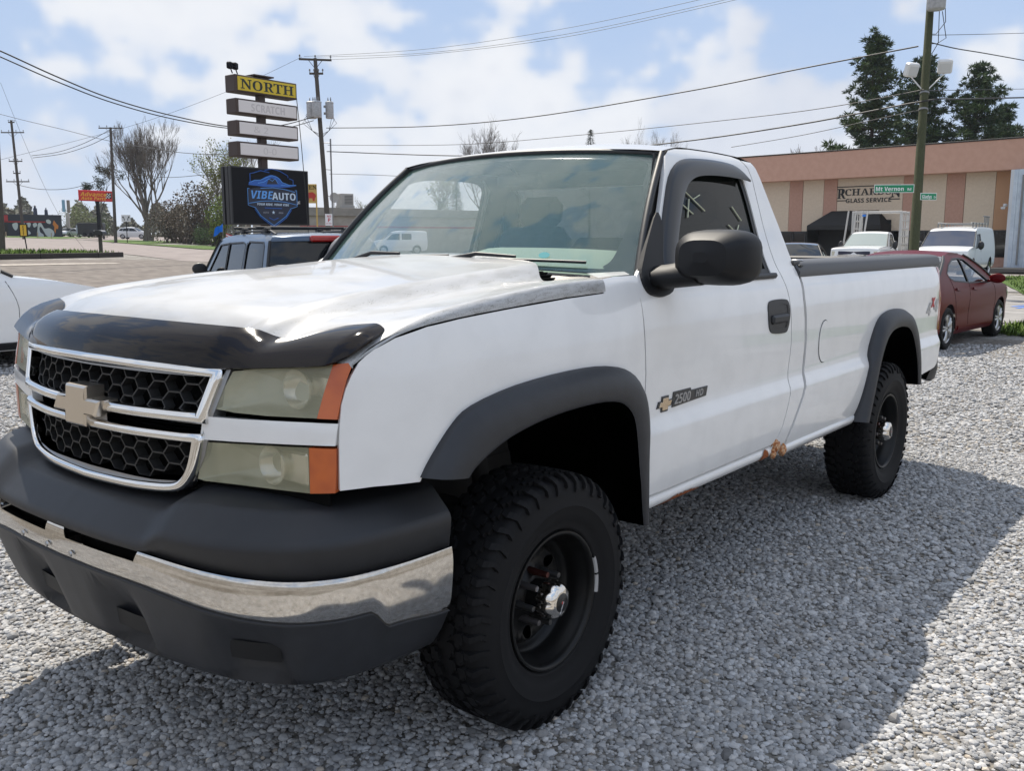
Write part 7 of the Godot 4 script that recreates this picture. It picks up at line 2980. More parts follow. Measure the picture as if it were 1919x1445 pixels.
func bush(called: String, label: String, foot: Vector3, w: float, h: float, seed_: int, n: int, c0: Color, c1: Color, twig: Color, group := "") -> void:
	var o := thing(called, label, "bush", foot, 0.0, group)
	var rng := RandomNumberGenerator.new()
	rng.seed = seed_
	var b := MB.new()
	var lumps := []
	for i in 9:
		lumps.append(Vector3(rng.randf_range(-0.75, 0.75) * w * 0.5, h * rng.randf_range(0.25, 0.8), rng.randf_range(-0.6, 0.6) * w * 0.4))
	for i in 70:
		var p := Vector3(rng.randf_range(-0.4, 0.4) * w * 0.6, 0, rng.randf_range(-0.3, 0.3) * w * 0.5)
		var q: Vector3 = lumps[rng.randi() % 9] + Vector3(rng.randf_range(-1, 1) * w * 0.22, rng.randf_range(-0.1, 0.3) * h, rng.randf_range(-1, 1) * w * 0.2)
		b.tube([p, p.lerp(q, 0.5) + Vector3(rng.randf_range(-0.2, 0.2), 0, 0), q], [h * 0.010, h * 0.006, h * 0.002], 3, false)
	b.put("stems", mat(lin(twig.r, twig.g, twig.b), 0.95), o)
	var c := MB.new()
	for i in n:
		var l: Vector3 = lumps[rng.randi() % 9]
		var r := Vector3(rng.randf_range(-1, 1), rng.randf_range(-1, 1), rng.randf_range(-1, 1))
		if r.length() > 1.0:
			continue
		var p := l + r.normalized() * pow(r.length(), 0.6) * Vector3(w * 0.26, h * 0.30, w * 0.22)
		if p.y < 0.05:
			continue
		var s := h * rng.randf_range(0.010, 0.026)
		var a := Vector3(rng.randf_range(-1, 1), rng.randf_range(-1, 1), rng.randf_range(-1, 1)).normalized()
		var q := a.cross(Vector3(rng.randf_range(-1, 1), rng.randf_range(-1, 1), rng.randf_range(-1, 1)).normalized()).normalized()
		c.col = c0.lerp(c1, rng.randf())
		c.face([p - a * s, p + q * s * 0.7, p + a * s, p - q * s * 0.7], a.cross(q).normalized())
	var m := mat(Color(1, 1, 1), 0.85)
	m.vertex_color_use_as_albedo = true
	c.put("foliage", m, o)


func foot_at(px: float, d: float) -> Vector3:
	var p := at(px, 450, d)
	p.y = ty(p.x, p.z) - 0.05
	return p


func make_trees() -> void:
	pine("tallest pine tree with a pointed top left of the utility pole", foot_at(1620, 76), 17.8, 4.4, 201)
	pine("shorter sparse pine tree directly behind the utility pole", foot_at(1712, 80), 16.9, 4.6, 202)
	pine("broad dense pine tree right of the utility pole", foot_at(1812, 77), 15.7, 4.8, 203, 0.2)
	pine("lower side pine tree leaning into the right of the group", foot_at(1866, 80), 12.6, 3.6, 204, 0.2)
	var bark := Color(0.11, 0.095, 0.08)
	bare_tree("big bare many stemmed tree beside the straight utility pole", foot_at(278, 118), 15.8, 0.60, 6, 211, Color(0.14, 0.12, 0.10), Color(0.20, 0.17, 0.10), 0, 7, "", 9.6)
	bare_tree("bare spreading tree above the truck roof left of centre", foot_at(932, 112), 16.2, 1.0, 6, 212, bark, Color(0.16, 0.17, 0.07), 0, 4, "bare trees beyond the low building", 12.0)
	bare_tree("budding round topped tree showing above the truck roof", foot_at(1203, 120), 17.4, 0.9, 6, 213, Color(0.15, 0.13, 0.10), Color(0.24, 0.24, 0.10), 0, 4, "bare trees beyond the low building", 9.5)
	bare_tree("thin bare tree left of the pines behind the tan building", foot_at(1545, 88), 10.6, 0.9, 6, 214, Color(0.20, 0.17, 0.15), bark, 0)
	bare_tree("leafing tree seen through the windshield above the low building", foot_at(812, 112), 9.6, 1.0, 5, 215, bark, Color(0.18, 0.2, 0.08), 1800, 1, "bare trees beyond the low building")
	bare_tree("wide bare tree at the right of the windshield view", foot_at(880, 104), 11.0, 1.1, 5, 216, bark, bark, 0, 1, "bare trees beyond the low building")
	bare_tree("small round tree behind the low building's roof", foot_at(683, 112), 5.9, 1.0, 5, 217, bark, Color(0.22, 0.23, 0.12), 1500)
	bare_tree("greening tree behind the left edge of the black panel", foot_at(420, 88), 9.6, 0.9, 5, 218, Color(0.13, 0.11, 0.085), Color(0.20, 0.22, 0.06), 3500, 2)
	bare_tree("tall thin bare tree behind the faded boards", foot_at(462, 96), 11.2, 0.8, 5, 219, Color(0.16, 0.14, 0.12), bark, 0)
	bare_tree("dark evergreen looking tree left of the straight pole", foot_at(196, 125), 9.8, 1.0, 5, 220, Color(0.05, 0.045, 0.04), Color(0.04, 0.05, 0.03), 2600)
	pine_small("small dark conifer tip above the truck roof", foot_at(1104, 126), 16.2)
	pine_small("dark conifer seen through the windshield", foot_at(856, 112), 8.6)
	bush("thicket", "brown leafless thicket between bare tree and sign", foot_at(332, 104), 7.0, 5.2, 221, 5200, Color(0.07, 0.055, 0.04), Color(0.16, 0.12, 0.085), Color(0.09, 0.07, 0.05), "thicket left of the sign")
	bush("thicket", "taller brown thicket right beside the sign's left edge", foot_at(372, 98), 6.5, 6.4, 222, 5200, Color(0.06, 0.05, 0.035), Color(0.15, 0.115, 0.08), Color(0.08, 0.065, 0.05), "thicket left of the sign")
	bush("green_bush", "dark green low bush at the foot of the thicket", foot_at(388, 92), 3.4, 2.3, 223, 4200, Color(0.02, 0.05, 0.012), Color(0.07, 0.14, 0.03), Color(0.06, 0.05, 0.04))
	bush("green_bush", "yellow green bush beside the black panel", foot_at(412, 84), 3.2, 4.6, 224, 3800, Color(0.08, 0.12, 0.02), Color(0.22, 0.26, 0.06), Color(0.08, 0.07, 0.05))
	bush("green_bush", "yellow green tree top at the right edge above the roof vent", foot_at(1902, 66), 4.6, 9.6, 225, 6500, Color(0.05, 0.07, 0.012), Color(0.17, 0.17, 0.04), Color(0.07, 0.06, 0.04))
	bush("green_bush", "pale green willow like tree behind the red shop sign", foot_at(160, 165), 8.0, 5.6, 226, 5200, Color(0.12, 0.15, 0.05), Color(0.26, 0.28, 0.12), Color(0.12, 0.11, 0.08))
	bush("green_bush", "dark green tree behind the black trailer", foot_at(186, 150), 5.0, 4.6, 227, 4200, Color(0.03, 0.05, 0.02), Color(0.09, 0.12, 0.05), Color(0.06, 0.05, 0.04))
	# far wooded skyline, one mass
	var rng := RandomNumberGenerator.new()
	rng.seed = 230
	var c := MB.new()
	for i in 17000:
		var px := rng.randf_range(-140.0, 470.0)
		var dd := rng.randf_range(190.0, 235.0)
		var hh := 4.6 + 2.2 * sin(px * 0.045) + 1.6 * sin(px * 0.13 + 1.0)
		var p := at(px, 446, dd)
		p.y = ty(p.x, p.z) + pow(rng.randf(), 0.8) * maxf(1.0, hh)
		var s := rng.randf_range(0.25, 0.7)
		var a := Vector3(rng.randf_range(-1, 1), rng.randf_range(-1, 1), rng.randf_range(-1, 1)).normalized()
		var q := a.cross(Vector3(rng.randf_range(-1, 1), rng.randf_range(-1, 1), rng.randf_range(-1, 1)).normalized()).normalized()
		c.col = Color(0.09, 0.085, 0.07).lerp(Color(0.17, 0.17, 0.12), rng.randf())
		c.face([p - a * s, p + q * s * 0.5, p + a * s, p - q * s * 0.5], a.cross(q).normalized())
	var m := mat(Color(1, 1, 1), 0.9)
	m.vertex_color_use_as_albedo = true
	stuff(tag(c.put("far_woods", m, self), "grey brown leafless woods along the far left skyline", "woods"))


func pine_small(label: String, foot: Vector3, h: float) -> void:
	var o := thing("conifer", label, "tree", foot)
	var rng := RandomNumberGenerator.new()
	rng.seed = int(h * 100.0)
	var b := MB.new()
	b.tube([Vector3.ZERO, Vector3(0, h, 0)], [0.2, 0.03], 6, false)
	b.put("trunk", mat(lin(0.05, 0.04, 0.03), 0.95), o)
	var c := MB.new()
	for i in 2600:
		var t := rng.randf()
		var y := h * lerpf(0.25, 1.0, t)
		var r := (1.0 - t) * h * 0.20 * rng.randf_range(0.3, 1.05) + 0.05
		var a := rng.randf() * TAU
		var p := Vector3(cos(a) * r, y - r * 0.25, sin(a) * r)
		var d := Vector3(cos(a), -0.25, sin(a)).normalized()
		var s := rng.randf_range(0.2, 0.5)
		var w := d.cross(Vector3.UP).normalized() * s * 0.2
		c.col = Color(0.015, 0.03, 0.018).lerp(Color(0.05, 0.08, 0.04), rng.randf())
		c.face([p - w, p + w, p + d * s], Vector3.UP)
	var m := mat(Color(1, 1, 1), 0.85)
	m.vertex_color_use_as_albedo = true
	c.put("crown", m, o)

# ---------------------------------------------------------------- parked vehicles
# S.top: list of [kind, flat (z, y) numbers] running from the front bumper over the roof to the tail
func car(o: Node3D, S: Dictionary) -> Dictionary:
	var wy: Array = S.wy
	var ww: Array = S.ww
	var zf: float = S.front
	var zr: float = S.rear
	var tab := PackedFloat32Array()
	for i in 601:
		tab.append(pch(wy, ww, i * 0.005))
	var tf: float = S.get("taper", 0.16)
	var f := func(p: Vector2) -> Vector3:
		var k := clampf(p.y / 0.005, 0.0, 599.0)
		var i := int(k)
		var x := lerpf(tab[i], tab[i + 1], k - i)
		var a := clampf((p.x - (zf - 0.9)) / 0.9, 0.0, 1.0)
		var c := clampf(((zr + 0.8) - p.x) / 0.8, 0.0, 1.0)
		x *= 1.0 - tf * a * a * a - tf * 0.7 * c * c * c
		if p.x > zf - 0.06:
			x -= 0.0
		return Vector3(x, p.y, p.x)
	var outline := PackedVector2Array()
	var segs := []
	for s in S.top:
		var c := curve2(s[1], S.get("per", 4))
		segs.append([s[0], c])
		for i in c.size():
			if outline.is_empty() or outline[outline.size() - 1].distance_to(c[i]) > 0.004:
				outline.append(c[i])
	# bottom, tail to nose, round the wheel arches
	var sill: float = S.sill
	var arcs: Array = S.arches
	for q in [arcs[1], arcs[0]]:
		outline.append(Vector2(q[0] - q[1] * 1.0, sill))
		for k in 15:
			var a := PI - PI * k / 14.0
			outline.append(Vector2(q[0] + cos(a) * q[1], maxf(sill, q[2] + sin(a) * q[1])))
		outline.append(Vector2(q[0] + q[1], sill))
	var clean := PackedVector2Array()
	for p in outline:
		if clean.is_empty() or clean[clean.size() - 1].distance_to(p) > 0.003:
			clean.append(p)
	var body: Material = S.paint
	var b := MB.new()
	for m in 2:
		b.xf = Transform3D() if m == 0 else mirror_x()
		b.drape(clean, S.windows, f, S.get("cell", 0.14), S.get("cell", 0.14) * 0.6, Vector3.RIGHT)
		for w in S.windows:
			var keep := b.n.size()
			b.rim(w, f, 0.03, Vector3.RIGHT)
			for i in range(keep, b.n.size()):
				b.n[i] = -b.n[i]
	b.xf = Transform3D()
	var gl := MB.new()
	var trim := MB.new()
	var ts := steps([[-1.0, -0.8, 0.1], [-0.8, 0.8, 0.2], [0.8, 1.0, 0.1]])
	for s in segs:
		var rows := []
		var c: PackedVector2Array = s[1]
		for i in c.size():
			var p := c[i]
			var d := (c[mini(i + 1, c.size() - 1)] - c[maxi(i - 1, 0)]).normalized()
			var n2 := Vector2(d.y, -d.x) # outwards in (z, y) when running nose to tail over the top
			var row := []
			var P: Vector3 = f.call(p)
			for t in ts:
				var u := 1.0 - absf(t) * absf(t)
				var bulge := 0.035 * u if n2.y * 1.0 > 0.5 or -n2.y > 0.5 else 0.09 * u
				if s[0] == "glass":
					bulge = 0.05 * u
				row.append(Vector3(t * P.x, p.y, p.x) + Vector3(0, absf(n2.y) * bulge, signf(p.x - (zf + zr) / 2.0) * absf(n2.x) * bulge))
			rows.append(row)
		var out := Vector3(0, 1, signf(c[c.size() / 2].x - (zf + zr) / 2.0) * 0.8)
		if s[0] == "glass":
			gl.grid(rows, out)
			for e in [0, ts.size() - 1]:
				var pth := []
				for r in rows:
					pth.append(r[e] + Vector3(0, 0.006, 0))
				trim.tube(pth, 0.022, 4)
		elif s[0] == "body":
			b.grid(rows, out)
		else:
			trim.grid(rows, out)
	# underside and dark cabin so that nothing shows through from below
	b.put("body", body, o)
	if gl.ix.size():
		gl.put("windscreen", S.get("screen", S.glass), o)
	if trim.ix.size():
		trim.put("trim", M.black, o)
	var un := MB.new()
	un.box(Vector3(0, sill + 0.08, (zf + zr) / 2.0), Vector3(ww[0] * 1.7, 0.10, (zf - zr) * 0.93))
	for q in arcs:
		for m in [-1.0, 1.0]:
			un.box(Vector3(m * (ww[1] - 0.34), q[2] + 0.12, q[0]), Vector3(0.3, q[1] * 1.6, q[1] * 2.0))
	un.put("underbody", M.under, o)
	for m in 2:
		for w in S.windows:
			var g := MB.new()
			g.xf = Transform3D() if m == 0 else mirror_x()
			g.drape(w, [], func(p): return f.call(p) - Vector3(0.012, 0, 0), 0.4, 0.2, Vector3.RIGHT)
			var k := g.put("side_window", S.glass, o)
			var off := Geometry2D.offset_polygon(w, 0.022)
			if off.size():
				g = MB.new()
				g.xf = Transform3D() if m == 0 else mirror_x()
				g.drape(off[0], [w], func(p): return f.call(p) + Vector3(0.003, 0, 0), 0.15, 0.1, Vector3.RIGHT)
				g.put("window_trim", M.black, k)
		for s in S.get("seams", []):
			var g := MB.new()
			g.xf = Transform3D() if m == 0 else mirror_x()
			var c := curve2(s, 4)
			var pth := []
			for p in c:
				pth.append(f.call(p) - Vector3(0.0015, 0, 0))
			g.tube(pth, 0.0045, 4)
			g.put("door_seam", M.dark, o)
		for s in S.get("patches", []):
			var g := MB.new()
			g.xf = Transform3D() if m == 0 else mirror_x()
			var pl := pv(s[2])
			g.drape(pl, [], func(p): return f.call(p) + Vector3(s[3], 0, 0), 0.08, 0.06, Vector3.RIGHT)
			g.rim(pl, func(p): return f.call(p) + Vector3(s[3], 0, 0), 0.012, Vector3.RIGHT)
			g.put(s[0], s[1], o)
		for q in S.get("mirrors", []):
			var g := MB.new()
			g.xf = Transform3D() if m == 0 else mirror_x()
			var c: Vector3 = q[0]
			var sz: Vector3 = q[1]
			var rows := []
			for i in 7:
				var e := PI * i / 6.0
				var row := []
				for k in 17:
					var a := TAU * k / 16
					row.append(c + Vector3(sin(e) * cos(a) * sz.x * 0.5, sin(e) * sin(a) * sz.y * 0.5, cos(e) * sz.z * 0.5 * (1.0 if cos(e) > 0 else 0.35)))
				rows.append(row)
			g.grid(rows, Vector3.ZERO, c, true)
			g.tube([c + Vector3(-sz.x * 0.3, -sz.y * 0.2, 0), c + Vector3(-sz.x * 0.5 - 0.12, -sz.y * 0.45, 0.03)], 0.025, 6)
			g.put("door_mirror", q[2], o)
	for q in S.get("boxes", []):
		var g := MB.new()
		g.box(q[2], q[3], q[4] if q.size() > 4 else 0.02)
		g.put(q[0], q[1], o)
	# wheels
	var proto: Node3D = null
	for q in arcs:
		for m in [1.0, -1.0]:
			if proto == null:
				proto = car_wheel(S.wheel, S.get("spokes", 0), S.get("rimcol", M.silver))
				o.add_child(proto)
				proto.name = "wheel"
				proto.transform = Transform3D(Basis(), Vector3(ww[1] - 0.105, S.wheel, q[0]))
			else:
				var w: Node3D = proto.duplicate()
				w.name = "wheel"
				o.add_child(w, true)
				w.transform = Transform3D(Basis(Vector3.UP, 0.0 if m > 0 else PI), Vector3(m * (ww[1] - 0.105), S.wheel, q[0]))
	return {"f": f}


func car_wheel(R: float, spokes: int, m: Material) -> Node3D:
	var w := Node3D.new()
	var ax := Transform3D(Basis(Vector3(0, 0, 1), Vector3(1, 0, 0), Vector3(0, 1, 0)), Vector3.ZERO)
	var b := MB.new()
	var rr := R * 0.68
	b.lathe([Vector2(rr, 0.085), Vector2(rr * 1.05, 0.10), Vector2(R * 0.90, 0.105), Vector2(R * 0.97, 0.09), Vector2(R, 0.06), Vector2(R, -0.07), Vector2(R * 0.95, -0.1), Vector2(rr, -0.1)], ax, 40)
	b.put("tyre", M.rubber, w)
	b = MB.new()
	b.lathe([Vector2(rr * 1.01, 0.075), Vector2(rr, 0.094), Vector2(rr * 0.95, 0.088), Vector2(rr * 0.90, 0.06), Vector2(rr * 0.88, -0.05)], ax, 32)
	if spokes > 0:
		for k in spokes:
			var a := TAU * k / spokes
			for s in [-0.16, 0.16]:
				var p0 := Vector3(0.075, sin(a) * rr * 0.2, cos(a) * rr * 0.2)
				var p1 := Vector3(0.080, sin(a + s) * rr * 0.93, cos(a + s) * rr * 0.93)
				b.tube([p0, p0.lerp(p1, 0.5) + Vector3(0.012, 0, 0), p1], [0.030, 0.024, 0.026], 6)
		b.lathe([Vector2(rr * 0.26, 0.06), Vector2(rr * 0.24, 0.092), Vector2(0, 0.097)], ax, 20)
	else:
		b.lathe([Vector2(rr * 0.88, 0.03), Vector2(rr * 0.6, 0.05), Vector2(rr * 0.3, 0.06), Vector2(rr * 0.28, 0.085), Vector2(0, 0.09)], ax, 24)
	b.put("rim", m, w)
	if spokes > 0:
		b = MB.new()
		b.lathe([Vector2(rr * 0.9, 0.0), Vector2(0, 0.02)], ax, 24)
		b.put("brake", mat(lin(0.03), 0.6), w)
	return w


func make_cars() -> void:
	M.carglass = glass(lin(0.02, 0.03, 0.03), 0.22)
	M.darkglass = mat(lin(0.008, 0.010, 0.012), 0.03)
	var fleet := mat(lin(0.74, 0.75, 0.75), 0.3, 0.0, 0.8)
	# ---- red sedan by the truck's tail, nose away from us
	var maroon := mat(lin(0.092, 0.003, 0.005), 0.35)
	maroon.metallic_specular = 0.24
	var o := thing("parked_car", "dark red four door sedan with alloy wheels parked behind the truck's tail", "car", Vector3(-1.68, -0.095, -14.0), PI - 0.06)
	var SW := pv([0.62, 0.965, 0.12, 1.19, -0.12, 1.315, -0.28, 1.335, -0.34, 1.19, -0.385, 0.985])
	var SW2 := pv([-0.43, 0.99, -0.375, 1.22, -0.33, 1.335, -0.62, 1.33, -0.95, 1.25, -1.22, 1.13, -1.20, 1.075, -1.05, 1.03])
	car(o, {"front": 2.20, "rear": -2.32, "sill": 0.20, "paint": maroon, "glass": M.carglass, "screen": M.carglass, "wheel": 0.318, "spokes": 5, "taper": 0.2, "cell": 0.09,
		"wy": [0.18, 0.30, 0.50, 0.62, 0.72, 0.86, 0.95, 1.10, 1.30, 1.42], "ww": [0.80, 0.865, 0.862, 0.872, 0.878, 0.868, 0.845, 0.775, 0.66, 0.56],
		"arches": [[1.35, 0.355, 0.33], [-1.35, 0.355, 0.33]], "windows": [SW, SW2],
		"top": [["trim", [2.12, 0.20, 2.19, 0.32]], ["body", [2.19, 0.32, 2.20, 0.50, 2.16, 0.64, 2.05, 0.73, 1.75, 0.83, 1.30, 0.93, 0.95, 0.985]], ["glass", [0.95, 0.985, 0.60, 1.17, 0.20, 1.335, 0.05, 1.385]], ["body", [0.05, 1.385, -0.25, 1.425, -0.60, 1.428, -0.95, 1.375]], ["glass", [-0.95, 1.375, -1.35, 1.22, -1.72, 1.075]], ["body", [-1.72, 1.075, -1.95, 1.075, -2.18, 1.06, -2.23, 0.98, -2.27, 0.80, -2.32, 0.66, -2.31, 0.40]], ["trim", [-2.31, 0.40, -2.25, 0.25, -2.15, 0.20]]],
		"seams": [[0.98, 0.30, 1.0, 0.60, 0.92, 0.88, 0.72, 0.97], [-0.40, 0.28, -0.405, 0.60, -0.40, 0.97], [-0.95, 0.42, -1.10, 0.70, -1.18, 0.90, -1.22, 1.08], [0.98, 0.28, 0.3, 0.255, -0.40, 0.265, -0.95, 0.33]],
		"patches": [["door_handle", maroon, [-0.10, 0.845, -0.27, 0.865, -0.27, 0.90, -0.10, 0.88], 0.022], ["door_handle", maroon, [-0.92, 0.865, -1.09, 0.885, -1.09, 0.92, -0.92, 0.90], 0.022], ["headlight", mat(lin(0.5), 0.1, 0.3), [2.0, 0.68, 1.62, 0.82, 1.72, 0.72, 2.02, 0.60], 0.006], ["tail_light", M.red, [-2.20, 0.98, -1.80, 0.92, -1.90, 0.83, -2.25, 0.80], 0.008], ["rocker_moulding", maroon, [0.9, 0.24, -0.9, 0.26, -0.9, 0.33, 0.9, 0.30], 0.012]],
		"mirrors": [[Vector3(0.985, 1.015, 0.60), Vector3(0.25, 0.16, 0.17), maroon]],
		"boxes": [["front_seat", M.trim, Vector3(0.36, 0.72, -0.25), Vector3(0.48, 0.62, 0.22), 0.06], ["front_seat", M.trim, Vector3(-0.36, 0.72, -0.25), Vector3(0.48, 0.62, 0.22), 0.06], ["rear_seat", M.trim, Vector3(0, 0.70, -1.12), Vector3(1.25, 0.60, 0.2), 0.06], ["dashboard", M.trim, Vector3(0, 0.85, 0.72), Vector3(1.4, 0.16, 0.4), 0.05], ["cabin_floor", M.trim, Vector3(0, 0.36, -0.2), Vector3(1.4, 0.1, 2.4), 0.01]]})
	# ---- blue SUV seen over the hood: facing away to the left
	var navy := mat(lin(0.045, 0.075, 0.125), 0.3, 0.4, 0.9)
	var jd := Vector3(-0.945, 0, -0.33)
	var jr := at(503, 450, 12.6)
	var jeep_turn := atan2(jd.x, jd.z)
	var jb := Basis(Vector3.UP, jeep_turn)
	var jp := Vector3(jr.x, 0, jr.z) - jb * Vector3(0.80, 0, -2.02)
	var j := thing("parked_suv", "dark blue boxy SUV with roof rack and rear spare wheel beyond the truck's hood", "SUV", Vector3(jp.x, -0.10, jp.z), jeep_turn)
	var jt := pv([0.80, 1.14, 0.50, 1.42, 0.38, 1.545, -0.06, 1.57, -0.06, 1.14])
	var jt2 := pv([-0.13, 1.14, -0.13, 1.575, -0.80, 1.59, -0.94, 1.56, -0.94, 1.14])
	var jt3 := pv([-1.06, 1.16, -1.04, 1.56, -1.10, 1.60, -1.74, 1.59, -1.80, 1.54, -1.86, 1.17])
	car(j, {"front": 2.25, "rear": -2.12, "sill": 0.38, "paint": navy, "glass": M.darkglass, "screen": M.darkglass, "wheel": 0.36, "spokes": 5, "taper": 0.08, "cell": 0.12,
		"wy": [0.35, 0.50, 0.80, 1.05, 1.13, 1.40, 1.62, 1.72], "ww": [0.86, 0.905, 0.92, 0.915, 0.89, 0.83, 0.775, 0.70], "arches": [[1.40, 0.43, 0.40], [-1.30, 0.43, 0.40]], "windows": [jt, jt2, jt3],
		"top": [["trim", [2.20, 0.38, 2.26, 0.5, 2.26, 0.62]], ["body", [2.26, 0.62, 2.23, 0.9, 2.15, 1.02, 1.6, 1.10, 1.05, 1.135]], ["glass", [1.05, 1.135, 0.70, 1.44, 0.45, 1.64]], ["body", [0.45, 1.64, 0.1, 1.695, -0.6, 1.715, -1.5, 1.71, -1.90, 1.69, -1.955, 1.66, -1.965, 1.615]], ["glass", [-1.965, 1.615, -2.01, 1.40, -2.05, 1.16]], ["body", [-2.05, 1.16, -2.08, 0.95, -2.10, 0.65]], ["trim", [-2.10, 0.65, -2.15, 0.6, -2.14, 0.42, -2.05, 0.38]]],
		"seams": [[0.92, 0.5, 0.95, 0.9, 0.84, 1.13], [-0.095, 0.5, -0.095, 1.0, -0.095, 1.60], [-0.98, 0.85, -1.0, 1.1, -1.0, 1.60]],
		"patches": [["tail_light", M.red, [-1.93, 0.78, -1.93, 1.10, -2.08, 1.10, -2.09, 0.78], 0.006]],
		"mirrors": [[Vector3(1.06, 1.18, 0.72), Vector3(0.24, 0.19, 0.13), M.black]]})
	for s in [-1.0, 1.0]:
		var b := MB.new()
		b.tube([Vector3(s * 0.60, 1.705, 0.30), Vector3(s * 0.60, 1.755, 0.20), Vector3(s * 0.60, 1.765, -1.5), Vector3(s * 0.60, 1.71, -1.75)], 0.018, 6)
		b.put("roof_rail", M.black, j)
	for z in [-0.25, -1.35]:
		var b := MB.new()
		b.tube([Vector3(-0.76, 1.81, z), Vector3(0.76, 1.81, z)], 0.022, 6)
		for s in [-1.0, 1.0]:
			b.box(Vector3(s * 0.60, 1.775, z), Vector3(0.10, 0.09, 0.16), 0.02)
		b.put("roof_crossbar", M.black, j)
	var b1 := MB.new()
	b1.box(Vector3(0.0, 1.655, -2.06), Vector3(0.44, 0.085, 0.08), 0.02)
	b1.put("high_brake_light", M.red, j)
	b1 = MB.new()
	var axz := Transform3D(Basis(Vector3.RIGHT, -PI / 2.0), Vector3(-0.34, 1.34, -2.15))
	b1.lathe([Vector2(0.36, -0.02), Vector2(0.385, 0.03), Vector2(0.385, 0.17), Vector2(0.36, 0.22), Vector2(0.2, 0.245), Vector2(0, 0.25)], axz, 36)
	b1.put("spare_wheel_cover", mat(lin(0.16, 0.17, 0.19), 0.55), j)
	b1 = MB.new()
	for s in [-1.0, 1.0]:
		b1.box(Vector3(s * 0.36, 1.22, -0.15), Vector3(0.46, 0.62, 0.2), 0.06)
		b1.box(Vector3(s * 0.40, 1.20, -1.05), Vector3(0.46, 0.55, 0.2), 0.06)
	b1.put("seats", M.cloth, j)
	# ---- white car cut by the left edge, nose away
	var wc := thing("parked_car", "white car whose right front fender and mirror show at the left edge", "car", Vector3(-10.05, -0.06, -1.62), PI - 0.02)
	wc.scale = Vector3.ONE * 1.13
	car(wc, {"front": 2.28, "rear": -2.30, "sill": 0.24, "paint": mat(lin(0.76, 0.765, 0.765), 0.25, 0.0, 0.9), "glass": M.darkglass, "wheel": 0.335, "spokes": 5, "taper": 0.26, "cell": 0.1,
		"wy": [0.22, 0.34, 0.55, 0.74, 0.92, 1.02, 1.2, 1.4, 1.5], "ww": [0.84, 0.905, 0.915, 0.92, 0.90, 0.85, 0.76, 0.66, 0.58], "arches": [[1.38, 0.375, 0.34], [-1.36, 0.375, 0.34]],
		"windows": [pv([0.70, 1.03, 0.2, 1.28, -0.05, 1.36, -0.28, 1.36, -0.28, 1.03]), pv([-0.36, 1.03, -0.36, 1.36, -0.8, 1.33, -1.2, 1.16, -1.15, 1.05])],
		"top": [["trim", [2.16, 0.24, 2.24, 0.36]], ["body", [2.24, 0.36, 2.27, 0.56, 2.22, 0.72, 2.08, 0.83, 1.70, 0.92, 1.35, 0.98, 1.02, 1.02]], ["glass", [1.02, 1.02, 0.6, 1.24, 0.15, 1.42]], ["body", [0.15, 1.42, -0.3, 1.47, -0.9, 1.43]], ["glass", [-0.9, 1.43, -1.4, 1.25, -1.75, 1.10]], ["body", [-1.75, 1.10, -2.2, 1.06, -2.28, 0.8, -2.30, 0.40]], ["trim", [-2.30, 0.40, -2.2, 0.24]]],
		"seams": [[1.0, 0.36, 1.03, 0.7, 0.93, 0.98], [-0.32, 0.34, -0.32, 1.0]],
		"patches": [["headlight", mat(lin(0.62, 0.6, 0.52), 0.15, 0.0, 0.5), [2.12, 0.74, 1.86, 0.86, 1.90, 0.72, 2.14, 0.62], 0.006], ["sill_trim", M.black, [1.0, 0.25, -0.95, 0.25, -0.95, 0.33, 1.0, 0.33], 0.010]],
		"mirrors": [[Vector3(1.05, 1.10, 0.70), Vector3(0.30, 0.24, 0.22), mat(lin(0.76), 0.25, 0.0, 0.9)]]})
	var mg := MB.new()
	mg.lathe([Vector2(0.0, 0.0), Vector2(0.095, 0.0)], Transform3D(Basis(Vector3.RIGHT, -PI / 2.0), Vector3(-1.05, 1.10, 0.655)), 16)
	mg.put("mirror_glass", mat(lin(0.25), 0.03, 1.0), wc)
	# ---- work pickup with ladder rack facing us
	var td := Vector3(0.085, 0, 0.996).normalized()
	var tt := atan2(td.x, td.z)
	var tp := at(1600, 470, 38.5)
	var w := thing("work_truck", "white work pickup with a tall ladder rack parked before the awning", "pickup truck", Vector3(tp.x, 0, tp.z) + Basis(Vector3.UP, tt) * Vector3(0, 0, -2.7), tt)
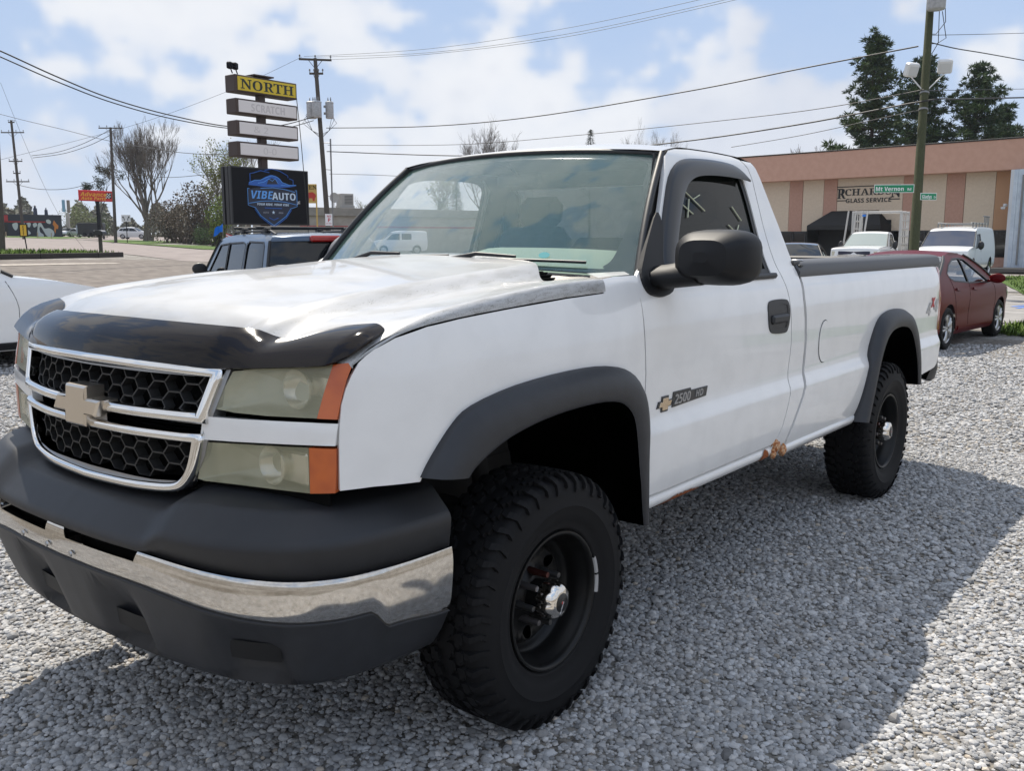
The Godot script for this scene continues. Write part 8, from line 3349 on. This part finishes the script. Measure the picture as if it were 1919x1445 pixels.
	var silverado := {"front": 2.75, "rear": -2.95, "sill": 0.48, "paint": fleet, "glass": M.darkglass, "screen": mat(lin(0.30, 0.34, 0.33), 0.05), "wheel": 0.39, "taper": 0.05, "cell": 0.2,
		"wy": [0.45, 0.60, 0.95, 1.15, 1.22, 1.5, 1.78, 1.88], "ww": [0.94, 0.985, 1.0, 0.985, 0.93, 0.85, 0.77, 0.70], "arches": [[1.72, 0.47, 0.42], [-1.80, 0.47, 0.42]],
		"windows": [pv([0.42, 1.26, 0.0, 1.64, -0.1, 1.76, -0.58, 1.76, -0.58, 1.26])],
		"top": [["trim", [2.66, 0.48, 2.74, 0.55, 2.75, 0.75]], ["body", [2.75, 0.75, 2.68, 0.80, 2.66, 1.10, 2.55, 1.19, 1.6, 1.25, 0.92, 1.27]], ["glass", [0.92, 1.27, 0.5, 1.56, 0.16, 1.79]], ["body", [0.16, 1.79, -0.2, 1.875, -0.55, 1.86, -0.68, 1.78, -0.76, 1.30]], ["body", [-0.76, 1.30, -0.80, 1.24, -2.93, 1.24, -2.95, 0.7]], ["trim", [-2.95, 0.7, -2.9, 0.5]]],
		"seams": [[0.62, 0.6, 0.64, 1.22], [-0.64, 0.6, -0.64, 1.25]],
		"patches": [["headlight", mat(lin(0.6), 0.12, 0.4), [2.64, 0.86, 2.34, 0.88, 2.34, 1.10, 2.62, 1.08], 0.006]],
		"mirrors": [[Vector3(1.13, 1.32, 0.42), Vector3(0.22, 0.36, 0.16), M.black]],
		"boxes": [["grille", mat(lin(0.012, 0.014, 0.04), 0.3), Vector3(0, 1.0, 2.72), Vector3(1.28, 0.14, 0.08), 0.02], ["grille_bar", M.chrome, Vector3(0, 0.90, 2.735), Vector3(1.34, 0.05, 0.06), 0.01], ["headlight", mat(lin(0.62, 0.6, 0.5), 0.12, 0.4), Vector3(0.78, 0.98, 2.66), Vector3(0.28, 0.20, 0.08), 0.02], ["headlight", mat(lin(0.62, 0.6, 0.5), 0.12, 0.4), Vector3(-0.78, 0.98, 2.66), Vector3(0.28, 0.20, 0.08), 0.02], ["front_bumper", M.chrome, Vector3(0, 0.66, 2.82), Vector3(1.85, 0.20, 0.12), 0.04], ["door_handle", M.black, Vector3(0.995, 1.12, -0.42), Vector3(0.03, 0.04, 0.2), 0.01], ["door_decal", mat(lin(0.35, 0.3, 0.28), 0.6), Vector3(1.001, 0.95, -0.05), Vector3(0.01, 0.07, 0.5), 0.002]]}
	car(w, silverado)
	# ladder rack: aluminium uprights and rungs
	var alu := mat(lin(0.46, 0.45, 0.43), 0.5, 0.3)
	for s in [-1.0, 1.0]:
		for z in [-1.0, -2.6]:
			var b := MB.new()
			b.box(Vector3(s * 1.02, 1.80, z), Vector3(0.10, 1.9, 0.08), 0.01)
			b.put("rack_upright", alu, w)
		for k in 6:
			var b := MB.new()
			b.box(Vector3(s * 1.02, 1.0 + k * 0.345, -1.8), Vector3(0.09, 0.06, 1.56), 0.01)
			b.put("rack_rail", alu, w)
		for z in [-1.4, -1.8, -2.2]:
			var b := MB.new()
			b.box(Vector3(s * 1.02, 1.86, z), Vector3(0.05, 1.75, 0.05), 0.01)
			b.put("rack_slat", alu, w)
	for z in [-1.0, -1.8, -2.6]:
		var b := MB.new()
		b.box(Vector3(0, 2.77, z), Vector3(2.14, 0.08, 0.08), 0.01)
		b.put("rack_crossbar", alu, w)
	# leaning frames at the cab side of the rack
	for s in [-0.95, -0.62, -0.35, -0.12]:
		var b := MB.new()
		b.box(Vector3(s - 0.35, 1.95, -0.92), Vector3(0.07, 1.75, 0.05), 0.01, Basis(Vector3.BACK, -0.10))
		b.put("rack_slat", alu, w)
	var cr := MB.new()
	cr.box(Vector3(-0.55, 2.62, -0.95), Vector3(0.22, 0.10, 0.10), 0.02)
	cr.put("rack_clamp", mat(lin(0.02, 0.16, 0.55), 0.5), w)
	# ---- van with roof rack facing us
	var vp := at(1764, 470, 36.5)
	var vt := atan2(0.03, 1.0)
	var v := thing("work_van", "white cargo van with a roof rack parked right of the work pickup", "van", Vector3(vp.x, 0, vp.z) + Basis(Vector3.UP, vt) * Vector3(0, 0, -2.6), vt)
	car(v, {"front": 2.65, "rear": -3.0, "sill": 0.40, "paint": fleet, "glass": M.darkglass, "screen": mat(lin(0.06, 0.07, 0.10), 0.04), "wheel": 0.37, "taper": 0.07, "cell": 0.2,
		"wy": [0.38, 0.55, 0.95, 1.20, 1.35, 1.7, 1.98, 2.08], "ww": [0.94, 0.985, 1.0, 0.985, 0.965, 0.91, 0.84, 0.72], "arches": [[1.70, 0.44, 0.40], [-1.75, 0.44, 0.40]],
		"windows": [pv([1.25, 1.27, 0.82, 1.74, 0.25, 1.76, 0.25, 1.27])],
		"top": [["trim", [2.55, 0.40, 2.64, 0.5, 2.65, 0.70]], ["body", [2.65, 0.70, 2.60, 1.05, 2.45, 1.16, 1.75, 1.27]], ["glass", [1.75, 1.27, 1.3, 1.60, 0.95, 1.88]], ["body", [0.95, 1.88, 0.6, 1.985, -0.4, 2.07, -2.4, 2.06, -2.85, 2.0, -2.95, 1.75, -3.0, 1.0, -3.0, 0.6]], ["trim", [-3.0, 0.6, -2.9, 0.4]]],
		"seams": [[1.5, 0.5, 1.52, 1.0, 1.40, 1.25], [0.16, 0.5, 0.16, 1.8]],
		"mirrors": [[Vector3(1.14, 1.32, 1.22), Vector3(0.24, 0.34, 0.15), M.black]],
		"boxes": [["grille", M.black, Vector3(0, 0.90, 2.64), Vector3(1.2, 0.26, 0.10), 0.02], ["front_bumper", M.black, Vector3(0, 0.60, 2.70), Vector3(1.8, 0.2, 0.14), 0.04], ["door_handle", M.black, Vector3(0.985, 1.10, 0.34), Vector3(0.03, 0.12, 0.04), 0.01]]})
	for s in [-0.62, 0.62]:
		var b := MB.new()
		b.box(Vector3(s, 2.22, -1.0), Vector3(0.05, 0.06, 3.3), 0.01)
		b.put("rack_rail", alu, v)
	for k in 6:
		var b := MB.new()
		var z := 0.5 - k * 0.62
		b.box(Vector3(0, 2.20, z), Vector3(1.36, 0.05, 0.05), 0.01)
		for s in [-0.66, 0.66]:
			b.box(Vector3(s, 2.14, z), Vector3(0.05, 0.22, 0.05), 0.01)
		b.put("rack_crossbar", STEEL, v)
	for k in 4:
		var b := MB.new()
		b.box(Vector3(0.62, 2.36, -2.0 - k * 0.3), Vector3(0.04, 0.34, 0.04), 0.01)
		b.put("rack_post", STEEL, v)
	var rt := MB.new()
	rt.box(Vector3(0.62, 2.53, -2.4), Vector3(0.05, 0.05, 1.3), 0.01)
	rt.put("rack_rail", STEEL, v)
	# ---- dark car roof between cab and work truck
	var dc := at(1488, 500, 27.0)
	var d := thing("parked_car", "dark car roof glimpsed between cab and white work pickup", "car", Vector3(dc.x, 0, dc.z), 0.3)
	car(d, small_car(mat(lin(0.02, 0.022, 0.028), 0.2, 0.3, 0.8)))
	# ---- vehicles on the left
	var sv := at(253, 449, 135)
	var s1 := thing("crossover", "white crossover driving along the far road behind the lane sign", "SUV", Vector3(sv.x, ty(sv.x, sv.z) + 0.05, sv.z), atan2(axes()[1].x, axes()[1].z))
	var xo := small_car(fleet)
	xo.top = [["trim", [2.2, 0.3, 2.27, 0.45]], ["body", [2.27, 0.45, 2.25, 0.75, 2.0, 0.98, 1.1, 1.10]], ["glass", [1.1, 1.10, 0.7, 1.36, 0.3, 1.58]], ["body", [0.3, 1.58, -0.4, 1.68, -1.5, 1.60, -1.75, 1.55]], ["glass", [-1.75, 1.55, -2.0, 1.3, -2.12, 1.1]], ["body", [-2.12, 1.1, -2.25, 0.8, -2.22, 0.5]], ["trim", [-2.22, 0.5, -2.15, 0.3]]]
	xo.windows = [pv([0.75, 1.13, 0.3, 1.45, 0.1, 1.52, -0.35, 1.55, -0.35, 1.13]), pv([-0.43, 1.13, -0.43, 1.55, -1.2, 1.52, -1.3, 1.14]), pv([-1.38, 1.15, -1.28, 1.5, -1.6, 1.46, -1.85, 1.2])]
	xo.wy = [0.3, 0.45, 0.8, 1.05, 1.15, 1.4, 1.62, 1.7]
	xo.ww = [0.86, 0.91, 0.93, 0.92, 0.88, 0.80, 0.70, 0.6]
	xo.wheel = 0.36
	car(s1, xo)
	var cv := at(748, 470, 76)
	var cp := Vector3(cv.x, ty(cv.x, cv.z), cv.z)
	var lf: Vector3 = -(axes()[1] as Vector3)
	var c2 := thing("delivery_van", "small white delivery van by the low building seen through the windshield", "van", Vector3(cp.x, 0.42, cp.z), atan2(lf.x, lf.z) + 0.25)
	var vv := small_car(fleet)
	vv.top = [["trim", [2.2, 0.3, 2.27, 0.45]], ["body", [2.27, 0.45, 2.25, 0.80, 2.05, 0.98, 1.45, 1.12]], ["glass", [1.45, 1.12, 1.0, 1.45, 0.65, 1.70]], ["body", [0.65, 1.70, 0.2, 1.82, -1.0, 1.84, -2.1, 1.80, -2.2, 1.6, -2.25, 0.9, -2.22, 0.5]], ["trim", [-2.22, 0.5, -2.15, 0.3]]]
	vv.windows = [pv([1.1, 1.14, 0.7, 1.5, 0.55, 1.58, 0.05, 1.60, 0.05, 1.14]), pv([-0.15, 1.16, -0.15, 1.60, -0.9, 1.60, -0.9, 1.16])]
	vv.wy = [0.3, 0.45, 0.8, 1.05, 1.15, 1.5, 1.75, 1.84]
	vv.ww = [0.86, 0.90, 0.92, 0.915, 0.89, 0.83, 0.77, 0.66]
	car(c2, vv)
	var k2 := 0
	for q in [[128, 441, 150, "first white parked car right of the mural building"], [150, 443, 146, "second pale parked car left of the black trailer"]]:
		var p := at(q[0], q[1], q[2])
		var c := thing("parked_car", q[3], "car", Vector3(p.x, ty(p.x, p.z), p.z), 1.1 + 0.5 * k2, "cars parked beyond the mailbox")
		car(c, small_car(fleet))
		k2 += 1


func small_car(paint: Material) -> Dictionary:
	return {"front": 2.25, "rear": -2.25, "sill": 0.25, "paint": paint, "glass": M.darkglass, "wheel": 0.32, "taper": 0.15, "cell": 0.3, "per": 3,
		"wy": [0.2, 0.4, 0.7, 0.9, 1.0, 1.2, 1.4, 1.5], "ww": [0.82, 0.89, 0.90, 0.88, 0.83, 0.74, 0.62, 0.55], "arches": [[1.35, 0.37, 0.33], [-1.35, 0.37, 0.33]],
		"windows": [pv([0.7, 0.98, 0.2, 1.25, -0.1, 1.34, -0.3, 1.34, -0.3, 0.98]), pv([-0.38, 0.98, -0.38, 1.34, -0.8, 1.3, -1.2, 1.1, -1.15, 1.0])],
		"top": [["trim", [2.15, 0.25, 2.22, 0.38]], ["body", [2.22, 0.38, 2.24, 0.6, 2.05, 0.78, 1.5, 0.9, 1.0, 0.97]], ["glass", [1.0, 0.97, 0.55, 1.2, 0.15, 1.38]], ["body", [0.15, 1.38, -0.35, 1.43, -0.95, 1.38]], ["glass", [-0.95, 1.38, -1.4, 1.2, -1.75, 1.05]], ["body", [-1.75, 1.05, -2.18, 1.0, -2.25, 0.75, -2.24, 0.4]], ["trim", [-2.24, 0.4, -2.15, 0.25]]]}


func _ready() -> void:
	make_env()
	make_ground()
	make_truck()
	make_poles()
	make_signs()
	make_buildings()
	make_trees()
	make_cars()
